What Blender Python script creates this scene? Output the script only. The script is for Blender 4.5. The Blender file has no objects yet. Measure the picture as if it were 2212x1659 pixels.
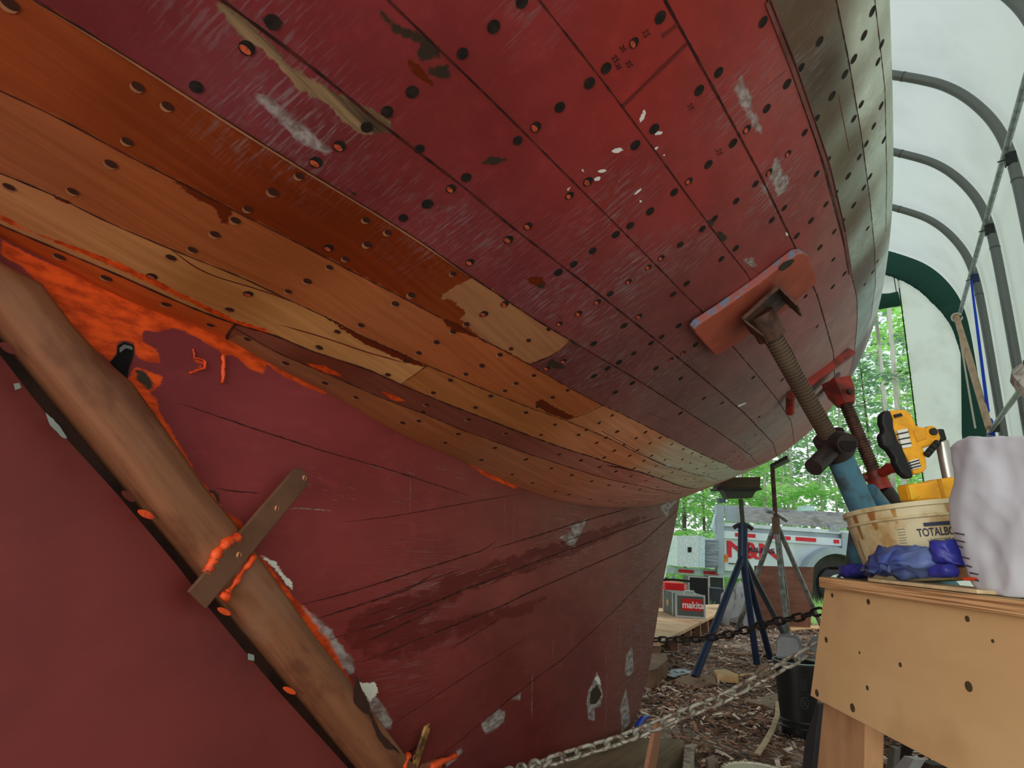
import bpy, bmesh, math, random
import numpy as np
from mathutils import Vector
from mathutils.bvhtree import BVHTree
random.seed(7); RS = np.random.RandomState(11)
SC = bpy.context.scene; COL = SC.collection
PI = math.pi
# ---------------------------------------------------------------- camera (surveyed from the photograph's vanishing points)
F, CX, CY = 1300., 1106., 829.5
def _cam(yaw, pitch, roll):
    y, p, r = map(math.radians, (yaw, pitch, roll))
    w = np.array([math.sin(y)*math.cos(p), math.cos(y)*math.cos(p), math.sin(p)])
    right = np.array([math.cos(y), -math.sin(y), 0.]); up = np.cross(right, w)
    return right*math.cos(r)+up*math.sin(r), -right*math.sin(r)+up*math.cos(r), w
CAM = np.array([0., 0., .83]); R_, U_, W_ = _cam(-32., 14.5, 3.7)
HF = np.array([math.sin(math.radians(-32.)), math.cos(math.radians(-32.)), 0.])
HR = np.array([HF[1], -HF[0], 0.])
UPV = np.array([0., 0., 1.])
def proj(P):
    d = np.asarray(P, float)-CAM; z = d@W_
    return np.stack([CX+F*(d@R_)/z, CY-F*(d@U_)/z, z], -1)
def ray(p):
    p = np.asarray(p, float)
    return W_+((p[..., 0:1]-CX)/F)*R_-((p[..., 1:2]-CY)/F)*U_
def onP(p, n, c):            # where the sight line of a surveyed point meets the plane n.x = c
    d = ray(p); n = np.asarray(n, float)
    return CAM+d*((c-CAM@n)/(d@n))[..., None]
def onX(p, v): return onP(p, (1, 0, 0), v)
def onY(p, v): return onP(p, (0, 1, 0), v)
def onZ(p, v): return onP(p, (0, 0, 1), v)
def onD(p, v): return onP(p, HF, v)
A = np.array
# ---------------------------------------------------------------- materials
def lin(c):
    c = np.asarray(c, float)/255.
    return np.where(c <= .04045, c/12.92, ((c+.055)/1.055)**2.4)
def s(r, g, b, k=1.):
    v = np.clip(lin((r, g, b))*k, 0, .95); return (float(v[0]), float(v[1]), float(v[2]), 1.)
def newmat(name):
    m = bpy.data.materials.new(name); m.use_nodes = True
    nt = m.node_tree; b = nt.nodes['Principled BSDF']; return m, nt, b
def N(nt, t, **kw):
    n = nt.nodes.new(t)
    for k, v in kw.items():
        if k in n.inputs.keys() if hasattr(n.inputs, 'keys') else False: n.inputs[k].default_value = v
        else: setattr(n, k, v)
    return n
def mixc(nt, fac, a, b, mode='MIX'):
    n = nt.nodes.new('ShaderNodeMix'); n.data_type = 'RGBA'; n.blend_type = mode
    for i, v in ((0, fac), (6, a), (7, b)):
        if isinstance(v, bpy.types.NodeSocket): nt.links.new(v, n.inputs[i])
        else: n.inputs[i].default_value = v
    return n.outputs[2]
def mth(nt, op, a, b=0., c=0., clamp=False):
    n = nt.nodes.new('ShaderNodeMath'); n.operation = op; n.use_clamp = clamp
    for i, v in enumerate((a, b, c)):
        if isinstance(v, bpy.types.NodeSocket): nt.links.new(v, n.inputs[i])
        else: n.inputs[i].default_value = v
    return n.outputs[0]
def ramp(nt, fac, lo, hi):
    n = nt.nodes.new('ShaderNodeMapRange'); n.clamp = True; n.interpolation_type = 'SMOOTHSTEP'
    nt.links.new(fac, n.inputs[0]); n.inputs[1].default_value = lo; n.inputs[2].default_value = hi
    return n.outputs[0]
def noise(nt, vec, scale, detail=4., rough=.55, sx=None):
    if sx is not None:
        mp = nt.nodes.new('ShaderNodeMapping'); mp.inputs['Scale'].default_value = sx
        nt.links.new(vec, mp.inputs[0]); vec = mp.outputs[0]
    n = nt.nodes.new('ShaderNodeTexNoise'); n.inputs['Scale'].default_value = scale
    n.inputs['Detail'].default_value = detail; n.inputs['Roughness'].default_value = rough
    nt.links.new(vec, n.inputs['Vector']); return n.outputs[0]
def bump(nt, b, h, strength=.2, dist=.01):
    n = nt.nodes.new('ShaderNodeBump'); n.inputs['Strength'].default_value = strength
    n.inputs['Distance'].default_value = dist
    nt.links.new(h, n.inputs['Height']); nt.links.new(n.outputs[0], b.inputs['Normal'])
_M = {}
def pm(name, col, rough=.6, metal=0., col2=None, scale=6., sx=(1, 1, 1), lo=.4, hi=.65, bs=.15, bd=.004, spec=.4, detail=5.):
    """painted / worn surface: two colours broken up by noise, with a fine bump"""
    if name in _M: return _M[name]
    m, nt, b = newmat(name)
    tc = nt.nodes.new('ShaderNodeTexCoord'); v = tc.outputs['Object']
    nz = noise(nt, v, scale, detail, .6, sx)
    f = ramp(nt, nz, lo, hi)
    c2 = col2 if col2 else tuple(x*.75 for x in col[:3])+(1.,)
    nt.links.new(mixc(nt, f, col, c2), b.inputs['Base Color'])
    b.inputs['Roughness'].default_value = rough; b.inputs['Metallic'].default_value = metal
    b.inputs['Specular IOR Level'].default_value = spec
    if bs: bump(nt, b, nz, bs, bd)
    _M[name] = m; return m
# ---------------------------------------------------------------- mesh helpers
def nrm(v):
    v = np.asarray(v, float); return v/(np.linalg.norm(v)+1e-12)
def frame(t, hint=None):
    t = nrm(t); h = A([0, 0, 1.]) if hint is None else nrm(hint)
    if abs(t@h) > .95: h = A([1., 0, 0]) if abs(t[0]) < .9 else A([0, 1., 0])
    a = nrm(np.cross(h, t)); return a, np.cross(t, a), t
class MB:
    def __init__(s_): s_.v = []; s_.f = []; s_.m = []
    def add(s_, V, Fc, mi=0):
        o = len(s_.v); s_.v += [tuple(map(float, x)) for x in V]
        s_.f += [tuple(int(i)+o for i in f) for f in Fc]
        s_.m += [mi]*len(Fc) if np.isscalar(mi) else list(mi); return s_
    def box(s_, c, h, ax=None, mi=0):
        ax = np.eye(3) if ax is None else np.asarray(ax, float); c = np.asarray(c, float)
        V = [c+sx*h[0]*ax[0]+sy*h[1]*ax[1]+sz*h[2]*ax[2] for sx in (-1, 1) for sy in (-1, 1) for sz in (-1, 1)]
        Fc = [(0, 1, 3, 2), (4, 6, 7, 5), (0, 4, 5, 1), (2, 3, 7, 6), (0, 2, 6, 4), (1, 5, 7, 3)]
        return s_.add(V, Fc, mi)
    def tube(s_, pts, r, seg=12, mi=0, caps=True, hint=None, closed=False):
        pts = [np.asarray(p, float) for p in pts]; n = len(pts)
        r = [r]*n if np.isscalar(r) else list(r); V = []; prev = None
        for i, p in enumerate(pts):
            if closed: t = pts[(i+1) % n]-pts[i-1]
            else: t = pts[min(i+1, n-1)]-pts[max(i-1, 0)]
            a, b, t = frame(t, hint if prev is None else None) if prev is None else (None, None, nrm(t))
            if prev is not None:
                a = nrm(prev-(prev@t)*t); b = np.cross(t, a)
            prev = a
            for k in range(seg):
                th = 2*PI*k/seg; V.append(p+r[i]*(math.cos(th)*a+math.sin(th)*b))
        Fc = []
        for i in range(n if closed else n-1):
            j = (i+1) % n
            for k in range(seg):
                k2 = (k+1) % seg; Fc.append((i*seg+k, i*seg+k2, j*seg+k2, j*seg+k))
        if caps and not closed: Fc += [tuple(range(seg))[::-1], tuple((n-1)*seg+k for k in range(seg))]
        return s_.add(V, Fc, mi)
    def lathe(s_, base, axis, prof, seg=24, mi=0, hint=None):     # prof: (height, radius)
        a, b, t = frame(axis, hint); base = np.asarray(base, float); V = []
        for h, r in prof:
            for k in range(seg):
                th = 2*PI*k/seg; V.append(base+t*h+max(r, 1e-4)*(math.cos(th)*a+math.sin(th)*b))
        Fc = [(i*seg+k, i*seg+(k+1) % seg, (i+1)*seg+(k+1) % seg, (i+1)*seg+k) for i in range(len(prof)-1) for k in range(seg)]
        Fc += [tuple(range(seg))[::-1], tuple((len(prof)-1)*seg+k for k in range(seg))]
        return s_.add(V, Fc, mi)
    def prism(s_, P, ext, mi=0):
        P = [np.asarray(p, float) for p in P]; n = len(P); e = np.asarray(ext, float)
        V = P+[p+e for p in P]
        Fc = [tuple(range(n)), tuple(range(n, 2*n))[::-1]]+[(i, i+n, (i+1) % n+n, (i+1) % n) for i in range(n)]
        return s_.add(V, Fc, mi)
    def grid(s_, G, mi=0, flip=False):
        G = np.asarray(G, float); a, b = G.shape[:2]
        Fc = [((i*b+j), (i*b+j+1), ((i+1)*b+j+1), ((i+1)*b+j)) for i in range(a-1) for j in range(b-1)]
        if flip: Fc = [f[::-1] for f in Fc]
        return s_.add(G.reshape(-1, 3), Fc, mi)
    def build(s_, name, mats, parent=None, smooth=False, bevel=0., origin=None, sub=0, fix=True, seg=2):
        me = bpy.data.meshes.new(name)
        if parent is not None: o3 = wloc(parent)
        elif origin is not None: o3 = np.asarray(origin, float)
        else:
            V = A(s_.v); o3 = A([V[:, 0].mean(), V[:, 1].mean(), V[:, 2].min()])
        me.from_pydata([tuple(A(v)-o3) for v in s_.v], [], s_.f)
        for m in (mats if isinstance(mats, (list, tuple)) else [mats]): me.materials.append(m)
        me.polygons.foreach_set('material_index', s_.m)
        me.polygons.foreach_set('use_smooth', [bool(smooth)]*len(s_.f))
        me.update()
        if fix and len(s_.f) < 60000:
            bm = bmesh.new(); bm.from_mesh(me); bmesh.ops.recalc_face_normals(bm, faces=bm.faces); bm.to_mesh(me); bm.free()
        if smooth and smooth != 'all': me.set_sharp_from_angle(angle=math.radians(40))
        o = bpy.data.objects.new(name, me); COL.objects.link(o)
        if parent is not None: o.parent = parent
        else: o.location = tuple(o3)
        if bevel:
            md = o.modifiers.new('bevel', 'BEVEL'); md.width = bevel; md.segments = seg; md.limit_method = 'ANGLE'; md.angle_limit = math.radians(35)
        if sub:
            md = o.modifiers.new('sub', 'SUBSURF'); md.levels = sub; md.render_levels = sub
        return o
_W = {}
def wloc(o):
    p = np.zeros(3)
    while o is not None: p = p+A(o.location); o = o.parent
    return p
def thing(name, label, cat, loc=(0, 0, 0), group=None):
    o = bpy.data.objects.new(name, None); o.empty_display_size = .1; COL.objects.link(o)
    o.location = tuple(float(x) for x in loc); return tag(o, label, cat, group)
def tag(o, label, cat, group=None, kind=None):
    o['label'] = label; o['category'] = cat
    if group: o['group'] = group
    if kind: o['kind'] = kind
    return o
def struct(o, label=None):
    o['kind'] = 'structure'
    if label: o['label'] = label
    return o
def dup(root, loc, label=None, group=None, rz=0., sc=1.):
    r = root.copy(); COL.objects.link(r); r.location = tuple(loc); r.rotation_euler = (0, 0, rz); r.scale = (sc, sc, sc)
    if label: r['label'] = label
    if group: r['group'] = group
    for ch in root.children:
        c = ch.copy(); COL.objects.link(c); c.parent = r
        for g in ch.children:
            d = g.copy(); COL.objects.link(d); d.parent = c
    return r
def txt(body, size, parent, name, mat, origin, xd, yd, ext=.0008, bold=False, squash=1., align='LEFT'):
    cu = bpy.data.curves.new(name, 'FONT'); cu.body = body; cu.size = size; cu.extrude = ext; cu.align_x = align
    if bold: cu.offset = size*.022
    to = bpy.data.objects.new(name, cu); COL.objects.link(to)
    dg = bpy.context.evaluated_depsgraph_get(); me = bpy.data.meshes.new_from_object(to.evaluated_get(dg))
    bpy.data.objects.remove(to)
    xd, yd = nrm(xd), nrm(yd); zd = np.cross(xd, yd); o3 = wloc(parent) if parent is not None else np.zeros(3)
    for v in me.vertices:
        c = A(v.co); v.co = tuple(np.asarray(origin, float)-o3+xd*c[0]*squash+yd*c[1]+zd*c[2])
    me.materials.clear(); me.materials.append(mat)
    o = bpy.data.objects.new(name, me); COL.objects.link(o)
    if parent is not None: o.parent = parent
    return o
def slab(px, D, th, plane='D'):
    f = {'D': onD, 'Y': onY, 'X': onX}[plane]; e = {'D': HF, 'Y': A([0, 1., 0]), 'X': A([-1., 0, 0])}[plane]
    return list(f(A(px, float), D)), e*th
# ================================================================= THE BOAT
XC = -.95; GZ = -.17
KY = A([-1., .5, 2., 3.5, 5., 6.2, 7.2])
B_ = A([.972, 1.012, 1.033, .945, .737, .509, .267])
ZB = A([1.808, 1.893, 1.995, 2.129, 2.262, 2.388, 2.516])
EX = A([1.536, 1.555, 1.564, 1.537, 1.433, 1.293, 1.143])
GPX = [(0, 512), (79, 551), (263, 643), (487, 732), (600, 795), (700, 845), (870, 940), (1000, 996), (1100, 1043), (1200, 1079), (1300, 1095), (1390, 1094), (1450, 1082), (1479, 1071)]
GP = onX(A(GPX, float), XC)
GY = np.concatenate([[-1.3], GP[:, 1], [4.2, 5.2, 6.2, 7.2]])
GV = np.concatenate([[1.45], GP[:, 2], [1.29, 1.52, 1.9, 2.45]])
_go = np.argsort(GY); GY = GY[_go]; GV = GV[_go]
def pchip(x, y, xi):
    d = np.gradient(y, x); i = np.clip(np.searchsorted(x, xi)-1, 0, len(x)-2)
    h = x[i+1]-x[i]; t = np.clip((xi-x[i])/h, 0, 1)
    return (2*t**3-3*t**2+1)*y[i]+(t**3-2*t**2+t)*h*d[i]+(-2*t**3+3*t**2)*y[i+1]+(t**3-t**2)*h*d[i+1]
def zg(Y): return pchip(GY, GV, Y)
def surf(Y, th):
    Y = np.asarray(Y, float); th = np.asarray(th, float)
    b = pchip(KY, B_, Y); zb = pchip(KY, ZB, Y)+GZ; aa = pchip(KY, EX, Y); g = zg(Y)
    t0 = np.clip(th, 0, PI/2)
    X = XC+b*np.sin(t0)**aa; Z = g+(zb-g)*(1-np.cos(t0)**aa)
    ov = np.maximum(th-PI/2, 0)
    return np.stack([X-ov**2*.25, Y+0*X, Z+ov*1.2], -1)
YS = np.concatenate([np.linspace(-1., -.1, 16)[:-1], np.linspace(-.1, 2.2, 380), np.linspace(2.2, 3.6, 150)[1:], np.linspace(3.6, 5.2, 110)[1:], np.linspace(5.2, 7.2, 26)[1:]])
TS = np.concatenate([np.linspace(.0, PI/2, 300)[:-1], np.linspace(PI/2, PI/2+.9, 26)])
NY, NT = len(YS), len(TS)
YG, TG = np.meshgrid(YS, TS, indexing='ij'); PG = surf(YG, TG)
# coarse tree for sight-line hits
_cy = np.linspace(-.6, 7.1, 240); _ct = np.linspace(0, PI/2+.5, 120)
_a, _b = np.meshgrid(_cy, _ct, indexing='ij'); _c = surf(_a, _b).reshape(-1, 3)
_f = [(i*120+j, i*120+j+1, (i+1)*120+j+1, (i+1)*120+j) for i in range(239) for j in range(119)]
BV = BVHTree.FromPolygons([tuple(p) for p in _c], _f)
def hit(pts):
    """surveyed points -> (Y, theta) on the hull skin"""
    out = []
    for q in pts:
        q = A(q, float); best = None
        for dx, dy in ((0, 0), (-3, 0), (-6, -2), (-10, -4), (-16, -6), (-26, -10), (-40, -16), (0, -10), (20, 10), (40, 20), (-60, -30)):
            d = ray(q+A([dx, dy])); h = BV.ray_cast(Vector(CAM), Vector(nrm(d)))
            if h[2] is not None:
                i, j = divmod(h[2], 119); best = A([_cy[i], _ct[j]]); break
        if best is None: out.append((np.nan, np.nan)); continue
        y, t = best
        for _ in range(8):
            e = q-proj(surf(y, t))[:2]
            J = np.stack([(proj(surf(y+1e-4, t))[:2]-proj(surf(y, t))[:2])/1e-4, (proj(surf(y, t+1e-4))[:2]-proj(surf(y, t))[:2])/1e-4], 1)
            try: st = np.linalg.solve(J, e)
            except Exception: break
            st = np.clip(st, -.15, .15)
            if np.abs(st).max() < 1e-5: break
            y = np.clip(y+st[0], -.9, 7.1); t = np.clip(t+st[1], 0.0, PI/2+.8)
        if np.hypot(*(q-proj(surf(y, t))[:2])) > 12: y, t = best
        out.append((y, t))
    return A(out)
def dens(p, step=45.):
    p = A(p, float); o = [p[0]]
    for a, b in zip(p[:-1], p[1:]):
        n = max(1, int(np.hypot(*(b-a))//step)); o += [a+(b-a)*(k+1)/n for k in range(n)]
    return A(o)
def hnorm(y, t):
    e = 1e-3; t = np.maximum(t, .02)
    n = np.cross(surf(y+e, t)-surf(y-e, t), surf(y, t+e)-surf(y, t-e))
    n = n/np.linalg.norm(n, axis=-1, keepdims=True)
    return np.where((n*(surf(y, t)-A([XC, 0, 2.2])*A([1, 0, 1])-A([0, 1, 0])*np.asarray(y)[..., None])).sum(-1, keepdims=True) < 0, -n, n)
SEAM = {
 1: [(0, 514), (79, 553), (263, 645), (482, 731), (508, 709), (530, 722), (600, 762), (679, 795), (821, 858), (916, 893), (1000, 929), (1081, 958), (1141, 980), (1201, 999), (1244, 1013), (1285, 1026), (1325, 1037), (1393, 1051), (1434, 1060), (1472, 1067)],
 2: [(0, 485), (127, 539), (263, 596), (402, 659), (506, 700), (600, 725), (663, 754), (796, 798), (866, 830), (948, 865), (1000, 885), (1146, 942), (1222, 969), (1271, 984), (1325, 1002), (1380, 1018), (1445, 1040), (1500, 1055)],
 3: [(0, 373), (120, 421), (222, 475), (364, 535), (538, 605), (600, 637), (704, 684), (790, 729), (923, 789), (1043, 839), (1136, 877), (1222, 908), (1312, 945), (1380, 980), (1439, 1006), (1502, 1024), (1566, 1036)],
 4: [(0, 195), (127, 253), (253, 323), (358, 377), (497, 449), (645, 525), (727, 569), (853, 633), (967, 694), (1059, 741), (1144, 787), (1233, 839), (1300, 874), (1339, 891), (1434, 939), (1507, 976), (1570, 1003), (1606, 1016)],
 5: [(76, 0), (190, 70), (316, 149), (506, 272), (700, 392), (796, 450), (916, 526), (1021, 599), (1157, 690), (1234, 735), (1295, 772), (1382, 823), (1476, 884), (1547, 929), (1593, 961), (1650, 1004)],
 6: [(481, 0), (570, 66), (700, 165), (779, 231), (852, 288), (937, 354), (1016, 415), (1099, 484), (1200, 563), (1301, 641), (1400, 720), (1489, 792), (1565, 855), (1604, 888), (1670, 956), (1680, 985)],
 7: [(839, 0), (921, 79), (1016, 171), (1143, 297), (1238, 392), (1341, 495), (1411, 566), (1477, 634), (1513, 669), (1588, 754), (1635, 808), (1684, 869), (1708, 909), (1714, 949), (1715, 966)],
 8: [(1165, 0), (1232, 85), (1300, 172), (1347, 234), (1427, 342), (1480, 415), (1522, 472), (1576, 545), (1611, 587), (1677, 702), (1713, 763), (1734, 808), (1760, 880)],
 9: [(1436, 0), (1487, 92), (1591, 282), (1642, 377), (1689, 475), (1730, 560), (1766, 640), (1800, 760), (1803, 830)],
 10: [(1658, 0), (1705, 139), (1750, 269), (1776, 350), (1812, 487), (1831, 560), (1851, 645), (1851, 700), (1844, 770), (1832, 815)],
 11: [(1806, 0), (1832, 127), (1860, 290), (1878, 425), (1889, 539), (1891, 612), (1880, 690)],
 12: [(1889, 0), (1911, 190), (1915, 380), (1913, 500)]}
SH = {k: hit(dens(v)) for k, v in SEAM.items()}
SFN = {}
for k, h in SH.items():
    o = np.argsort(h[:, 0]); y, t = h[o, 0], h[o, 1]; keep = np.concatenate([[True], np.diff(y) > .004]); SFN[k] = (y[keep], t[keep])
def seamth(k, Y): return np.interp(Y, *SFN[k])
PLK = np.zeros(YG.shape, int)
for k in range(1, 13): PLK[TG > seamth(k, YG)] = k
VP = PG.reshape(-1, 3); VY = YG.ravel(); VT = TG.ravel(); VK = PLK.ravel()
# ---- paint / wear zones measured as outlines on the surface: signed distance (metres) to a set of outlines
def inside(py, pt, qy, qt):
    r = np.zeros(qy.shape, bool); n = len(py)
    for i in range(n):
        j = (i+1) % n; c = (pt[i] > qt) != (pt[j] > qt)
        with np.errstate(all='ignore'):
            r ^= c & (qy < (py[j]-py[i])*(qt-pt[i])/(pt[j]-pt[i]+1e-15)+py[i])
    return r
def sdf(polys, P, U, V, tohit, cap=.06):
    out = np.full(len(P), -cap)
    for pl in polys:
        uv, q3 = tohit(dens(list(pl)+[pl[0]])[:-1])
        lo, hi = q3.min(0)-cap, q3.max(0)+cap
        idx = np.flatnonzero(((P >= lo) & (P <= hi)).all(1))
        if not len(idx): continue
        p = P[idx]; d = np.full(len(idx), 1e9); n = len(q3)
        for i in range(n):
            a = q3[i]; ab = q3[(i+1) % n]-a; L = ab@ab+1e-12
            t = np.clip(((p-a)@ab)/L, 0, 1); d = np.minimum(d, np.linalg.norm(p-a-t[:, None]*ab, axis=1))
        sg = np.where(inside(uv[:, 0], uv[:, 1], U[idx], V[idx]), d, -d)
        out[idx] = np.maximum(out[idx], np.clip(sg, -cap, cap))
    return out
def hullhit(p):
    h = hit(p); h = h[~np.isnan(h[:, 0])]; return h, surf(h[:, 0], h[:, 1])
H_STAIN = [[(358, 377), (380, 396), (410, 420), (443, 440), (462, 450), (470, 465), (478, 480), (492, 484), (497, 470), (505, 458), (497, 449)],
 [(704, 684), (790, 729), (923, 789), (916, 793), (885, 785), (840, 766), (790, 744), (746, 716), (708, 690)],
 [(989, 649), (1008, 652), (1043, 671), (1064, 690), (1052, 695), (1030, 684), (992, 668), (984, 657)],
 [(1133, 600), (1172, 597), (1183, 617), (1160, 622), (1145, 610)], [(120, 421), (152, 436), (150, 442), (110, 424)],
 [(955, 685), (992, 700), (1030, 725), (1068, 747), (1055, 742), (1010, 722), (985, 716), (962, 700)],
 [(1170, 862), (1200, 880), (1240, 900), (1222, 907), (1180, 890), (1155, 872)],
 [(1284, 1000), (1340, 1012), (1390, 1022), (1340, 1008)], [(880, 130), (915, 150), (950, 190), (925, 185), (890, 160)]]
H_TAN = [[(961, 632), (1021, 599), (1090, 645), (1157, 690), (1234, 736), (1208, 760), (1179, 774), (1144, 785), (1097, 760), (1068, 747), (1030, 725), (992, 686), (1008, 678), (986, 659), (980, 648), (954, 645)]]
H_ORG = [[(0, 463), (79, 504), (272, 573), (380, 627), (506, 690), (575, 712), (590, 722), (560, 718), (506, 701), (402, 648), (263, 583), (127, 526), (0, 475)],
 [(660, 785), (700, 790), (735, 808), (740, 815), (700, 806), (672, 795)], [(820, 843), (860, 858), (880, 868), (850, 866)]]
H_BARE = [[(470, 6), (492, 6), (538, 47), (585, 92), (632, 150), (700, 182), (760, 218), (790, 232), (842, 255), (846, 286), (780, 290), (754, 270), (700, 222), (650, 190), (620, 165), (590, 130), (560, 100), (520, 75), (490, 40)]]
H_DARK = [[(817, 22), (827, 21), (839, 38), (865, 57), (890, 66), (922, 79), (953, 108), (950, 120), (915, 133), (903, 120), (906, 95), (877, 79), (846, 70), (839, 51), (820, 35)],
 [(922, 149), (969, 140), (974, 165), (960, 174), (930, 165)], [(1038, 351), (1060, 338), (1098, 342), (1085, 352), (1060, 358)],
 [(1190, 775), (1215, 787), (1222, 797), (1200, 797), (1180, 788)], [(1545, 497), (1560, 500), (1573, 515), (1565, 522), (1555, 520)],
 [(1527, 478), (1550, 467), (1540, 487), (1534, 492)], [(568, 40), (605, 41), (615, 55), (590, 58), (570, 50)],
 [(815, 238), (846, 235), (848, 256), (838, 262)], [(890, 318), (912, 316), (918, 324), (900, 330)],
 [(1160, 612), (1180, 616), (1176, 624), (1156, 622)], [(1190, 665), (1230, 700), (1236, 708), (1215, 692)],
 [(1233, 737), (1262, 752), (1255, 753), (1235, 745)], [(735, 402), (780, 424), (770, 425)]]
H_WHITE = [[(1388, 237), (1395, 240), (1392, 255), (1381, 266), (1378, 264), (1385, 252)], [(1414, 285), (1432, 284), (1430, 289), (1413, 291)],
 [(1322, 326), (1330, 321), (1346, 320), (1344, 324), (1333, 331), (1324, 328)], [(1258, 363), (1263, 367), (1262, 371), (1257, 369)],
 [(1291, 368), (1311, 366), (1308, 372), (1293, 372)], [(1284, 384), (1299, 382), (1296, 389), (1283, 390)], [(1227, 404), (1232, 403), (1229, 413), (1226, 411)],
 [(1372, 418), (1383, 407), (1387, 409), (1376, 419), (1370, 422)], [(1414, 320), (1422, 315), (1419, 321), (1415, 326)], [(1460, 260), (1466, 256), (1463, 262)],
 [(1271, 321), (1275, 322), (1273, 326)], [(1381, 433), (1386, 434), (1384, 438)], [(1489, 383), (1499, 379), (1496, 382)], [(1435, 1001), (1449, 1005), (1450, 1009), (1438, 1007)],
 [(1697, 501), (1702, 503), (1703, 510), (1698, 507)], [(1593, 876), (1611, 869), (1611, 872), (1597, 879)], [(1432, 335), (1436, 334), (1435, 338)], [(1336, 393), (1340, 392), (1338, 396)],
 [(1428, 487), (1430, 492), (1427, 490)], [(1344, 468), (1347, 466), (1346, 470)], [(1354, 322), (1358, 320), (1357, 324)], [(1313, 485), (1316, 484), (1315, 488)]]
H_GREY = [[(1589, 190), (1600, 165), (1612, 190), (1626, 207), (1620, 232), (1608, 235), (1596, 215)], [(1612, 235), (1635, 245), (1648, 290), (1630, 280), (1618, 258)],
 [(1668, 360), (1675, 340), (1686, 355), (1692, 375), (1706, 385), (1700, 410), (1680, 425), (1672, 400), (1662, 380)],
 [(1640, 390), (1655, 405), (1665, 430), (1675, 455), (1668, 445), (1655, 420)], [(550, 205), (570, 205), (640, 260), (690, 300), (720, 330), (700, 330), (640, 300), (600, 260)],
 [(1606, 560), (1625, 556), (1635, 575), (1622, 580)], [(1420, 0), (1420, 1), (1421, 0)]]
layers = {'stain': H_STAIN, 'tan': H_TAN, 'orange': H_ORG, 'bare': H_BARE, 'dark': H_DARK, 'white': H_WHITE, 'grey': H_GREY}
HL = {k: sdf(v, VP, VY, VT, hullhit) for k, v in layers.items()}
# ---- base colour of each strake, sampled along it
GAIN = 3.2
DGAIN = 2.4
def blend(samples, P, e=.05):
    q = A([x[0] for x in samples], float); h = hit(q); c = A([lin(x[1]) for x in samples]); p3 = surf(h[:, 0], h[:, 1])
    w = np.zeros((len(P), 3)); ws = np.zeros(len(P))
    for p, cc in zip(p3, c):
        k = 1./(((P-p)**2).sum(1)+e*e)**1.5; w += k[:, None]*cc; ws += k
    return w/ws[:, None]
RED = [((300, 60), (85, 32, 34)), ((520, 200), (92, 44, 48)), ((700, 60), (98, 36, 38)), ((700, 300), (86, 36, 38)), ((900, 240), (100, 38, 36)), ((1150, 120), (108, 40, 38)), ((1050, 350), (98, 35, 34)),
 ((1400, 60), (116, 38, 32)), ((1380, 200), (112, 36, 32)), ((1600, 60), (112, 42, 38)), ((1650, 300), (118, 50, 45)), ((1250, 430), (104, 38, 35)), ((1500, 420), (108, 40, 36)), ((1000, 480), (88, 40, 42)),
 ((1200, 560), (92, 38, 38)), ((1400, 620), (90, 48, 46)), ((1150, 620), (82, 42, 44)), ((1700, 560), (108, 48, 44)), ((1330, 760), (84, 50, 48)), ((1450, 830), (80, 54, 50)), ((1600, 850), (84, 62, 58)), ((1750, 700), (98, 62, 58)),
 ((1650, 930), (88, 72, 66)), ((1500, 930), (78, 62, 57)), ((1790, 500), (104, 66, 58)), ((1700, 200), (112, 62, 56)), ((1820, 680), (98, 72, 66))]
STR = {0: [((300, 640), (128, 56, 22)), ((120, 570), (126, 52, 20)), ((470, 715), (130, 58, 22)), ((540, 745), (98, 62, 42)), ((900, 925), (108, 64, 38)), ((1100, 1010), (110, 72, 50)), ((1350, 1075), (112, 84, 70))],
 1: [((540, 725), (86, 48, 36)), ((700, 785), (74, 34, 22)), ((850, 850), (78, 40, 30)), ((1050, 925), (86, 46, 36)), ((1300, 1015), (102, 68, 56)), ((1440, 1050), (112, 86, 74))],
 2: [((100, 480), (128, 84, 54)), ((250, 545), (126, 86, 52)), ((450, 630), (124, 84, 46)), ((700, 740), (130, 92, 54)), ((850, 800), (134, 96, 60)), ((900, 835), (112, 68, 36)), ((1100, 900), (116, 72, 38)), ((1300, 970), (122, 82, 54)), ((1450, 1025), (140, 108, 88))],
 3: [((60, 330), (106, 58, 34)), ((300, 430), (106, 55, 28)), ((600, 560), (112, 60, 30)), ((800, 660), (114, 64, 36)), ((1000, 770), (112, 60, 32)), ((1200, 850), (112, 62, 32)), ((1260, 890), (118, 78, 48)), ((1350, 930), (126, 90, 64)), ((1480, 985), (148, 116, 96)), ((1560, 1020), (142, 112, 96))],
 4: [((60, 120), (98, 44, 20)), ((300, 230), (88, 36, 12)), ((600, 420), (80, 28, 6)), ((850, 550), (78, 26, 4)), ((1000, 650), (86, 36, 12))]}
H4R = [((1200, 800), (72, 34, 34)), ((1290, 830), (78, 42, 40)), ((1400, 900), (82, 58, 54)), ((1550, 980), (78, 64, 60))]
TOP = [((1740, 60), (84, 64, 48)), ((1790, 150), (62, 46, 34)), ((1790, 250), (84, 72, 56)), ((1830, 330), (92, 84, 64)), ((1838, 480), (96, 84, 68)), ((1850, 600), (90, 78, 68)), ((1870, 60), (140, 146, 136)), ((1880, 200), (146, 154, 144)), ((1900, 320), (138, 148, 138)),
 ((1875, 500), (150, 162, 154)), ((1910, 430), (134, 146, 138)), ((1890, 620), (150, 164, 160)), ((1870, 700), (150, 160, 160)), ((1840, 780), (120, 114, 112)), ((1790, 860), (118, 108, 106))]
colv = blend(RED, VP, .06)*A([.76, .68, .72])
for k, sm in STR.items():
    m = VK == k
    if m.any(): colv[m] = blend(sm, VP[m], .03)
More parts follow.
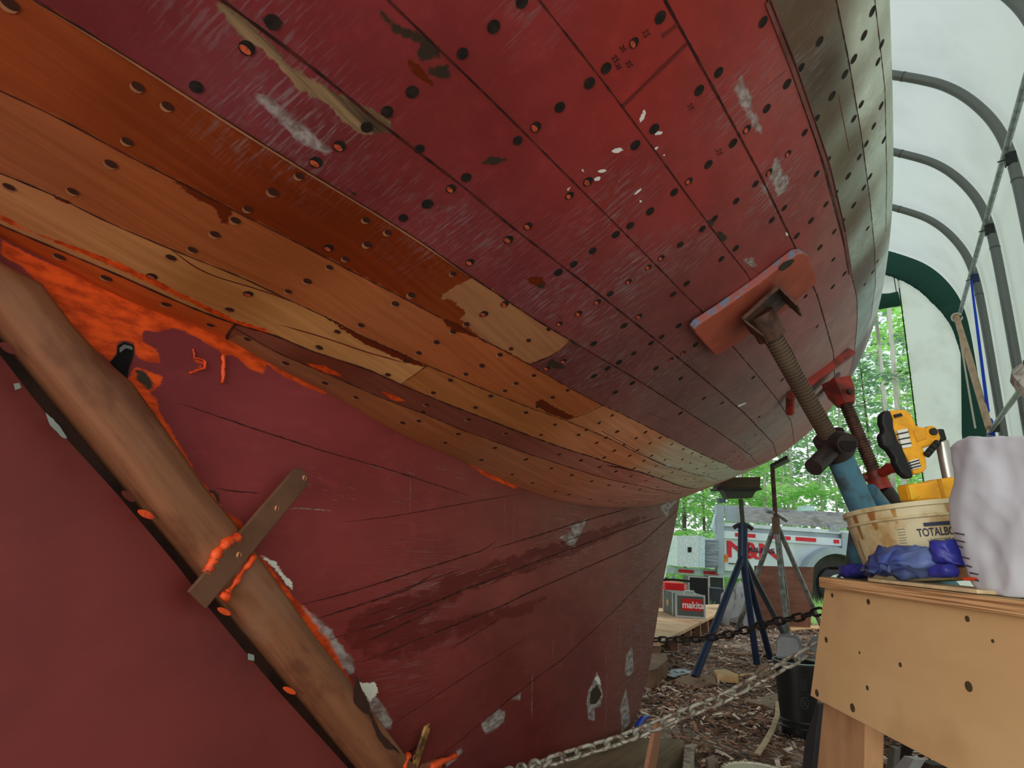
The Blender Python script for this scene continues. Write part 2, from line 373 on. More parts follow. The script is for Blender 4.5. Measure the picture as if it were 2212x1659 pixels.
# where strakes are butted: new wood one side, old paint the other
def beyond(a, b, m):   # vertices of mask m lying forward of the line a-b drawn across a strake
    h = hit([a, b]); (y0, t0), (y1, t1) = h
    yy = y0+(VT[m]-t0)*(y1-y0)/(t1-t0+1e-9); return VY[m] > yy
m = np.flatnonzero(VK == 4); bb = m[beyond((1234, 736), (1144, 787), m)]; colv[bb] = blend(H4R, VP[bb], .03)
def butt(k, a, b, sm0, sm1):
    m = np.flatnonzero(VK == k); f = beyond(a, b, m)
    colv[m[f]] = blend(sm1, VP[m[f]], .03); colv[m[~f]] = blend(sm0, VP[m[~f]], .03)
butt(2, (923, 789), (866, 830), STR[2][:5], STR[2][5:]); butt(3, (1303, 875), (1222, 907), STR[3][:6], STR[3][6:]); butt(0, (506, 701), (490, 733), STR[0][:3], STR[0][3:]); butt(1, (506, 701), (490, 733), STR[0][:3], STR[1])
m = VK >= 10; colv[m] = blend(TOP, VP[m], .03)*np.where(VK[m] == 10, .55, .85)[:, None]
fw = np.clip((VY-1.3)/1.6, 0, 1)*(VK < 5); colv = colv*(1+fw[:, None]*A([2.0, 1.05, 1.25]))  # lower strakes lightened towards the bow to make up for weak light there
fw = np.clip((VY-1.3)/1.6, 0, 1)*(VK >= 5)*(VK < 10); colv = colv*(1+fw[:, None]*A([1.3, 1.9, 2.]))  # red strakes lightened forward too, brightness put into their colour
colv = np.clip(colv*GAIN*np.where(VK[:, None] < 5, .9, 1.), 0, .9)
# greyed, scuffed zones (0..1)
def wearfield(lst, P):
    w = np.zeros(len(P))
    for (x, y), r, a in lst:
        h = hit([(x, y)])[0]; p = surf(h[0], h[1]); w = np.maximum(w, a*np.exp(-((P-p)**2).sum(1)/(2*r*r)))
    return w
WEAR = wearfield([((600, 240), .05, .8), ((700, 310), .05, .6), ((520, 60), .05, .5), ((940, 500), .05, .6), ((1060, 540), .04, .6), ((1200, 640), .06, .7), ((1290, 660), .05, .8), ((1330, 700), .05, .9),
 ((1380, 590), .06, .9), ((1440, 560), .05, .8), ((1250, 500), .04, .5), ((1320, 440), .05, .6), ((1300, 800), .07, .8), ((1420, 820), .12, .8), ((1520, 900), .2, .8), ((1600, 960), .3, .9), ((1560, 780), .15, .6),
 ((1620, 200), .05, .7), ((1680, 400), .06, .8), ((1640, 430), .03, .8), ((1760, 400), .06, .6), ((1740, 150), .05, .5), ((1800, 700), .15, .7), ((1700, 900), .2, .9), ((1500, 540), .05, .6), ((1250, 560), .04, .4),
 ((1850, 600), .1, .8), ((1880, 300), .1, .7), ((1870, 500), .1, .8), ((860, 420), .04, .3), ((1150, 20), .03, .5), ((1230, 760), .05, .7)], VP)
WEAR[(VK < 4)] *= .15
# ---- mesh of the hull: starboard skin, port skin, deck and ends
S_ = MB()
for i in range(NY-1):
    pass
def fastgrid(ny, nt, off=0, flip=False):
    i, j = np.meshgrid(np.arange(ny-1), np.arange(nt-1), indexing='ij'); a = (i*nt+j).ravel()+off
    q = np.stack([a, a+1, a+nt+1, a+nt], 1); return q[:, ::-1] if flip else q
pi, pj = np.arange(0, NY, 6), np.arange(0, NT, 6)
if pi[-1] != NY-1: pi = np.append(pi, NY-1)
if pj[-1] != NT-1: pj = np.append(pj, NT-1)
PP = surf(*np.meshgrid(YS[pi], TS[pj], indexing='ij')); PP[..., 0] = 2*XC-PP[..., 0]-.002
nS, nP = NY*NT, len(pi)*len(pj)
q1 = fastgrid(NY, NT); q2 = fastgrid(len(pi), len(pj), nS, True)
# deck strip
dk = [(pi[a]*NT+NT-1, pi[a+1]*NT+NT-1, nS+(a+1)*len(pj)+len(pj)-1, nS+a*len(pj)+len(pj)-1) for a in range(len(pi)-1)]
tr = [(pj[b], pj[b+1], nS+b+1, nS+b) for b in range(len(pj)-1)]
tr2 = [((NY-1)*NT+pj[b], nS+(len(pi)-1)*len(pj)+b, nS+(len(pi)-1)*len(pj)+b+1, (NY-1)*NT+pj[b+1]) for b in range(len(pj)-1)]
allV = np.concatenate([VP, PP.reshape(-1, 3)])
faces = [tuple(x) for x in q1]+[tuple(x) for x in q2]+dk+tr+tr2
fm = [0]*len(q1)+[1]*(len(q2)+len(dk)+len(tr)+len(tr2))
def ribbon(P, Nn, w, mi, V, Fc, Fm, off=.0007, taper=True):
    n = len(P); T = np.gradient(P, axis=0); T /= np.linalg.norm(T, axis=1, keepdims=True)+1e-9
    Sd = np.cross(Nn, T); Sd /= np.linalg.norm(Sd, axis=1, keepdims=True)+1e-9; o = len(V)
    for i in range(n):
        ww = w[i] if not np.isscalar(w) else w*(min(1, .25+4*i/n, .25+4*(n-1-i)/n) if taper else 1)
        V.append(P[i]+Nn[i]*off-Sd[i]*ww/2); V.append(P[i]+Nn[i]*off*1.2+Sd[i]*ww/2)
    for i in range(n-1): Fc.append((o+2*i, o+2*i+1, o+2*i+3, o+2*i+2)); Fm.append(mi)
xV, xF, xM = [], [], []
def hull_line(px, w, mi, off=.0008, step=.012, jit=0., taper=False):
    h = hit(dens(px, 30)); h = h[~np.isnan(h[:, 0])]
    P = surf(h[:, 0], h[:, 1]); L = np.concatenate([[0], np.cumsum(np.linalg.norm(np.diff(P, axis=0), axis=1))])
    n = max(3, int(L[-1]/step)); u = np.linspace(0, L[-1], n); y = np.interp(u, L, h[:, 0]); t = np.interp(u, L, h[:, 1])
    if n > 8: k = np.ones(5)/5; y[2:-2] = np.convolve(y, k, 'valid'); t[2:-2] = np.convolve(t, k, 'valid')
    P = surf(y, t); Nn = hnorm(y, t); ww = w*(1+jit*(RS.rand(n)-.5)*2)
    if taper: ww = ww*np.minimum(1, np.minimum(.2+5*np.linspace(0, 1, n), .2+5*np.linspace(1, 0, n)))
    ribbon(P, Nn, ww, mi, xV, xF, xM, off)
GW = {1: .0026, 2: .004, 3: .0024, 4: .0019, 5: .0026, 6: .0032, 7: .0021, 8: .0019, 9: .0032, 10: .0022, 11: .0018, 12: .0016}
for k, v in SEAM.items(): hull_line(v[4:] if k == 1 else v, GW[k], 2, jit=.45)
for k in range(1, 13):       # the same seams carried on aft of what the picture shows
    if k == 1: continue
    y = np.linspace(-.88, SFN[k][0][0], 60); t = np.full(60, SFN[k][1][0]); ribbon(surf(y, t), hnorm(y, t), GW[k]*np.ones(60), 2, xV, xF, xM, .0008)
hull_line([(70, 0), (186, 70), (312, 149), (502, 272), (696, 392), (792, 450), (912, 526), (1010, 594)], .003, 5, .0012, taper=True)   # lit arris of the stained strake, its highlight painted as a pale ribbon
hull_line([(923, 789), (866, 830)], .002, 2, jit=.5); hull_line([(1303, 875), (1265, 893), (1222, 907)], .002, 2, jit=.5); hull_line([(508, 700), (490, 733)], .004, 2)
hull_line([(1485, 92), (1430, 145), (1345, 228)], .005, 6, jit=.3); hull_line([(1465, 50), (1430, 78)], .0045, 6, jit=.4)
hull_line([(1436, 0), (1487, 92), (1591, 282), (1642, 377), (1689, 475)], .002, 2, .0011, jit=.9)
hull_line([(1711, 139), (1756, 269), (1787, 358), (1822, 500), (1836, 590)], .011, 7, .002)     # raised paint line above the waterline strake
hull_line([(1658, 0), (1711, 139)], .011, 7, .002)
hull_line([(1660, 0), (1715, 139), (1760, 269), (1790, 358), (1824, 500)], .002, 2, .003)
hull_line([(840, 0), (1010, 165), (1140, 292)], .002, 6, .0005); hull_line([(1300, 930), (1394, 984), (1440, 1005)], .0015, 2)
hull_line([(1231, 735), (1210, 757), (1182, 772), (1146, 786)], .0025, 2, jit=.4)
hull_line([(600, 700), (700, 728), (790, 760), (880, 785)], .003, 6, .0004, taper=True); hull_line([(364, 535), (440, 590), (560, 625), (640, 655)], .0025, 6, .0004, taper=True)
for a, b in [((1400, 890), (1445, 910)), ((1600, 560), (1640, 590)), ((1810, 200), (1835, 330)), ((1640, 200), (1700, 150))]: hull_line([a, b], .0015, 7, .0005, taper=True)
# handwriting beside three of the fastener holes
def hull_pen(strokes, at, ang, sc, mi=2):
    ca, sa = math.cos(ang), math.sin(ang)
    for st in strokes:
        hull_line([(at[0]+sc*(x*ca-y*sa), at[1]+sc*(x*sa+y*ca)) for x, y in st], .0016, mi, .0009, .003)
D3 = [[(0, 0), (.5, -.05), (.25, .4), (.55, .7), (.2, 1), (0, .9)]]; D5 = [[(1.3, 0), (.8, 0), (.8, .4), (1.2, .45), (1.25, .85), (.8, 1)]]
for at, an, sc in (((1396, 62), 1.0, 12), ((1492, 222), 1.0, 10), ((1555, 320), 1.2, 10), ((1345, 96), .9, 10), ((1328, 118), .9, 11), ((1358, 130), .9, 10), ((1336, 136), 1.0, 9)): hull_pen(D3+D5, at, an, sc)
# fastener holes as flat discs, inner shade and lit lower rims painted on
HD = [(424, 187), (589, 47), (1066, 57), (999, 115), (890, 198), (836, 240), (792, 274), (906, 321), (1209, 231), (1118, 303), (1007, 383), (923, 440), (871, 470), (1309, 147), (1273, 179), (1127, 3), (1372, 313), (1361, 487), (1330, 506),
 (1426, 37), (1552, 156), (1510, 195), (1413, 278), (1583, 309), (1656, 234), (1700, 181), (1648, 47), (1530, 355), (1456, 415), (1404, 456), (1590, 434), (1632, 397), (1738, 286), (1764, 375), (1694, 449), (1667, 475), (1544, 471), (1517, 494),
 (1752, 476), (1721, 509), (1730, 146), (1770, 89), (1764, 255), (1789, 344), (1806, 416), (1784, 441), (1820, 478), (1802, 500), (1844, 127), (1866, 76), (1884, 24), (1825, 160), (1896, 133), (1904, 95), (1860, 225), (1844, 256), (1903, 228), (1887, 272),
 (1909, 302), (1871, 310), (1856, 339), (1832, 380), (1879, 381), (1866, 405), (1844, 443), (1797, 207), (1280, 541), (1239, 570), (1206, 588), (1469, 528), (1589, 536), (1558, 559), (1483, 612), (1454, 635), (1318, 634), (1348, 703), (1466, 703), (1429, 727),
 (1406, 741), (1502, 744), (1369, 763), (1282, 742), (1337, 782), (1417, 795), (1312, 795), (1283, 812), (1366, 827), (1329, 847), (1470, 892), (1771, 534), (1824, 591), (1799, 619), (1874, 493), (1895, 564), (1885, 587), (1868, 614), (1470, 817), (1627, 815),
  (1560, 870), (1520, 860), (1640, 900), (1690, 820), (1590, 700), (1800, 560), (1740, 640), (1765, 705), (1710, 660)]
HO = [(533, 103), (328, 596), (536, 634), (709, 535), (1045, 678), (1090, 656), (1140, 488), (1098, 517), (1015, 566), (1290, 652), (1249, 677), (1208, 699), (1217, 780), (1181, 795), (733, 315), (1157, 274), (974, 407), (1369, 92), (1270, 392), (1230, 422),
 (1613, 279), (1488, 391), (1661, 372), (1702, 332), (1357, 608), (1400, 577), (1428, 557), (1380, 683), (1449, 776), (682, 350), (1475, 762)]
HW = [(297, 187), (361, 229), (274, 305), (239, 354), (19, 403), (157, 413), (646, 380), (589, 415), (535, 451), (508, 476), (464, 506), (128, 554), (229, 600), (358, 657), (454, 702), (369, 556), (415, 539), (622, 629), (663, 607), (495, 668), (533, 732), (616, 784),
 (688, 749), (790, 475), (837, 502), (746, 559), (793, 528), (711, 577), (853, 656), (888, 637), (978, 591), (779, 702), (728, 716), (690, 751), (1007, 700), (978, 716), (1184, 711), (1141, 735), (1103, 753), (1079, 766), (942, 739), (904, 762), (875, 779),
 (837, 809), (972, 821), (935, 848), (1040, 790), (1005, 808), (1059, 855), (1026, 880), (1090, 844), (1114, 828), (1152, 811), (921, 874), (913, 890), (1011, 906), (869, 913), (904, 909), (989, 937), (961, 956), (768, 858), (701, 827), (1225, 843), (1193, 858),
 (1160, 878), (1135, 891), (1198, 917), (1249, 939), (1168, 939), (1092, 936), (20, 8)]
HT = [(1322, 897), (1294, 913), (1333, 932), (1267, 928), (1309, 945), (1374, 946), (1404, 957), (1426, 945), (1451, 959), (1476, 970), (1394, 933), (1289, 956), (1348, 960), (1377, 972), (1327, 973), (1360, 984), (1407, 984), (1436, 993), (1391, 995), (1305, 988),
 (1417, 1006), (1370, 1011), (1402, 1020), (1255, 994), (1295, 1008), (1330, 1018), (1495, 979), (1514, 987), (1540, 997), (1474, 992), (1491, 1000), (1069, 967), (1040, 993), (1136, 992), (1107, 1024), (1150, 1043), (1191, 1011), (1235, 1026), (1278, 1039),
 (1315, 1048), (1348, 1051), (1382, 1057), (1199, 1061), (1229, 1068), (1275, 1078), (1317, 1081), (1348, 1085), (1381, 1086), (1208, 981), (1255, 994), (1296, 1008), (1330, 1018), (1363, 1028), (1395, 1038), (1452, 1020), (1470, 1012), (1505, 1012), (1525, 1006), (1550, 1012), (1430, 1030), (1410, 1030), (1570, 1010), (1530, 1025), (1480, 1035), (1455, 1045), (1420, 1052), (1440, 1068), (1415, 1075)]
for y in np.arange(2.6, 5., .19):            # far frames, fastened strake by strake
    for k in range(0, 6):
        a, b = (0 if k == 0 else seamth(k, y)), seamth(k+1, y)
        for f in (.25, .75):
            q = proj(surf(y, a+(b-a)*f))
            if q[0] > 1430 and min((abs(q[0]-x)+abs(q[1]-yy)) for x, yy in HT) > 12: HT.append((q[0], q[1]))
def disc(y, t, r, mi, off, squ=1., n=14, a0=0., a1=2*PI, shift=0.):
    P0 = surf(y, t); n0 = hnorm(y, t); e = nrm(surf(y+1e-3, t)-P0); g = np.cross(n0, e)
    if g[2] < 0: g = -g
    o = len(xV); xV.append(P0+n0*off+g*shift)
    for k in range(n+1):
        th = a0+(a1-a0)*k/n; xV.append(P0+n0*off+r*(math.cos(th)*e+squ*math.sin(th)*g)+g*shift)
    for k in range(n): xF.append((o, o+k+1, o+k+2)); xM.append(mi)
AFT = []
for y in np.arange(-.85, .55, .21):
    for k in range(2, 12):
        a, b = seamth(k, y), seamth(k+1, y)
        if y > SFN[k][0][0]-.02 and y > SFN[min(k+1, 12)][0][0]-.02: continue
        for f in (.25, .75):
            q = proj(surf(y+.03*(f-.5), a+(b-a)*f))
            if q[2] < .05 or not (-40 < q[0] < 2250 and -30 < q[1] < 1700): AFT.append((y+.03*(f-.5), a+(b-a)*f))
for y, t in AFT: disc(y, t, .0075, 3, .0009)
for lst, kind in ((HD, 0), (HO, 1), (HW, 2), (HT, 3)):
    hh = hit(lst)
    for (y, t) in hh:
        if np.isnan(y): continue
        rr = (.0078 if kind < 2 else .0068 if kind == 2 else .0062)*RS.uniform(.88, 1.12)
        if kind == 0: disc(y, t, rr, 3, .0009)
        elif kind == 1: disc(y, t, rr, 3, .0009); disc(y, t, rr*.8, 4, .0012, .55, shift=-rr*.3)
        elif kind == 2: disc(y, t, rr, 5, .0008, shift=-rr*.18); disc(y, t, rr, 8, .0011, .72, shift=rr*.16)
        else: disc(y, t, rr, 8, .0009)
for px in [(820, 430), (540, 140), (1230, 470)]: pass
o_ = len(allV); allV = np.concatenate([allV, A(xV)]); faces += [tuple(i+o_ for i in f) for f in xF]; fm += xM
# ---- hull paint material
def paintmat(name, keys, stain=None):
    m, nt, b = newmat(name)
    at = lambda n, t='FLOAT': (lambda a: (setattr(a, 'attribute_name', n), a)[1])(nt.nodes.new('ShaderNodeAttribute'))
    uv = at('uvw').outputs['Vector']; base = at('tint').outputs['Color']; wear = at('wear').outputs['Fac']; wood = at('wood').outputs['Fac']
    n1 = noise(nt, uv, 9., 5.); n2 = noise(nt, uv, 60., 4., .6); n3 = noise(nt, uv, 1., 3., .6, (240., 22., 1.)); grain = noise(nt, uv, 1., 5., .6, (3., 60., 1.)); n5 = noise(nt, uv, 120., 3., .6); n4 = noise(nt, uv, 28., 6., .65)
    c = mixc(nt, mth(nt, 'MULTIPLY', ramp(nt, n1, .3, .7), .42), base, mixc(nt, 1., base, (.55, .5, .5, 1), 'MULTIPLY'))
    c = mixc(nt, mth(nt, 'MULTIPLY', ramp(nt, n4, .5, .72), .30), c, mixc(nt, 1., base, (1.5, 1.5, 1.55, 1), 'MULTIPLY'))
    g = mixc(nt, ramp(nt, grain, .35, .68), mixc(nt, 1., base, (.86, .82, .78, 1), 'MULTIPLY'), mixc(nt, 1., base, (1.07, 1.08, 1.1, 1), 'MULTIPLY'))
    c = mixc(nt, wood, c, g)
    # scuffs: sanding scratches showing grey where worn
    sc = mth(nt, 'MULTIPLY', ramp(nt, n3, .50, .66), mth(nt, 'MULTIPLY', ramp(nt, n1, .2, .55), mth(nt, 'MULTIPLY', wear, 1.3)), clamp=True)
    c = mixc(nt, mth(nt, 'MULTIPLY', sc, .75), c, s(142, 128, 132, 1.2))
    c = mixc(nt, mth(nt, 'MULTIPLY', mth(nt, 'MULTIPLY', ramp(nt, n2, .48, .66), wear), .32), c, s(128, 112, 112, 1.1))
    cols = {'stain': (s(78, 27, 6, 2.), .006, .0012), 'tan': (None, .007, .0008), 'orange': (s(176, 58, 18, 2.1), .005, .0015), 'bare': (None, .007, .002), 'dark': (s(50, 40, 32, 1.6), .005, .002),
            'white': (s(212, 210, 205, 1.9), .0006, .0004), 'grey': (s(140, 132, 138, 1.7), .008, .003)}
    if stain: cols['stain'] = stain; cols['white'] = (s(196, 198, 190, 1.6), .007, .0015); cols['grey'] = (s(140, 132, 138, 1.5), .011, .004); cols['orange'] = (None, .007, .002)
    for k in keys:
        col, amp, soft = cols[k]; a = at('z_'+k).outputs['Fac']
        d = mth(nt, 'ADD', a, mth(nt, 'MULTIPLY', mth(nt, 'SUBTRACT', n4, .5), amp*2)); d = mth(nt, 'ADD', d, mth(nt, 'MULTIPLY', mth(nt, 'SUBTRACT', n5, .5), min(amp*2.4, .014)))
        if k == 'white': d = mth(nt, 'ADD', d, .0009)
        f = ramp(nt, d, -soft, soft)
        if k == 'tan': col = mixc(nt, ramp(nt, grain, .35, .7), s(142, 98, 66, 1.75), s(126, 84, 56, 1.75))
        if k == 'bare': col = mixc(nt, ramp(nt, grain, .38, .62), s(62, 50, 38, 1.6), s(132, 108, 80, 1.8))
        if k == 'orange': col = mixc(nt, ramp(nt, n2, .35, .7), s(196, 66, 20, 2.0), s(132, 40, 12, 2.0))
        if k == 'grey': col = mixc(nt, ramp(nt, n2, .35, .65), s(150, 150, 150, 1.9), s(100, 90, 86, 1.7))
        if k == 'grey': f = mth(nt, 'MULTIPLY', f, .75)
        if k == 'stain' and stain: f = mth(nt, 'MULTIPLY', mth(nt, 'MULTIPLY', f, .8), ramp(nt, n4, .3, .5))
        c = mixc(nt, f, c, col)
    nt.links.new(c, b.inputs['Base Color']); b.inputs['Roughness'].default_value = .6; b.inputs['Specular IOR Level'].default_value = .16
    h = mth(nt, 'ADD', mth(nt, 'MULTIPLY', n4, .6), mth(nt, 'MULTIPLY', grain, wood)); bump(nt, b, h, .22, .004)
    return m
def setattrs(me, nmain, ntot, col, wear, wood, uvw, L):
    def pad(a, fill):
        a = np.asarray(a, np.float32); o = np.full((ntot,)+a.shape[1:], fill, np.float32); o[:nmain] = a; return o
    t = me.attributes.new('tint', 'FLOAT_COLOR', 'POINT'); cc = np.ones((ntot, 4), np.float32)*.3; cc[:nmain, :3] = col; cc[:, 3] = 1; t.data.foreach_set('color', cc.ravel())
    for n, v in (('wear', wear), ('wood', wood)): me.attributes.new(n, 'FLOAT', 'POINT').data.foreach_set('value', pad(v, 0.).ravel())
    me.attributes.new('uvw', 'FLOAT_VECTOR', 'POINT').data.foreach_set('vector', pad(uvw, 0.).ravel())
    for k, v in L.items(): me.attributes.new('z_'+k, 'FLOAT', 'POINT').data.foreach_set('value', pad(v, -.06).ravel())
M_seam = pm('seam_dark', s(38, 14, 11, 1.2), .9, bs=0, scale=22, col2=s(78, 28, 22, 1.3), lo=.4, hi=.6); M_hole = pm('hole_dark', s(26, 20, 17), .95, bs=0, scale=90, col2=s(48, 36, 28))
M_holeO = pm('red_lead_in_hole', s(205, 92, 60, 1.2), .6, bs=0, scale=120, col2=s(150, 50, 28)); M_arris = pm('wood_lit_edge', s(165, 112, 78, 1.3), .6, bs=0, scale=40)
M_line = pm('dark_red_line', s(92, 22, 16, 1.5), .7, bs=0, scale=30); M_ridge = pm('faded_paint_ridge', s(128, 72, 64, 1.05), .7, scale=14, col2=s(104, 54, 46, 1.)); M_holeW = pm('hole_wood_shade', s(62, 26, 12, 1.2), .9, bs=0, scale=60)
M_plainred = pm('antifouling_red', s(96, 40, 38, 2.2), .7, scale=5)
boat = thing('wooden_sailboat', 'wooden sailboat hull with worn red bottom paint and bare repaired planks, on stands', 'boat', (XC, 2.2, .1))
me = bpy.data.meshes.new('hull'); o3 = wloc(boat)
me.from_pydata((allV-o3).tolist(), [], faces)
M_hull = paintmat('hull_planking', list(layers))
for mm in (M_hull, M_plainred, M_seam, M_hole, M_holeO, M_arris, M_line, M_ridge, M_holeW): me.materials.append(mm)
me.polygons.foreach_set('material_index', fm); me.polygons.foreach_set('use_smooth', [f < 1 for f in fm])
sv = np.concatenate([np.zeros((NY, 1)), np.cumsum(np.linalg.norm(np.diff(PG, axis=1), axis=2), axis=1)], 1).ravel()
isw = ((VK <= 3) | (VK == 4)).astype(float); isw[bb] = 0
setattrs(me, nS, len(allV), colv, WEAR, isw, np.stack([VY, sv, 0*sv], 1), HL)
me.update()
hull = bpy.data.objects.new('planked_hull', me); COL.objects.link(hull); hull.parent = boat
# ---------------------------------------------------------------- deadwood and keel (a flat-sided fin)
KB = onX(A([(1366, 1586), (1271, 1620), (1167, 1652)], float), XC); KE = onX(A([(1480, 1070), (1475, 1093), (1466, 1145), (1454, 1197), (1443, 1253), (1429, 1344), (1417, 1425), (1398, 1511), (1387, 1550), (1366, 1586)], float), XC)
PR = onX(A([(0, 577), (104, 627), (165, 735), (275, 827), (380, 975), (400, 1010), (520, 1159), (550, 1202), (673, 1377), (742, 1463), (870, 1634)], float), XC)
PL = onX(A([(0, 712), (215, 975), (291, 1058), (443, 1244), (475, 1292), (627, 1475), (776, 1659)], float), XC)
cr = np.polyfit(PR[2:, 1], PR[2:, 2], 1); cl = np.polyfit(PL[:, 1], PL[:, 2], 1)
def kb(Y):
    lo = cr[0]*(Y+.06)+cr[1]
    bot = np.interp(Y, KB[::-1, 1], KB[::-1, 2]); bot = np.where(Y < KB[-1, 1], KB[-1, 2]+(KB[-1, 1]-Y)*.11, bot)
    fr = np.interp(Y, np.sort(KE[:, 1]), KE[np.argsort(KE[:, 1]), 2]); b = np.where(Y > KB[0, 1], fr, bot)
    return np.maximum(lo, b)
Ymax = KE[0, 1]
DY = np.concatenate([np.linspace(.15, 1.9, 240), np.linspace(1.9, Ymax, 110)[1:]]); DT = np.linspace(0, 1, 190)
dY, dT = np.meshgrid(DY, DT, indexing='ij'); zb_, zt_ = kb(dY), zg(dY)+.003; zb_ = np.minimum(zb_, zt_-.001); dZ = zb_+(zt_-zb_)*dT
fe = np.interp(dZ, KE[::-1, 2], KE[::-1, 1]); rnd = np.clip((.09-(fe-dY))/.09, 0, 1); dX = XC-.045*rnd**2*(dY > 2.)
rb = np.clip((.05-(dZ-zb_))/.05, 0, 1)*(dY > 1.45)*(dY < 2.75); dX = dX-.02*rb**2
DP = np.stack([dX, dY, dZ], -1); DV = DP.reshape(-1, 3)
def dwhit(p):
    q = onX(A(p, float), XC); return q[:, 1:], q
D_ORG = [[(0, 513), (38, 532), (70, 554), (142, 583), (222, 611), (316, 656), (402, 694), (487, 728), (538, 754), (576, 785), (570, 808), (538, 798), (506, 766), (487, 766), (484, 826), (478, 826), (478, 760), (437, 735), (396, 713), (348, 713), (310, 719), (301, 735), (342, 751), (346, 785), (316, 779), (294, 766), (285, 735), (253, 741), (247, 776), (237, 782), (165, 728), (104, 634), (79, 602), (41, 570), (0, 554)],
 [(275, 820), (294, 792), (351, 814), (345, 827), (325, 850), (338, 861), (345, 893), (367, 925), (396, 975), (440, 1045), (462, 1083), (478, 1098), (500, 1110), (527, 1130), (525, 1155), (518, 1160), (445, 1068), (380, 975), (310, 870)],
 [(550, 1198), (571, 1206), (631, 1283), (673, 1326), (716, 1382), (742, 1437), (742, 1450), (729, 1437), (673, 1369), (639, 1317), (588, 1249), (550, 1206)], [(742, 1454), (763, 1476), (802, 1535), (797, 1540), (742, 1463)],
 [(540, 762), (600, 790), (660, 822), (720, 848), (700, 850), (650, 830), (600, 805)], [(1010, 1000), (1090, 1035), (1125, 1052), (1110, 1056), (1050, 1030)],
 [(418, 760), (424, 775), (446, 782), (448, 790), (412, 808), (411, 803), (436, 787), (418, 778)]]
D_DARK = [[(237, 782), (253, 766), (256, 744), (269, 736), (290, 744), (288, 766), (278, 798), (275, 823), (266, 820)], [(442, 1056), (462, 1058), (475, 1075), (470, 1092), (458, 1080)],
 [(1275, 1494), (1290, 1478), (1300, 1500), (1290, 1519), (1275, 1522)], [(310, 800), (322, 810), (330, 835), (322, 845), (300, 825), (292, 800)]]
D_WHITE = [[(567, 1202), (592, 1211), (614, 1241), (631, 1258), (633, 1275), (622, 1268), (605, 1245), (584, 1219)], [(772, 1476), (810, 1476), (817, 1497), (806, 1506), (800, 1515), (780, 1492)], [(28, 822), (40, 830), (38, 838), (28, 834)],
 [(1284, 1465), (1292, 1460), (1300, 1480), (1292, 1476)]]
D_GREY = [[(648, 1305), (682, 1335), (716, 1360), (733, 1390), (763, 1424), (763, 1454), (742, 1441), (708, 1382), (665, 1326)], [(790, 1500), (810, 1500), (849, 1557), (845, 1578), (819, 1570), (793, 1518)],
 [(1040, 1564), (1078, 1532), (1091, 1538), (1089, 1560), (1050, 1586)], [(961, 1643), (996, 1614), (1001, 1624), (964, 1658)], [(1104, 1510), (1126, 1497), (1123, 1513)],
 [(1271, 1491), (1290, 1453), (1303, 1500), (1297, 1526), (1284, 1529), (1287, 1557), (1271, 1557), (1267, 1519)], [(1354, 1412), (1366, 1396), (1369, 1450), (1357, 1462), (1349, 1450)],
 [(1425, 1096), (1440, 1085), (1470, 1078), (1445, 1100), (1442, 1122), (1436, 1112)], [(1340, 1530), (1352, 1480), (1362, 1560), (1345, 1590)], [(1235, 1134), (1270, 1118), (1240, 1180), (1235, 1160)], [(1210, 1160), (1235, 1150), (1245, 1185), (1225, 1175)]]
D_STAIN = [[(760, 1330), (860, 1290), (1000, 1240), (1100, 1205), (1230, 1165), (1330, 1130), (1400, 1115), (1330, 1155), (1230, 1200), (1120, 1240), (1000, 1285), (930, 1325), (880, 1370), (800, 1400), (760, 1410), (740, 1370)],
 [(780, 1395), (900, 1350), (1000, 1330), (1110, 1310), (1180, 1290), (1150, 1320), (1060, 1350), (940, 1395), (850, 1420), (790, 1425)], [(840, 1412), (900, 1410), (890, 1425), (855, 1425)]]
dlayers = {'stain': D_STAIN, 'orange': D_ORG, 'grey': D_GREY, 'dark': D_DARK, 'white': D_WHITE}
DL = {k: sdf(v, DV, DV[:, 1], DV[:, 2], dwhit) for k, v in dlayers.items()}
def dblend(sm, P, e=.06):
    q = onX(A([x[0] for x in sm], float), XC); c = A([lin(x[1]) for x in sm]); w = np.zeros((len(P), 3)); ws = np.zeros(len(P))
    for p, cc in zip(q, c):
        k = 1./(((P-p)**2).sum(1)+e*e)**1.5; w += k[:, None]*cc; ws += k
    return w/ws[:, None]
DC = dblend([((380, 830), (88, 36, 40)), ((600, 930), (98, 42, 44)), ((760, 1000), (98, 40, 40)), ((600, 1100), (100, 44, 44)), ((850, 1180), (98, 42, 40)), ((1050, 1130), (94, 48, 42)), ((1200, 1110), (90, 54, 46)), ((900, 1290), (90, 42, 40)), ((1100, 1240), (96, 50, 44)), ((1300, 1150), (94, 58, 50)), ((800, 1400), (86, 32, 30)),
 ((950, 1420), (88, 38, 36)), ((1150, 1350), (86, 42, 38)), ((1350, 1250), (88, 56, 50)), ((1440, 1180), (92, 70, 62)), ((1420, 1300), (86, 62, 56)), ((900, 1540), (80, 32, 30)), ((1100, 1480), (78, 32, 28)), ((1150, 1600), (76, 28, 26)), ((1250, 1450), (80, 40, 38)), ((1390, 1450), (84, 56, 52)), ((1050, 1640), (70, 30, 30))], DV)*DGAIN*A([1.06, .92, .92])
n0 = len(DV); V = DV.tolist(); Fq = [tuple(x) for x in fastgrid(len(DY), len(DT))]; Fm = [0]*len(Fq)
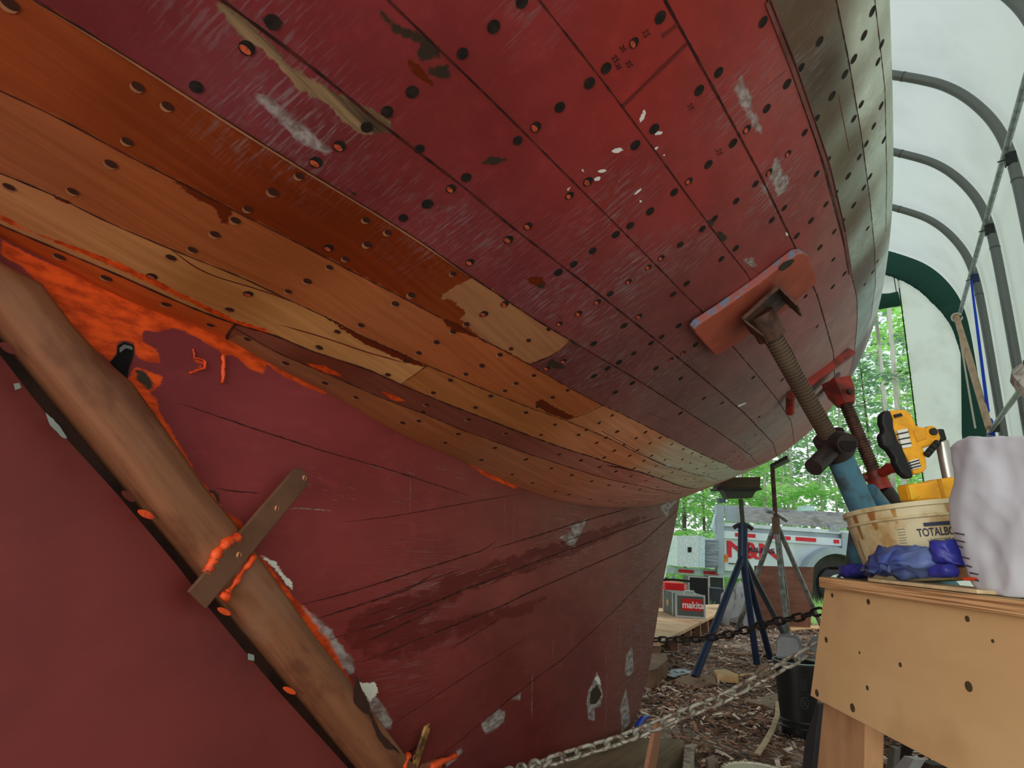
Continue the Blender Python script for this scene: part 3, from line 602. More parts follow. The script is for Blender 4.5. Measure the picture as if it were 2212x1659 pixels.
# back side and rim give the fin its thickness
bi, bj = list(range(0, len(DY), 8))+[len(DY)-1], list(range(0, len(DT), 10))+[len(DT)-1]; o = len(V)
for i in bi:
    for j in bj: p = DP[i, j]; V.append((2*XC-p[0]-.12, p[1], p[2]))
Fq += [tuple(x) for x in fastgrid(len(bi), len(bj), o, True)]; Fm += [1]*(len(Fq)-len(Fm)); nb = len(bj)
for a in range(len(bi)-1):
    for jj, b in ((0, 0), (len(DT)-1, nb-1)): Fq.append((bi[a]*len(DT)+jj, bi[a+1]*len(DT)+jj, o+(a+1)*nb+b, o+a*nb+b)); Fm.append(1)
for b in range(nb-1):
    for ii, a in ((0, 0), (len(DY)-1, len(bi)-1)): Fq.append((ii*len(DT)+bj[b], ii*len(DT)+bj[b+1], o+a*nb+b+1, o+a*nb+b)); Fm.append(1)
def dw_line(px, w, mi=2, off=.0008, jit=.4, taper=True, X=XC):
    q = onX(dens(px, 30), X); L = np.concatenate([[0], np.cumsum(np.linalg.norm(np.diff(q, axis=0), axis=1))]); n = max(3, int(L[-1]/.01)); u = np.linspace(0, L[-1], n)
    P = np.stack([np.interp(u, L, q[:, k]) for k in range(3)], 1); ww = w*(1+jit*(RS.rand(n)-.5)*2)
    if taper: ww = ww*np.minimum(1, np.minimum(.2+5*np.linspace(0, 1, n), .2+5*np.linspace(1, 0, n)))
    P[:, 2] += (RS.rand(n)-.5)*.0012
    ribbon(P, np.tile(A([1., 0, 0]), (n, 1)), ww, mi, V, Fq, Fm, off)
for pl, w in (([(385, 870), (560, 930), (700, 975), (800, 1003), (880, 1027), (1010, 1070)], .0022), ([(741, 1128), (835, 1117), (929, 1101), (1047, 1080), (1115, 1068)], .0016),
 ([(648, 1307), (770, 1275), (930, 1224), (1040, 1190), (1078, 1165)], .0028), ([(1063, 1186), (1170, 1154), (1231, 1134), (1280, 1120), (1366, 1096)], .004), ([(689, 1335), (788, 1303), (882, 1273), (941, 1237)], .0035),
 ([(713, 1381), (835, 1341), (953, 1294), (1000, 1274), (1063, 1251), (1158, 1213), (1271, 1172), (1362, 1138), (1439, 1111)], .0042), ([(782, 1430), (1004, 1341), (1086, 1308), (1140, 1281), (1249, 1233), (1328, 1199), (1384, 1174), (1472, 1094)], .004),
 ([(973, 1402), (1078, 1337)], .0028), ([(830, 1576), (917, 1519), (1019, 1452), (1150, 1370)], .0016), ([(950, 1634), (1004, 1591), (1100, 1510), (1180, 1448), (1216, 1423), (1332, 1314), (1384, 1260), (1441, 1199), (1461, 1168)], .0028),
 ([(786, 1387), (830, 1368), (930, 1320)], .003), ([(820, 1290), (900, 1262), (1000, 1228)], .002), ([(872, 1633), (890, 1620), (920, 1600)], .003), ([(465, 1055), (520, 1062), (560, 1066)], .002)): dw_line(pl, w)
for x0, y0 in [(RS.uniform(760, 1330), 0) for _ in range(46)]:      # checks in the weathered deadwood
    yc = 1345-(x0-760)*.385+RS.uniform(-34, 40); l = RS.uniform(15, 60); dw_line([(x0, yc), (x0+l, yc-l*.36)], .0014, 2 if RS.rand() < .55 else 3, .0006)
for x0 in range(22):
    x, y = RS.uniform(620, 1080), RS.uniform(1000, 1085); l = RS.uniform(6, 34); dw_line([(x, y), (x+l, y+l*.22)], .0012, 3, .0006)
dw_line([(625, 1100), (650, 1098), (690, 1101), (716, 1104)], .003, 3, .0006); dw_line([(885, 1010), (886, 1050), (885, 1110)], .0014, 3, .0006)
for x, a, b in ((1110, 1070, 1168), (1090, 1065, 1150), (1180, 1095, 1170)): dw_line([(x, a), (x-1, b)], .0012, 3, .0006)
for x, a, b in ((1195, 1380, 1420), (1310, 1395, 1440), (1340, 1340, 1400), (1365, 1340, 1390), (1310, 1440, 1600), (1150, 1440, 1560), (1355, 1480, 1560), (1385, 1350, 1450)): dw_line([(x, a), (x-2, b)], .003, 3, .0006)
me = bpy.data.meshes.new('keel'); Vn = A(V); me.from_pydata((Vn-o3).tolist(), [], Fq)
M_dw = paintmat('deadwood_paint', list(dlayers), (s(74, 22, 18, 1.9), .034, .006)); M_scr = pm('scratch_pale', s(150, 118, 112, 1.3), .8, bs=0, scale=80, col2=s(110, 66, 62, 1.3))
for mm in (M_dw, M_plainred, M_seam, M_scr): me.materials.append(mm)
me.polygons.foreach_set('material_index', Fm); me.polygons.foreach_set('use_smooth', [f < 1 for f in Fm])
dwear = np.exp(-((DV-onX(A([(1240, 1150)], float), XC)[0])**2).sum(1)/(2*.09**2))*.8
dwear = np.maximum(dwear, .7*np.clip((DV[:, 1]-2.2)/.9, 0, 1)); dwear = np.maximum(dwear, .35*np.exp(-((DV-onX(A([(900, 1330)], float), XC)[0])**2).sum(1)/(2*.12**2)))
setattrs(me, n0, len(V), np.clip(DC, 0, .9), dwear, np.zeros(n0), np.stack([DV[:, 2], DV[:, 1]*.4, 0*DV[:, 1]], 1), DL); me.update()
ko = bpy.data.objects.new('keel', me); COL.objects.link(ko); ko.parent = boat
# ---------------------------------------------------------------- sternpost, rudder, straps
def woodmat(name, c1, c2, sx, rough=.6, c3=None, bs=.2, spec=.35):
    if name in _M: return _M[name]
    m, nt, b = newmat(name); tc = nt.nodes.new('ShaderNodeTexCoord'); v = tc.outputs['Object']
    g = noise(nt, v, 1., 6., .6, sx); n2 = noise(nt, v, 4., 4.); c = mixc(nt, ramp(nt, g, .3, .7), c1, c2)
    c = mixc(nt, mth(nt, 'MULTIPLY', ramp(nt, n2, .5, .7), .6), c, c3 if c3 else tuple(x*.6 for x in c1[:3])+(1.,))
    nt.links.new(c, b.inputs['Base Color']); b.inputs['Roughness'].default_value = rough; b.inputs['Specular IOR Level'].default_value = spec
    bump(nt, b, g, bs, .003); _M[name] = m; return m
pd = nrm(A([0, 1., cr[0]])); pn = np.cross(A([1., 0, 0]), pd)          # along the post, and across it towards the rudder
if pn[1] > 0: pn = -pn
M_post, nt, b = newmat('sternpost_wood')
v = nt.nodes.new('ShaderNodeTexCoord').outputs['Object']; mp = nt.nodes.new('ShaderNodeMapping'); mp.inputs['Rotation'].default_value = (math.atan2(pd[2], pd[1])*-1, 0, 0); nt.links.new(v, mp.inputs[0])
g = noise(nt, mp.outputs[0], 1., 6., .6, (60., 2.2, 45.)); g2 = noise(nt, mp.outputs[0], 1., 4., .6, (8., 5., 14.))
c = mixc(nt, ramp(nt, g, .3, .7), s(104, 62, 40, 1.35), s(132, 84, 56, 1.35)); c = mixc(nt, mth(nt, 'MULTIPLY', ramp(nt, g2, .52, .68), .6), c, s(84, 38, 22, 1.1)); c = mixc(nt, mth(nt, 'MULTIPLY', ramp(nt, g2, .42, .3), .35), c, s(150, 112, 90, 1.1))
nt.links.new(c, b.inputs['Base Color']); b.inputs['Roughness'].default_value = .55; bump(nt, b, g, .2, .003)
mb = MB(); Ys = np.concatenate([[-.12], np.linspace(.12, 1.45, 30)]); sec = []
for Y in Ys:
    pr = A([XC, Y, np.interp(Y, PR[:, 1], PR[:, 2]) if PR[0, 1] < Y < PR[-1, 1] else (PR[0, 2]+cr[0]*(Y-PR[0, 1]) if Y < 1 else cr[0]*Y+cr[1])])
    # width measured across to the after edge line
    w = (cl[0]*pr[1]+cl[1]-pr[2])/(pn[2]-cl[0]*pn[1]); w = abs(w); w = float(np.clip(w, .06, .13))
    sec.append((pr, w))
G = []
for pr, w in sec:
    prof = [(-.10, 0.0), (0.0, 0.0), (.020, .003), (.027, .010), (.029, .028), (.029, w-.026), (.024, w-.009), (.012, w), (-.03, w-.002), (-.10, w-.012)]
    G.append([pr+A([x, 0, 0])+pn*t for x, t in prof])
mb.grid(G); mb.f += [tuple(range(10))[::-1], tuple(range(len(G)*10-10, len(G)*10))]; mb.m += [0, 0]
post = mb.build('sternpost', M_post, boat, smooth='all')
# dark damp patch and sealant beads beside the post
M_or = pm('red_lead_putty', s(210, 70, 24, 1.8), .5, scale=40, col2=s(170, 46, 14, 1.8), bs=.6, bd=.006); M_damp = pm('damp_wood', s(52, 26, 18, 1.5), .7, scale=30, bs=0)
def flatpatch(px, X, name, mat, parent, th=.002, jag=0.):
    q = dens(list(px)+[px[0]], 8)[:-1] if jag else A(px, float); q = q+(RS.rand(*q.shape)-.5)*jag*2
    mb = MB(); mb.prism(onX(q, X), A([-th, 0, 0])); return mb.build(name, mat, parent)
flatpatch([(770, 1460), (777, 1475), (783, 1490), (797, 1520), (800, 1535), (822, 1580), (866, 1630), (860, 1622), (835, 1618), (818, 1596), (808, 1570), (800, 1545), (786, 1540), (765, 1520), (765, 1495)], XC+.0295, 'damp_patch', M_damp, boat, .001, 1.5)
def bead(px, X, r, name='sealant_bead', parent=None, mat=None, rj=.35):
    q = onX(dens(px, 7), X); q = q+(RS.rand(*q.shape)-.5)*.003; mb = MB(); mb.tube(list(q), [r*(1+rj*(RS.rand()-.5)*2) for _ in q], 8); return mb.build(name, mat or M_or, parent or boat, smooth='all')
bead([(150, 715), (175, 745), (215, 780), (270, 826)], XC+.004, .004); bead([(275, 828), (330, 905), (380, 976), (420, 1032), (470, 1095), (518, 1158)], XC+.006, .0045); bead([(552, 1204), (600, 1270), (650, 1345), (700, 1408), (742, 1465), (770, 1502), (797, 1540)], XC+.005, .004)
bead([(518, 1160), (490, 1172), (465, 1200), (447, 1238)], XC+.03, .008, rj=.5); bead([(550, 1202), (520, 1240), (490, 1282)], XC+.03, .005, rj=.5); bead([(478, 1285), (490, 1290), (497, 1288)], XC+.034, .008, rj=.5)
bead([(418, 756), (420, 772), (446, 780), (440, 795), (412, 808)], XC+.003, .0018); bead([(482, 766), (484, 790), (482, 828)], XC+.003, .003); bead([(0, 486), (70, 515), (150, 550), (270, 592), (380, 642), (506, 695)], XC+.012, .0042)
bead([(868, 1659), (876, 1640), (884, 1632)], XC+.02, .01)
bead([(930, 1656), (955, 1645), (985, 1632)], XC+.012, .007)
# propeller aperture: its darkness painted as a black patch, with a painted metal glint
mb = MB(); mb.prism(onX(A([(240, 782), (254, 766), (257, 746), (269, 738), (289, 746), (287, 768), (278, 798), (274, 820), (266, 817)], float), XC+.0022), A([-.02, 0, 0])); mb.build('bored_hole', pm('black_void', s(12, 11, 10), 1., bs=0), boat)
mb = MB(); mb.prism(onX(A([(258, 752), (268, 744), (285, 748), (287, 756), (272, 752), (259, 762)], float), XC+.003), A([-.002, 0, 0])); mb.build('metal_glint', pm('dull_metal', s(120, 120, 122), .4, .6), boat)
# rudder
RL = [(0, 744), (90, 862), (158, 946), (263, 1061), (408, 1235), (464, 1313), (605, 1484), (763, 1659), (860, 1770)]
XR = XC+.012
edge = onX(A(RL, float), XR); ext = [edge[0]+(edge[0]-edge[3])*1.2]+list(edge)
back = [A([XR, -1.4, edge[-1][2]-.03]), A([XR, -1.6, .9]), A([XR, -1.1, 1.25])]
NE = 30; L = A(ext); tt = np.linspace(0, 1, NE); li = np.linspace(0, len(L)-1, NE); lead = np.stack([np.interp(li, range(len(L)), L[:, k]) for k in range(3)], 1)
tb = np.stack([np.full(NE, XR), np.linspace(-1.0, -1.5, NE), np.linspace(1.3, edge[-1][2]-.02, NE)], 1)
G = []
for s_ in (0, .02, .05, .12, .3, .6, 1.): G.append(lead+(tb-lead)*s_+A([1, 0, 0])*(-.02*(1-min(1, s_/.05))))
mb = MB(); mb.grid(np.swapaxes(A(G), 0, 1)); mb.grid(np.swapaxes(A(G), 0, 1)-A([.045, 0, 0]), flip=True)
n7 = 7
for i in range(NE-1):
    for jj in (0, 6): a = i*n7+jj; mb.f.append((a, a+n7, a+n7+NE*n7, a+NE*n7)); mb.m.append(0)
M_rud = pm('rudder_paint', s(98, 38, 36, 2.), .6, scale=3.2, col2=s(86, 34, 34, 1.9), lo=.35, hi=.7, bs=.06)
rud = mb.build('rudder', M_rud, boat, smooth=True)
# dark strip painting the shade in the rudder gap; oval holes show red lead
mb = MB(); q = onX(A([(-60, 640), (0, 700), (215, 965), (291, 1050), (443, 1236), (475, 1285), (627, 1468), (776, 1650), (860, 1750), (820, 1750), (740, 1660), (590, 1490), (450, 1322), (390, 1235), (250, 1070), (140, 950), (0, 780), (-60, 700)], float), XC-.03); mb.prism(q, A([-.03, 0, 0])); mb.build('rudder_stock_recess', pm('shaded_recess_wood', s(60, 38, 30, 1.6), .7, scale=12, col2=s(40, 24, 20, 1.5)), boat)
for (x, y), an, l, mt in (((278, 1072), .7, 17, pm('dark_plug', s(84, 24, 16, 1.4), .5, bs=0)), ((316, 1111), .45, 18, M_or), ((485, 1321), .5, 15, M_or), ((626, 1492), .5, 14, M_or), ((18, 752), .6, 20, pm('dark_plug', s(84, 24, 16, 1.4), .5, bs=0))):
    q = [(x+l*math.cos(t)*math.cos(an)-l*.42*math.sin(t)*math.sin(an), y+l*math.cos(t)*math.sin(an)+l*.42*math.sin(t)*math.cos(an)) for t in np.linspace(0, 2*PI, 17)[:-1]]
    mb = MB(); mb.prism(onX(A(q), XC+.0135), A([-.003, 0, 0])); mb.build('plugged_hole', mt, boat)
for px in ([(30, 830), (42, 826), (46, 838), (34, 842)], [(100, 893), (115, 905), (146, 945), (140, 948), (108, 918)], [(535, 1412), (548, 1415), (550, 1428), (536, 1426)]): flatpatch(px, XR+.0006, 'paint_chip', pm('pale_chip', s(120, 130, 125, 1.6), .7, bs=0), rud, .001, 1.5)
# heel bearing strap across the post
M_brz = pm('dull_bronze', s(86, 58, 42, 2.1), .5, .25, scale=7, col2=s(74, 48, 34, 2.), bs=.08); M_screw = pm('screw_head', s(190, 130, 95, 1.6), .35, .7, bs=0); M_slot = pm('screw_slot', s(35, 20, 14), .8, bs=0)
XS = XC+.036
def strap(name, c0, c1, w, mat, screws, round0, parent=boat, X=XS, th=.007):
    a, bq = onX(A([c0, c1], float), X); d = nrm(bq-a); n = np.cross(A([1., 0, 0]), d); P = []
    P += [a-n*w/2, a+n*w/2]
    P += [bq+d*math.sin(t)*w*.42+n*math.cos(t)*w/2-d*.01 for t in np.linspace(0, PI, 9)]
    if round0: P = P[2:]+[a-d*math.sin(t)*w*.42-n*math.cos(t)*w/2 for t in np.linspace(0, PI, 9)]
    mb = MB(); mb.prism(P, A([-th, 0, 0])); so = mb.build(name, mat, parent, bevel=.0022)
    for q in screws:
        p = onX(A([q], float), X)[0]; mb = MB(); mb.lathe(p-A([.001, 0, 0]), A([1., 0, 0]), [(0, .0052), (.0012, .0052), (.0018, .004)], 14); mb.box(p+A([.0013, 0, 0]), (.0006, .0042, .0006), (A([1., 0, 0]), nrm(d+n*.6), nrm(n-d*.6)), 1)
        mb.build('screw', [M_screw, M_slot], so, smooth=True)
    return so
st = strap('rudder_strap', (427, 1297), (655, 1026), .044, M_brz, [(658, 1032), (598, 1098), (516, 1199)], False)
M_brass = pm('stained_brass', s(150, 112, 66, 1.9), .5, .3, scale=16, col2=s(78, 56, 30, 1.6), lo=.45, hi=.6)
strap('heel_strap', (892, 1672), (927, 1566), .021, M_brass, [(926, 1568), (895, 1636)], False, X=XC+.02)
mb = MB(); mb.prism(onX(A([(905, 1659), (912, 1652), (950, 1640), (957, 1659), (958, 1700), (900, 1700)], float), XC+.012), A([-.02, 0, 0])); mb.build('heel_casting', pm('brown_casting', s(112, 62, 42, 1.9), .6), boat, bevel=.003)
# ================================================================= SHELTER, GROUND, LIGHT, CAMERA
TC = -1.08
PF = [(1.10, -.02), (1.09, 1.2), (1.075, 2.3), (1.06, 3.2), (1.045, 3.7), (1.02, 3.95), (.975, 4.15), (.90, 4.33), (.80, 4.50), (.68, 4.64), (.55, 4.74), (.40, 4.84), (.2, 4.96), (-.1, 5.11), (-.4, 5.24), (-.75, 5.36), (TC, 5.42)]
def smooth_poly(P, n=3):
    P = A(P, float)
    for _ in range(n):
        Q = [P[0]]
        for a, b in zip(P[:-1], P[1:]): Q += [a*.75+b*.25, a*.25+b*.75]
        Q.append(P[-1]); P = A(Q)
    return P
def profile(off=0., n=2):
    P = smooth_poly(PF, n); T = np.gradient(P, axis=0); T /= np.linalg.norm(T, axis=1, keepdims=True); Nn = np.stack([T[:, 1], -T[:, 0]], 1)
    P = P+Nn*off; Q = P[::-1].copy(); Q[:, 0] = 2*TC-Q[:, 0]; return np.concatenate([P, Q[1:]])
def fabric(name, col, tr=.5, rough=.8, col2=None, sc=1.2, tcol=None):
    if name in _M: return _M[name]
    m, nt, b = newmat(name); tc = nt.nodes.new('ShaderNodeTexCoord').outputs['Object']; nz = noise(nt, tc, sc, 4.)
    c = mixc(nt, ramp(nt, nz, .45, .75), col, col2 or tuple(x*.88 for x in col[:3])+(1.,)); nt.links.new(c, b.inputs['Base Color']); b.inputs['Roughness'].default_value = rough; b.inputs['Specular IOR Level'].default_value = .2
    t = nt.nodes.new('ShaderNodeBsdfTranslucent'); 
    if tcol: t.inputs[0].default_value = tcol
    else: nt.links.new(c, t.inputs[0])
    mx = nt.nodes.new('ShaderNodeMixShader'); mx.inputs[0].default_value = tr
    nt.links.new(b.outputs[0], mx.inputs[1]); nt.links.new(t.outputs[0], mx.inputs[2]); nt.links.new(mx.outputs[0], nt.nodes['Material Output'].inputs[0])
    _M[name] = m; return m
M_tarp = fabric('white_tarpaulin', (.78, .83, .80, 1), .40); M_green = fabric('green_tarpaulin', (.03, .10, .075, 1), .25); M_leaf = fabric('end_wall_tarp', (.76, .81, .78, 1), .5, col2=(.62, .66, .62, 1), sc=2.2)
Y0, Y1 = -2.6, 8.9
pr = profile(.05); nP_ = len(pr); cut = int(np.argmax(pr[:, 1] > 3.6)); cut2 = nP_-1-int(np.argmax(pr[::-1, 1] > 3.6))
def tentpart(name, a, b):
    ys = np.linspace(Y0, Y1, 60); G = []
    for y in ys:
        w = .006*math.sin(y*5.42)**2
        G.append([(x, y, z) for x, z in pr[a:b+1]])
    mb = MB(); mb.grid(G); return struct(mb.build(name, M_tarp, smooth=True, fix=False))
tentpart('wall_right', 0, cut); tentpart('ceiling', cut, cut2); tentpart('wall_left', cut2, nP_-1)
bk_ = [(x, z) for x, z in pr if z > 3.3]; mb = MB(); mb.add([(x, Y0, z) for x, z in bk_], [tuple(range(len(bk_)))]); struct(mb.build('wall_back', M_tarp))
# end wall with its tall door opening
DX0, DX1, DZ = -2.75, .41, 4.12
arc = pr[(pr[:, 0] > DX1)]; arcR = [tuple(p) for p in arc if p[0] > DX1]
arcR = [p for p in arcR if p[0] > TC]
zi = lambda x: float(np.interp(x, pr[::-1, 0][:nP_], pr[::-1, 1]))
left = [tuple(p) for p in pr if p[0] < DX0]
zt = np.interp(DX1, pr[:nP_//2+1, 0][::-1], pr[:nP_//2+1, 1][::-1]); ztl = np.interp(2*TC-DX0, pr[:nP_//2+1, 0][::-1], pr[:nP_//2+1, 1][::-1])
def rumple(outline, y, name, mat, amp=.012, kind=True):
    mb = MB(); mb.add([(x, y, z) for x, z in outline], [tuple(range(len(outline)))]); o = mb.build(name, mat); return o
RP = [(.475, 0.), (DX1, DZ), (DX1-.02, zt-.01)]+[p for p in arcR[::-1]]
w1 = rumple(RP, Y1, 'wall_front', M_leaf); struct(w1)
mid = [p for p in map(tuple, pr) if DX0 <= p[0] <= DX1]
w2 = MB(); P2 = [(DX1-.0, DZ+.15), (DX1, zt)]+mid+[(DX0, ztl), (DX0, DZ+.15)]; w2.add([(x, Y1+.02, z) for x, z in P2], [tuple(range(len(P2)))]); struct(w2.build('wall_front_upper', M_leaf))
w3 = MB(); P3 = [(DX0, 0), (DX0, ztl)]+left; w3.add([(x, Y1, z) for x, z in P3], [tuple(range(len(P3)))]); struct(w3.build('wall_front_left', M_leaf))
# rolled green flap above the opening, the zip, and the gathered green arch border
mb = MB(); n = 30; mb.tube([(DX0+(DX1-.03-DX0)*k/n, Y1-.03, DZ+.10+.006*math.sin(k*1.7)) for k in range(n+1)], [.10+.006*math.sin(k*2.3) for k in range(n+1)], 12); fl = mb.build('door_flap', M_green, smooth=True); tag(fl, 'dark green rolled tarpaulin flap across the top of the shelter door opening', 'tarp flap')
mb = MB(); mb.tube([(DX1-.02+.065*k/20*1., Y1-.015, 4.72-k*.236) for k in range(21)], .008, 6); mb.tube([(DX1-.07, Y1-.015, 4.72), (DX1-.05, Y1-.015, 4.3)], .006, 6); mb.box((DX1-.015, Y1-.03, 4.42), (.012, .01, .05), mi=1); zp = mb.build('door_zip', [pm('zip_black', s(30, 34, 34), .6, bs=0), pm('white_plastic', s(225, 228, 228, 1.1), .4, bs=0)]); tag(zp, 'dark zip with white pull down the edge of the shelter door', 'zip')
half = profile(.03)[:nP_//2+1]; half = half[half[:, 1] < 5.2]; G = []; RSg = np.random.RandomState(3)
L = np.concatenate([[0], np.cumsum(np.linalg.norm(np.diff(half, axis=0), axis=1))]); u = np.linspace(1.3, L[-1], 190); hx, hz = np.interp(u, L, half[:, 0]), np.interp(u, L, half[:, 1])
T = np.gradient(np.stack([hx, hz], 1), axis=0); T /= np.linalg.norm(T, axis=1, keepdims=True)
for i in range(190):
    w = float(np.interp(hz[i], [1.2, 2.4, 3.4, 3.75, 4.2, 4.6, 5.2], [.26, .24, .13, .17, .28, .32, .33])); fr = (.5+.5*math.sin(i*.9)+.6*math.sin(i*2.3+1))*.012*(hz[i] > 3.5)
    row = []
    for k in range(7):
        f = k/6; row.append((hx[i]-T[i, 1]*w*f*1.0, Y1-.035-.02*math.sin(f*PI)-fr*f, hz[i]+T[i, 0]*w*f))
    G.append(row)
mb = MB(); mb.grid(G); bo = mb.build('arch_border', M_green, smooth=True, fix=False)
md = bo.modifiers.new('sol', 'SOLIDIFY'); md.thickness = .006; tag(bo, 'gathered dark green tarpaulin border around the end arch of the shelter', 'tarp border')
# steel arches
M_tube = pm('grey_steel_tube', s(106, 110, 106, 1.), .42, .35, scale=3, col2=s(100, 104, 100, 1.1), bs=0, spec=.6); M_bolt = pm('bright_bolt', s(235, 235, 230, 1.2), .3, .5, bs=0); M_collar = pm('tube_joint', s(84, 88, 86), .5, .3, bs=0)
M_galv = pm('galvanised_pipe', s(150, 156, 156, 1.2), .38, .5, scale=14, col2=s(120, 126, 126, 1.1), bs=0); M_clamp = pm('black_clamp', s(28, 32, 32), .5, bs=0)
ribp = profile(-.012, 3)
for y, lb in ((4.06, 'nearest grey steel arch of the shelter, in the top right corner'), (5.23, 'second grey steel shelter arch, its shoulder just left of the top right corner'), (6.39, 'third grey steel shelter arch, crossing the middle of the white roof'), (7.54, 'fourth grey steel shelter arch, nearest the green border')):
    t = thing('shelter_arch', lb, 'steel arch', (TC, y, 0), 'steel arches of the shelter')
    mb = MB(); rr = .038; mb.tube([(x, y, max(z, 0.)) for x, z in ribp], rr, 14); mb.build('arch_tube', M_tube, t, smooth='all')
    for sgn in (1, -1):
        j = A([.40, 4.80]); jz = 3.66
        for (px_, pz_), du in ((j, nrm(A([-.85, 0, .45]))), ((1.042, jz), A([0, 0, 1.]))):
            i = int(np.argmin(np.hypot(ribp[:, 0]-px_, ribp[:, 1]-pz_))); P0 = ribp[i]; d = nrm(A([ribp[i+1][0]-ribp[i-1][0], 0, ribp[i+1][1]-ribp[i-1][1]]))
            c0 = A([P0[0] if sgn > 0 else 2*TC-P0[0], y, P0[1]]); d2 = d*A([sgn, 1, 1])
            mb = MB(); mb.tube([c0-d2*.006, c0+d2*.006], rr+.0025, 14, 0); inward = np.cross(d2, A([0, 1., 0])); inward = inward if inward@(A([TC, y, 2.])-c0) > 0 else -inward
            bp = c0+d2*.12+inward*rr+A([0, -.012, 0]); jo = mb.build('tube_joint', M_collar, t, smooth=True); mb = MB(); mb.lathe(bp, inward, [(0, .009), (.006, .009)], 10); mb.build('bolt', M_bolt, jo, smooth=True)
# side purlin with its clamps
px_, pz_ = .985, 3.86
mb = MB(); mb.tube([(px_, -1.5, pz_), (px_, 8.85, pz_+.03)], .022, 12); pu = thing('side_purlin', 'slim galvanised pipe running along the right side of the arches, clamped to each', 'pipe', (px_, 4., pz_)); mb.build('pipe', M_galv, pu, smooth=True)
for y in (5.23, 6.39, 7.54):
    mb = MB(); mb.box((1.012, y-.01, pz_-.035), (.035, .028, .05)); mb.tube([(.93, y-.03, pz_-.05), (1.0, y-.03, pz_-.04)], .006, 6); mb.build('clamp', M_clamp if y < 7 else pm('navy_clamp', s(30, 44, 90), .5, bs=0), pu, bevel=.004)
mb = MB(); q = onX(A([(2136, 935), (2215, 828)], float), .93); mb.tube([q[0], q[0]+(q[1]-q[0])*1.5], .02, 10); bp = thing('brace_pipe', 'grey pipe sloping up to the right behind the white bag, above the blue rope knot', 'pipe', q[0]); mb.build('pipe', M_galv, bp, smooth=True)
mb = MB(); mb.box(onX(A([(2150, 925)], float), .97)[0], (.03, .03, .035)); mb.build('clamp', M_clamp, bp)
# ---------------------------------------------------------------- ground
m, nt, b = newmat('bark_mulch'); v = nt.nodes.new('ShaderNodeTexCoord').outputs['Object']
vo = nt.nodes.new('ShaderNodeTexVoronoi'); vo.inputs['Scale'].default_value = 46.; mp = nt.nodes.new('ShaderNodeMapping'); mp.inputs['Scale'].default_value = (1, 1.7, 1); nt.links.new(v, mp.inputs[0]); nt.links.new(mp.outputs[0], vo.inputs['Vector'])
n1 = noise(nt, v, 2.2, 4.); n2 = noise(nt, v, 130., 3.)
sp = nt.nodes.new('ShaderNodeSeparateColor'); nt.links.new(vo.outputs['Color'], sp.inputs[0])
c = mixc(nt, sp.outputs[0], s(78, 54, 42, 2.8), s(140, 112, 98, 2.8)); c = mixc(nt, ramp(nt, vo.outputs['Distance'], .3, .62), c, s(24, 15, 12)); c = mixc(nt, mth(nt, 'MULTIPLY', ramp(nt, n1, .45, .65), .6), c, s(140, 126, 116, 3.))
c = mixc(nt, mth(nt, 'MULTIPLY', ramp(nt, n2, .55, .7), .4), c, s(170, 150, 130, 1.4))
nt.links.new(c, b.inputs['Base Color']); b.inputs['Roughness'].default_value = .85; bump(nt, b, mth(nt, 'ADD', vo.outputs['Distance'], n2), .9, .02); M_mulch = m
m, nt, b = newmat('yard_ground'); v = nt.nodes.new('ShaderNodeTexCoord').outputs['Object']; n1 = noise(nt, v, .9, 5.); n2 = noise(nt, v, 14., 5.)
c = mixc(nt, n2, s(128, 120, 104, 1.3), s(176, 168, 150, 1.3)); c = mixc(nt, ramp(nt, n1, .42, .56), c, mixc(nt, n2, s(90, 122, 50, 1.3), s(150, 176, 84, 1.3))); nt.links.new(c, b.inputs['Base Color']); b.inputs['Roughness'].default_value = .9; bump(nt, b, n2, .6, .03); M_yard = m
mb = MB(); mb.box((-3., 8., -.06), (34, 42, .04)); gy = mb.build('yard', M_yard); struct(gy)
xs, ys = np.linspace(-3.4, 1.3, 130), np.linspace(-2.9, 9.6, 300); X, Yy = np.meshgrid(xs, ys, indexing='ij'); RSn = np.random.RandomState(5)
Zh = sum(a*np.sin(X*f+p)*np.sin(Yy*f*.9+q) for a, f, p, q in ((.006, 5, 1, 2), (.005, 11, .3, 1.1), (.004, 23, 2, .4), (.003, 41, 1, 3)))+RSn.rand(*X.shape)*.008-.012
mb = MB(); mb.grid(np.stack([X, Yy, Zh], -1)); fl_ = mb.build('floor', M_mulch, smooth=True, fix=False); struct(fl_)
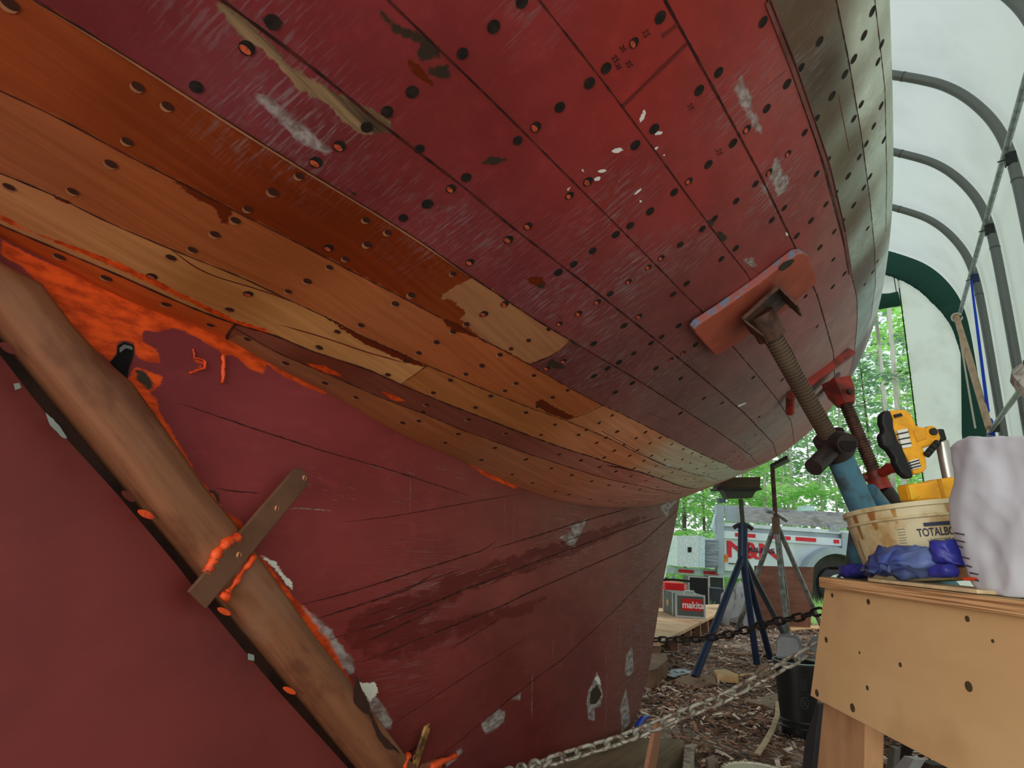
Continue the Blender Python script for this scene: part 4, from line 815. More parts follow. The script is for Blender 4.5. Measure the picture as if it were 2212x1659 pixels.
# loose chips on the mulch
CH = []
for (n, x0, x1, y0_, y1_, smax) in ((9000, -1.9, .35, .9, 4.2, .03), (7000, -2.8, .9, 3.6, 8.8, .034), (700, -.2, .7, .8, 2.2, .03)):
    CH.append(np.stack([RSn.uniform(x0, x1, n), RSn.uniform(y0_, y1_, n), RSn.uniform(.25, 1, n)*smax], 1))
CH = np.concatenate(CH); V, Fc, Mi = [], [], []
for x, y, L in CH:
    a = RSn.uniform(0, PI); t = RSn.uniform(-.35, .35); r2 = RSn.uniform(-.6, .6); d = A([math.cos(a)*math.cos(t), math.sin(a)*math.cos(t), math.sin(t)])*L; e = nrm(A([-math.sin(a), math.cos(a), r2]))*L*RSn.uniform(.15, .4); u_ = A([0, 0, .0025])
    c = A([x, y, .002+RSn.rand()*.008+abs(d[2])*.5]); o = len(V)
    k = RSn.uniform(.3, .9); V += [c-d-e*k, c+d*.9-e, c+d+e*k, c-d*.8+e, c-d-e*k+u_, c+d*.9-e+u_, c+d+e*k+u_, c-d*.8+e+u_]
    Fc += [(o+4, o+5, o+6, o+7), (o, o+1, o+5, o+4), (o+1, o+2, o+6, o+5), (o+2, o+3, o+7, o+6), (o+3, o, o+4, o+7)]; mi = int(RSn.choice([0, 0, 0, 1, 1, 2, 3])) ; Mi += [mi]*5
mb = MB(); mb.v = [tuple(v) for v in V]; mb.f = Fc; mb.m = Mi
ch = mb.build('bark_chips', [pm('chip_dark', s(72, 50, 40, 2.8), .85, bs=0, scale=60), pm('chip_brown', s(112, 84, 68, 2.8), .85, bs=0, scale=60), pm('chip_pale', s(184, 162, 148, 2.2), .8, bs=0, scale=60), pm('chip_grey', s(128, 114, 106, 2.8), .85, bs=0, scale=60)], fix=False, origin=(0, 0, 0))
tag(ch, 'loose brown bark and wood chips covering the ground under the boat', 'wood chips', kind='stuff')
# ---------------------------------------------------------------- light: overcast bright sky through the white cover
w = bpy.data.worlds.new('sky'); SC.world = w; w.use_nodes = True; nt = w.node_tree; bg = nt.nodes['Background']
tc = nt.nodes.new('ShaderNodeTexCoord').outputs['Generated']; sx = nt.nodes.new('ShaderNodeSeparateXYZ'); nt.links.new(tc, sx.inputs[0])
cc = mixc(nt, ramp(nt, sx.outputs[2], -.05, .5), (1., 1., 1., 1), (.78, .90, 1., 1)); nt.links.new(cc, bg.inputs[0]); bg.inputs[1].default_value = .95
sl = bpy.data.lights.new('sun', 'SUN'); sl.energy = 1.7; sl.angle = math.radians(18); sl.color = (1., .97, .9); so = bpy.data.objects.new('sun', sl); COL.objects.link(so); so.rotation_euler = Vector((-.50, -.72, -.72)).to_track_quat('-Z', 'Y').to_euler()
al = bpy.data.lights.new('rear_fill_light', 'AREA'); al.shape = 'RECTANGLE'; al.size = 3.7; al.size_y = 2.8; al.energy = 140.; al.color = (1., .98, .95); ao = bpy.data.objects.new('rear_fill_light', al); COL.objects.link(ao); ao.location = (-.9, -2.62, 1.5); ao.rotation_euler = (math.radians(90), 0, 0)  # added area lamp behind the camera, brightens bench, bag and rudder
cam = bpy.data.cameras.new('camera'); cam.sensor_fit = 'HORIZONTAL'; cam.sensor_width = 36.; cam.lens = 36.*F/2212.; cam.clip_start = .02; cam.clip_end = 300
co = bpy.data.objects.new('camera', cam); COL.objects.link(co); SC.camera = co
from mathutils import Matrix
co.matrix_world = Matrix(((R_[0], U_[0], -W_[0], CAM[0]), (R_[1], U_[1], -W_[1], CAM[1]), (R_[2], U_[2], -W_[2], CAM[2]), (0, 0, 0, 1)))
SC.view_settings.view_transform = 'Standard'; SC.view_settings.look = 'None'; SC.view_settings.gamma = 1.; SC.view_settings.use_curve_mapping = False; SC.view_settings.exposure = .2
SC.cycles.max_bounces = 7; SC.cycles.diffuse_bounces = 5; SC.cycles.transmission_bounces = 5; SC.cycles.caustics_reflective = False; SC.cycles.caustics_refractive = False; SC.cycles.use_adaptive_sampling = True; SC.cycles.adaptive_threshold = .05; SC.cycles.use_denoising = True
# ================================================================= JACK STANDS
M_rust = pm('rusted_steel', s(72, 48, 38, 1.9), .6, .35, scale=26, col2=s(46, 32, 26, 1.5), bs=.4); M_thread = pm('greased_thread', s(78, 64, 50, 1.9), .55, .35, scale=5, col2=s(66, 52, 42, 1.8), bs=0)
M_bluep = pm('worn_blue_paint', s(50, 84, 98, 2.4), .45, .1, scale=9, col2=s(48, 58, 60, 2.), lo=.52, hi=.68, bs=.3); M_redp = pm('worn_red_paint', s(130, 38, 28, 1.8), .5, scale=14, col2=s(80, 30, 24, 1.6), bs=.2)
M_darkp = pm('dark_steel', s(52, 44, 42, 1.4), .5, .3, scale=14, bs=.2); M_padface = pm('pad_orange_paint', s(132, 60, 42, 2.1), .7, scale=5, col2=s(112, 48, 34, 1.9), bs=.1)
M_padedge = pm('layered_paint_edge', s(118, 66, 62, 2.), .8, scale=34, col2=s(82, 92, 108, 1.9), lo=.46, hi=.56, bs=.5, sx=(1, 1, .6)); M_navy = pm('navy_paint', s(28, 40, 66, 1.4), .4, .15, scale=9, bs=.1)
M_olive = pm('olive_steel', s(60, 66, 52, 1.4), .5, .3, bs=.1); M_greyst = pm('galvanised_legs', s(128, 134, 132, 1.4), .45, .4, scale=11, col2=s(88, 90, 88, 1.3), bs=0); M_blockw = pm('dark_block_wood', s(70, 58, 46, 1.6), .8, scale=10)
def screw_rod(a, b, r, pitch, parent, mat, name='screw_rod', depth=.12):
    a, b = A(a, float), A(b, float); L = np.linalg.norm(b-a); prof = []; n = int(L/pitch)
    for i in range(n): h = i*pitch; prof += [(h, r*(1-depth)), (h+pitch*.25, r*(1-depth)), (h+pitch*.4, r), (h+pitch*.8, r)]
    prof.append((L, r*(1-depth))); mb = MB(); mb.lathe(a, b-a, prof, 20); return mb.build(name, mat, parent, smooth=True)
def rounded(w, h, r, n=6):
    P = []
    for cx, cy, a0 in ((w-r, h-r, 0), (-w+r, h-r, 1), (-w+r, -h+r, 2), (w-r, -h+r, 3)):
        for k in range(n+1): t = a0*PI/2+k/n*PI/2; P.append((cx+r*math.cos(t), cy+r*math.sin(t)))
    return P
# --- near blue stand
y0, t0 = hit([(1628, 650)])[0]; Pc = surf(y0, t0); Nn = hnorm(y0, t0); TG_ = nrm(surf(y0, t0+1e-3)-Pc); TY = nrm(np.cross(Nn, TG_)); TY = TY if TY[1] > 0 else -TY
Bs = onY(A([(1884, 1215)], float), 1.80)[0]; Bd = A([Bs[0]+.05, 1.86, 0.]); js = thing('boat_stand', 'blue steel boat stand with thick threaded screw and orange pad under the hull', 'boat stand', Bd, 'adjustable stands propping the hull')
def padboard(px, th, parent, off, edge=M_padedge, hole=None):
    """board lying on the skin: outline through surveyed corners, pushed out by its thickness"""
    c = onP(A(px, float), Nn, (Pc+Nn*(off+th))@Nn); c = list(c); mb = MB()
    ctr = A(c).mean(0); n = len(c); V = c+[p-Nn*th for p in c]
    mb.add(V, [tuple(range(n)), tuple(range(n, 2*n))[::-1]]+[(i, (i+1) % n, (i+1) % n+n, i+n) for i in range(n)], [0, 1]+[1]*n); return mb.build('pad', [M_padface, edge], parent, bevel=.003)
pad = padboard([(1500, 712), (1508, 702), (1560, 668), (1640, 612), (1700, 566), (1722, 549), (1736, 546), (1746, 552), (1764, 598), (1765, 610), (1758, 618), (1700, 668), (1620, 724), (1556, 766), (1544, 767), (1538, 760), (1504, 722)], .019, js, .001)
ph = onP(A([(1683, 578), (1694, 567), (1712, 560), (1717, 562), (1708, 574), (1692, 585), (1684, 585)], float), Nn, (Pc+Nn*.0215)@Nn); mb = MB(); mb.prism(list(ph), -Nn*.002); mb.build('pad_hole', pm('hole_shadow', s(56, 46, 34, 1.3), .9, bs=0), pad)
# steel swivel bracket
S0 = onY(A([(1655, 705)], float), 1.475)[0]; S1 = onY(A([(1795, 952)], float), 1.66)[0]; ax = nrm(S1-S0)
top = Pc+Nn*.03
mb = MB(); fx = TG_; mb.box(top+Nn*.006, (.055, .05, .005), (TG_, TY, Nn)); 
for sg in (-1, 1): mb.prism([top+TG_*sg*.05+TY*.045+Nn*.008, top+TG_*sg*.05-TY*.045+Nn*.008, top+TG_*sg*.046-TY*.035+Nn*.065, top+TG_*sg*.046+TY*.035+Nn*.065], TG_*sg*.006)
mb.build('swivel_bracket', M_rust, js, bevel=.002)
mb = MB(); mb.tube([S0-ax*.035, S0+ax*.03], .034, 18); mb.build('screw_socket', M_rust, js, smooth=True)
screw_rod(S0+ax*.02, S1, .0215, .0085, js, M_thread, depth=.17)
# bent pipe handle nut with two arms
h1 = onY(A([(1831, 958)], float), 1.58)[0]; h0 = onY(A([(1757, 1010)], float), 1.58)[0]; hc = onY(A([(1800, 968)], float), 1.65)[0]
mb = MB(); mb.tube([hc, hc+(h1-hc)*.55+A([0, 0, .012]), h1], .0235, 16); mb.build('handle_arm', M_darkp, js, smooth=True)
mb = MB(); mb.tube([h1+nrm(h1-hc)*-.002, h1+nrm(h1-hc)*.002], .0185, 16); mb.build('handle_bore', pm('bore_black', s(24, 18, 16), .9, bs=0), js)
mb = MB(); mb.tube([hc+A([0, 0, 0]), hc+(h0-hc)*.55, h0], .021, 16); mb.build('handle_arm', M_darkp, js, smooth=True)
mb = MB(); mb.tube([S1-ax*.015, S1+ax*.045], .038, 20); mb.build('screw_nut', M_darkp, js, smooth=True)
P1 = S1+ax*.035; mb = MB(); P2 = onY(A([(1890, 1160)], float), 1.76)[0]; mb.tube([P1, P2, P2+(Bd-P2)*.3], .031, 20); mb.build('post', M_bluep, js, smooth=True)
def leg3(parent, a, b, w0, w1, mat, n=None):
    a, b = A(a, float), A(b, float); mb = MB(); d = nrm(b-a); e = nrm(np.cross(d, UPV)) if abs(d[2]) < .99 else A([1., 0, 0]); f = np.cross(d, e)
    mb.add([a+e*.012-f*w0*.0, a-e*.012, a-e*.012+f*w0, a+e*.012+f*w0, b+e*.012, b-e*.012, b-e*.012+f*w1, b+e*.012+f*w1], [(0, 1, 2, 3), (7, 6, 5, 4), (0, 4, 5, 1), (1, 5, 6, 2), (2, 6, 7, 3), (3, 7, 4, 0)]); return mb.build('leg', mat, parent, bevel=.004)
for (px0, Y0_), (px1, Y1_) in ((((1862, 1075), 1.73), ((1848, 1235), 1.86)), (((1878, 1060), 1.74), ((1945, 1150), 1.9))):
    a = onY(A([px0], float), Y0_)[0]; m_ = onY(A([px1], float), Y1_)[0]; d = nrm(m_-a); b_ = m_+d*(m_[2]/max(-d[2], .2)); 
    if px0[0] > 1870: b_ = A([.62, 1.55, 0.])
    mb = MB(); q = nrm(np.cross(d, HF)); mb.tube([a, m_, A([b_[0], b_[1], .015])], [.02, .026, .026], 14); mb.build('leg', M_bluep, js, smooth=True)
    ctr = P2+(Bd-P2)*.0; mb = MB(); mb.prism([a-d*.06, m_+d*.02, P2+(Bd-P2)*.18, P1+(P2-P1)*.5], HF*.006); mb.build('gusset', M_bluep, js, bevel=.002)
mb = MB(); mb.tube([P2+A([.0, .03, -.02]), A([.72, 2.15, .02])], .024, 14); mb.build('leg', M_bluep, js, smooth=True)
# --- far red stand
y2, t2 = hit([(1770, 815)])[0]; Pc2 = surf(y2, t2); N2 = hnorm(y2, t2); T2 = nrm(surf(y2, t2+1e-3)-Pc2); Y2 = nrm(np.cross(N2, T2)); Y2 = Y2 if Y2[1] > 0 else -Y2
R0 = Pc2+N2*.10; R1 = onY(A([(1893, 1030)], float), 2.62)[0]; R2 = onY(A([(1935, 1095)], float), 2.68)[0]; rb_ = A([R2[0]+.16, 2.85, 0.])
rs = thing('boat_stand', 'red boat stand behind the blue one, its angle iron pad under the bilge', 'boat stand', rb_, 'adjustable stands propping the hull')
e1 = hit([(1692, 868), (1698, 848), (1755, 805), (1833, 750)]); E3 = surf(e1[:, 0], e1[:, 1])
P_ = [E3[1]+N2*.012, E3[2]+N2*.014, E3[3]+N2*.012]
mb = MB(); Q = E3[3]-E3[1]; u = nrm(Q); mb.prism([E3[1]+N2*.004, E3[3]+N2*.004, E3[3]+N2*.004+Y2*.035, E3[1]+N2*.004+Y2*.035], N2*.03); mb.build('pad_rail', M_redp, rs, bevel=.002)
mb = MB(); mb.tube([E3[1]+N2*.02, E3[0]+N2*.03+A([0, 0, -.02])], .016, 10); mb.build('rail_end', M_redp, rs, smooth=True)
mb = MB(); mb.prism([R0-N2*.07-T2*.09+Y2*.05, R0-N2*.07+T2*.07+Y2*.05, R0-N2*.07+T2*.07+Y2*.20, R0-N2*.07-T2*.09+Y2*.20], N2*.012); mb.build('pad_plate', pm('pale_worn_paint', s(150, 128, 130, 1.6), .6, scale=30, col2=s(96, 70, 68, 1.4), bs=.2), rs, bevel=.002)
axr = nrm(R1-R0)
a_, b__, c_ = frame(axr); mb = MB(); mb.tube([R0-axr*.05, R0+axr*.0, R0+axr*.05], [.062, .058, .036], 6); mb.build('swivel_bracket', M_redp, rs, bevel=.003)
mb = MB(); mb.tube([R0-a_*.01+axr*.01-HF*.05, R0-a_*.01+axr*.01-HF*.065], .012, 10); mb.build('pivot_bolt', M_rust, rs, smooth=True)
screw_rod(R0+axr*.04, R1, .0235, .010, rs, M_rust, depth=.13)
mb = MB(); mb.tube([R1-axr*.02, R1+axr*.05], .036, 14); mb.build('screw_nut', M_redp, rs, smooth=True)
ha = onY(A([(1952, 1010)], float), 2.5)[0]; hb = onY(A([(1848, 1033)], float), 2.6)[0]
mb = MB(); mb.tube([R1+A([0, 0, 0]), R1+(ha-R1)*.5+A([0, 0, .015]), ha], [.014, .02, .012], 10); mb.build('handle_arm', M_redp, rs, smooth=True)
mb = MB(); mb.tube([R1, R1+(hb-R1)*.6, hb], [.014, .016, .010], 10); mb.build('handle_arm', M_redp, rs, smooth=True)
mb = MB(); mb.tube([R1+axr*.04, R2, rb_+A([0, 0, .45])], .034, 16); mb.build('post', M_darkp, rs, smooth=True)
for an in (.3, 2.4, 4.6): mb = MB(); mb.tube([rb_+A([0, 0, .62]), rb_+A([math.cos(an)*.34, math.sin(an)*.34, .012])], .02, 10); mb.build('leg', M_darkp, rs, smooth=True)
# --- navy four legged stand under the forefoot
tipY = 5.2; Tp = onY(A([(1604, 1205)], float), tipY)[0]; col = onY(A([(1605, 1138)], float), tipY)[0]; hd = onY(A([(1600, 1078)], float), tipY)[0]
ft = [onZ(A([q], float), .015)[0] for q in ((1501, 1463), (1635, 1434), (1664, 1421), (1700, 1383))]
ns = thing('boat_stand', 'navy blue boat stand with four splayed legs, dark timber block on its top', 'boat stand', A([Tp[0], Tp[1], 0]), 'adjustable stands propping the hull')
mb = MB(); mb.tube([col+A([0, 0, .03]), Tp, Tp-A([0, 0, .06])], [.036, .038, .036], 14); mb.build('post', M_navy, ns, smooth=True)
for f in ft:
    d = nrm(f-Tp); mb = MB(); mb.tube([Tp+A([0, 0, .015])+d*.01, f], .026, 12); mb.build('leg', M_navy, ns, smooth=True)
mb = MB(); mb.tube([col, hd], .018, 12); mb.build('screw_rod', M_olive, ns, smooth=True)
mb = MB(); mb.tube([col-HR*.075-A([0, 0, .012]), col-HR*.045+A([0, 0, .008]), col+HR*.045+A([0, 0, .008]), col+HR*.075-A([0, 0, .012])], .017, 12); mb.build('handle', M_darkp, ns, smooth=True)
Dn = float((hd-CAM)@HF); q = onD(A([(1562, 1057), (1636, 1057), (1625, 1075), (1573, 1076)], float), Dn-.05); mb = MB(); mb.prism(list(q), HF*.11); mb.build('channel_head', M_olive, ns, bevel=.003)
q = onD(A([(1549, 1052), (1645, 1054), (1645, 1059), (1549, 1058)], float), Dn-.08); mb = MB(); mb.prism(list(q), HF*.17); mb.build('head_plate', M_darkp, ns, bevel=.002)
q = onD(A([(1553, 1032), (1643, 1030), (1642, 1054), (1554, 1053)], float), Dn-.07); mb = MB(); mb.prism(list(q), HF*.15); mb.build('timber_block', M_blockw, ns, bevel=.003)
# --- grey tripod stand beyond it
gY = 7.15; Gt = onY(A([(1676, 1128)], float), gY)[0]; gh = onY(A([(1668, 1004)], float), gY)[0]
gf = [onZ(A([q], float), .012)[0] for q in ((1592, 1361), (1701, 1380), (1706, 1352))]; gf.append(onY(A([(1776, 1328)], float), gf[2][1])[0]*A([1, 1, 0])+A([0, 0, .012]))
gs = thing('boat_stand', 'slender grey tripod boat stand behind the navy one, with a tilted bar on top', 'boat stand', A([Gt[0], Gt[1], 0]), 'adjustable stands propping the hull')
for f in gf: mb = MB(); mb.tube([Gt, f], .027, 10); mb.build('leg', M_greyst, gs, smooth=True)
mb = MB(); mb.tube([Gt+A([0, 0, .05]), Gt-A([0, 0, .12])], .04, 12); mb.build('post', pm('brown_collar', s(92, 72, 58, 1.5), .6, .2, bs=.1), gs, smooth=True)
mb = MB(); mb.tube([Gt, gh], .024, 10); mb.build('screw_rod', M_rust, gs, smooth=True)
mb = MB(); mb.tube([Gt+A([0, 0, .06])-HR*.10+A([0, 0, .05]), Gt+A([0, 0, .10]), Gt+A([0, 0, .05])+HR*.12-A([0, 0, .03])], .02, 10); mb.build('handle', M_greyst, gs, smooth=True)
q = onY(A([(1663, 1003), (1700, 983), (1702, 991), (1666, 1009)], float), gY-.1); mb = MB(); mb.prism(list(q), A([0, .2, 0])); mb.build('top_bar', M_darkp, gs, bevel=.003)
# ================================================================= CHAINS
M_ch = pm('galvanised_chain', s(140, 140, 128, 1.3), .55, .35, scale=60, col2=s(98, 82, 66, 1.2), lo=.45, hi=.6, bs=.2); M_ch2 = pm('dark_chain', s(50, 42, 38, 1.3), .6, .4, scale=60, bs=.1)
def chain(P, pitch, r, w, mat, name, label, tw=0.):
    P = A(P, float); k = np.linspace(0, 1, 200); L0 = np.concatenate([[0], np.cumsum(np.linalg.norm(np.diff(P, axis=0), axis=1))]); L0 /= L0[-1]
    Q = np.stack([np.interp(k, L0, P[:, i]) for i in range(3)], 1)
    for _ in range(30): Q[1:-1] = (Q[:-2]+Q[2:]+2*Q[1:-1])/4
    L = np.concatenate([[0], np.cumsum(np.linalg.norm(np.diff(Q, axis=0), axis=1))]); n = int(L[-1]/pitch); mb = MB(); e0 = None
    for i in range(n):
        c = A([np.interp((i+.5)*pitch, L, Q[:, j]) for j in range(3)]); d = nrm(A([np.interp((i+.9)*pitch, L, Q[:, j])-np.interp((i+.1)*pitch, L, Q[:, j]) for j in range(3)]))
        a, b, d = frame(d); th = (i % 2)*PI/2+.5+tw; e = math.cos(th)*a+math.sin(th)*b; hl = pitch*.5+r*.9-w; pts = []
        for s2, c0 in ((1, 1), (-1, -1)):
            for t in np.linspace(-PI/2, PI/2, 6): pts.append(c+d*(s2*(hl+w*math.cos(t)*1.0))+e*w*math.sin(t)*s2)
        mb.tube(pts, r, 8, closed=True)
    o = mb.build(name, mat, smooth=True, fix=False); tag(o, label, 'chain'); return o
cpx = [(1100, 1668), (1180, 1647), (1250, 1625), (1330, 1602), (1400, 1575), (1480, 1541), (1560, 1510), (1640, 1466), (1690, 1440), (1740, 1410), (1790, 1385)]
Yc = np.linspace(1.28, 1.62, len(cpx)); cp = [onY(A([q], float), y)[0] for q, y in zip(cpx, Yc)]
chain([onX(A([(1060, 1680)], float), -.9)[0]*A([1, 1, 1])]+cp[1:]+[cp[-1]+A([.12, .1, .1])], .033, .0042, .0105, M_ch, 'galvanised_chain', 'pale galvanised chain slanting across the foreground from the keel to the workbench')
cpx = [(1380, 1383), (1425, 1382), (1500, 1381), (1560, 1374), (1610, 1362), (1660, 1345), (1720, 1335), (1780, 1318)]
cp = [onY(A([q], float), y)[0] for q, y in zip(cpx, np.linspace(3.35, 2.95, len(cpx)))]; chain(cp, .048, .0055, .0145, M_ch2, 'dark_chain', 'thin dark chain strung low behind the keel, past the navy stand')
# ================================================================= WORKBENCH
M_ply = woodmat('bench_plywood', s(170, 142, 102, 1.9), s(162, 132, 92, 1.9), (3, 3, 7), c3=s(150, 118, 78, 1.8), bs=.05); M_plye = pm('plywood_edge', s(178, 142, 100, 1.8), .7, scale=1., sx=(4, 4, 420), col2=s(124, 88, 56, 1.6), lo=.42, hi=.62, bs=.2)
M_leg = woodmat('bench_leg_wood', s(150, 118, 84, 1.9), s(134, 98, 68, 1.9), (18, 18, 2.5), c3=s(112, 66, 42, 1.2)); M_scrw = pm('countersunk_screw', s(96, 84, 62, 1.2), .5, .4, bs=0, scale=200); M_topply = woodmat('bench_top_ply', s(176, 150, 104, 1.25), s(158, 128, 84, 1.25), (6, 30, 3), c3=s(120, 90, 60, 1.2))
TZ = .797
bl, brr = onZ(A([(1757, 1244), (2212, 1297)], float), TZ); bd = nrm(brr-bl); bn = nrm(A([-bd[1], bd[0], 0])); bn = bn if bn@HF > 0 else -bn
bz = thing('workbench', 'plywood topped workbench with deep pale plywood apron in the lower right corner', 'workbench', (bl+bd*.3+bn*.1)*A([1, 1, 0])); far = bl+bd*1.35
W = .30; TH = .021
mb = MB(); c0 = bl+bn*.012; pts = [bl+bd*.02, bl+bn*.03, bl+bn*W, far+bn*W, far]
mb.add([p for p in pts]+[p-A([0, 0, TH]) for p in pts], [tuple(range(5)), tuple(range(5, 10))[::-1]]+[(i, (i+1) % 5, (i+1) % 5+5, i+5) for i in range(5)], [0, 0]+[1]*5); mb.build('bench_top', [M_topply, M_plye], bz, bevel=.003)
pc = (bl+bn*.018)@bn; ap = onP(A([(1781, 1262), (1750, 1503), (2050, 1661), (2300, 1793)], float), bn, pc); apr = [ap[0]*A([1, 1, 0])+A([0, 0, TZ-TH]), ap[1], ap[2], ap[3]]
e4 = apr[3]; apr += [A([e4[0], e4[1], TZ-TH])]; mb = MB(); mb.prism(apr, bn*.018); ao = mb.build('apron', M_ply, bz, bevel=.0015)
for (x, y), r in (((1798, 1286), 4), ((1876, 1300), 5), ((2090, 1337), 5), ((1785, 1382), 5), ((1857, 1410), 2.5), ((1945, 1436), 4), ((1765, 1497), 6), ((1842, 1529), 7), ((2093, 1483), 8), ((2145, 1385), 3), ((1874, 1486), 4)):
    P = onP(A([(x, y)], float), bn, pc)[0]; rr = r*np.linalg.norm(P-CAM)/F; mb = MB(); mb.lathe(P+bn*.001, -bn, [(0, rr), (.0016, rr), (.0019, rr*.6)], 12); mb.build('screw', M_scrw, ao)
lg = onP(A([(1768, 1490), (1755, 1661), (1890, 1661), (1896, 1550)], float), bn, pc+.02); dz = lambda a, b, z: a+(b-a)*((z-a[2])/(b[2]-a[2]))
q = [lg[0], dz(lg[0], lg[1], 0.), dz(lg[3], lg[2], 0.), lg[3]]; q[0] = dz(q[1], onP(A([(1800, 1290)], float), bn, pc+.02)[0], TZ-TH-.002); q[3] = A([q[3][0], q[3][1], TZ-TH]); mb = MB(); mb.prism(q, bn*.036); mb.build('leg', M_leg, bz, bevel=.003)
for off in (.0, .95):
    for sd in (W-.05,): b0 = bl+bd*(.06+off)+bn*sd; mb = MB(); mb.box(b0*A([1, 1, .5])-A([0, 0, TH/2-.0]), (.02, .04, (TZ-TH)/2-.001), (bn, bd, UPV)); mb.build('leg', M_leg, bz, bevel=.003)
b0 = bl+bd*1.2+bn*.05; mb = MB(); mb.box(A([b0[0], b0[1], (TZ-TH)/2]), (.018, .045, (TZ-TH)/2-.001), (bn, bd, UPV)); mb.build('leg', M_leg, bz, bevel=.003)
# dark slab leaning beside the bench leg
q = onP(A([(1763, 1518), (1770, 1522), (1754, 1661), (1732, 1661), (1738, 1600)], float), bn, pc+.075); mb = MB(); q = list(q); q[3] = dz(q[4], q[3], 0.0); q[2] = dz(q[1], q[2], 0.0); mb.prism(q, bn*.02); o = mb.build('dark_slab', pm('black_rubber', s(54, 56, 60, 1.2), .6, bs=.1), bevel=.002); tag(o, 'dark grey narrow board standing beside the left leg of the workbench', 'board')
# --- on the bench
def onbench(px): return onZ(A([px], float), TZ)[0]
Ds = lambda P: float((A(P)-CAM)@HF)
# thin board
D0 = 1.0
a = onD(A([(1873, 1246), (2080, 1268)], float), D0)
dD = Ds(bl+bd*.22+bn*.03); q0 = onP(A([(1874, 1249), (2110, 1273)], float), bn, (bl+bn*.012)@bn); q0[:, 2] = TZ+.001; ww = [q0[0], q0[1], q0[1]+bn*.09, q0[0]+bn*.12+bd*.02]
mb = MB(); mb.prism(ww, A([0, 0, .0055])); tb_ = mb.build('thin_board', pm('thin_ply', s(214, 190, 148, 1.15), .7, scale=20, bs=.05), bevel=.001); tag(tb_, 'thin pale offcut of plywood lying at the front edge of the workbench under the gloves', 'board')
q = onP(A([(1798, 1243), (1822, 1249), (1822, 1241), (1800, 1237)], float), bn, 0) if False else None
# blue gloves heap
M_glove = pm('blue_nitrile', s(60, 76, 138, 1.35), .5, scale=18, col2=s(88, 106, 152, 1.35), lo=.4, hi=.6, bs=.5, bd=.004, spec=.5); M_glove2 = pm('deep_blue_nitrile', s(54, 58, 150, 1.15), .45, scale=14, col2=s(38, 42, 120, 1.3), bs=.4)
def lump(px, plane_c, th, name, mat, parent=None, amp=.006, seed=1, label=None, cat=None, z0=None, group=None):
    """crumpled soft body: silhouette traced at its own distance, swollen to a real thickness"""
    from mathutils import noise as mn
    q = onP(dens(list(px)+[px[0]], 6)[:-1], bn, plane_c); c = q.mean(0); G = []
    for k, (sc, dp) in enumerate([(1., 0), (.94, -.28), (.8, -.42), (.6, -.5), (.35, -.55), (.08, -.56)]):
        ring = c+(q-c)*sc+bn*dp*th
        if k: ring = ring+A([[mn.noise(Vector(p*38)+Vector((seed*7, 0, 0)))+.8*abs(mn.noise(Vector(p*75))), mn.noise(Vector(p*38)+Vector((0, seed*9, 5))), mn.noise(Vector(p*55)+Vector((3, 1, seed*5)))] for p in ring])*amp
        G.append(ring)
    bk = [c+(q-c)*sc+bn*dp*th for sc, dp in ((.94, .3), (.8, .42), (.4, .5), (.08, .5))]
    allr = G[::-1]+bk; n = len(q); mb = MB(); V = [p for r in allr for p in r]; Fc = [(i*n+k, i*n+(k+1) % n, (i+1)*n+(k+1) % n, (i+1)*n+k) for i in range(len(allr)-1) for k in range(n)]
    Fc += [tuple(range(n))[::-1], tuple((len(allr)-1)*n+k for k in range(n))]; mb.add(V, Fc)
    if z0 is not None: mb.v = [(x, y, max(z, z0)) for x, y, z in mb.v]
    o = mb.build(name, mat, parent, smooth='all')
    if label: tag(o, label, cat, group)
    return o
pcg = (bl+bn*.075)@bn
lump([(1822, 1222), (1850, 1219), (1888, 1216), (1895, 1225), (1886, 1246), (1850, 1250), (1824, 1247)], pcg-.0, .05, 'nitrile_glove', M_glove2, label='deep blue glove finger end at the left tip of the glove pile', cat='glove', z0=TZ+.0008, seed=2)
lump([(1872, 1246), (1888, 1222), (1905, 1198), (1930, 1183), (1960, 1178), (1990, 1180), (2025, 1190), (2036, 1205), (2040, 1225), (2020, 1238), (2018, 1247), (1950, 1250)], pcg-.012, .075, 'nitrile_glove', M_glove, amp=.019, seed=5, label='crumpled translucent blue nitrile glove in the middle of the workbench pile', cat='glove', z0=TZ+.0068)
lump([(2022, 1188), (2035, 1172), (2058, 1164), (2066, 1166), (2074, 1190), (2090, 1222), (2070, 1224), (2050, 1222), (2030, 1214)], pcg-.002, .06, 'nitrile_glove', M_glove2, amp=.014, seed=8, label='bright blue glove bunched against the foot of the white bag', cat='glove', z0=TZ+.007)
lump([(2018, 1228), (2035, 1218), (2052, 1218), (2061, 1232), (2058, 1246), (2035, 1249), (2018, 1246)], pcg-.03, .03, 'nitrile_glove', M_glove2, amp=.004, seed=9, label='small round ball of blue glove at the front right of the pile', cat='glove', z0=TZ+.0068)
P0, P1_ = onP(A([(1791, 1227), (1826, 1228)], float), bn, pcg); d = nrm(P1_-P0); mb = MB(); mb.lathe(P0, d, [(0, .002), (.001, .0034), (.008, .0034), (.010, .0022), (.014, .0022), (.016, .0036), (.045, .0036)], 6); o = mb.build('driver_bit', pm('black_oxide', s(30, 28, 28), .4, .5, bs=0)); tag(o, 'black hex driver bit sticking out left from the blue glove pile', 'drill bit')
q = onP(A([(2052, 1222), (2100, 1226), (2112, 1250), (2058, 1250)], float), bn, pcg+.005); q[2:, 2] = np.maximum(q[2:, 2], TZ+.0068); mb = MB(); mb.prism(list(q), bn*.02); o = mb.build('wood_offcut', M_leg, bevel=.002); tag(o, 'small brown block of wood on the thin board beside the white bag', 'wood offcut')
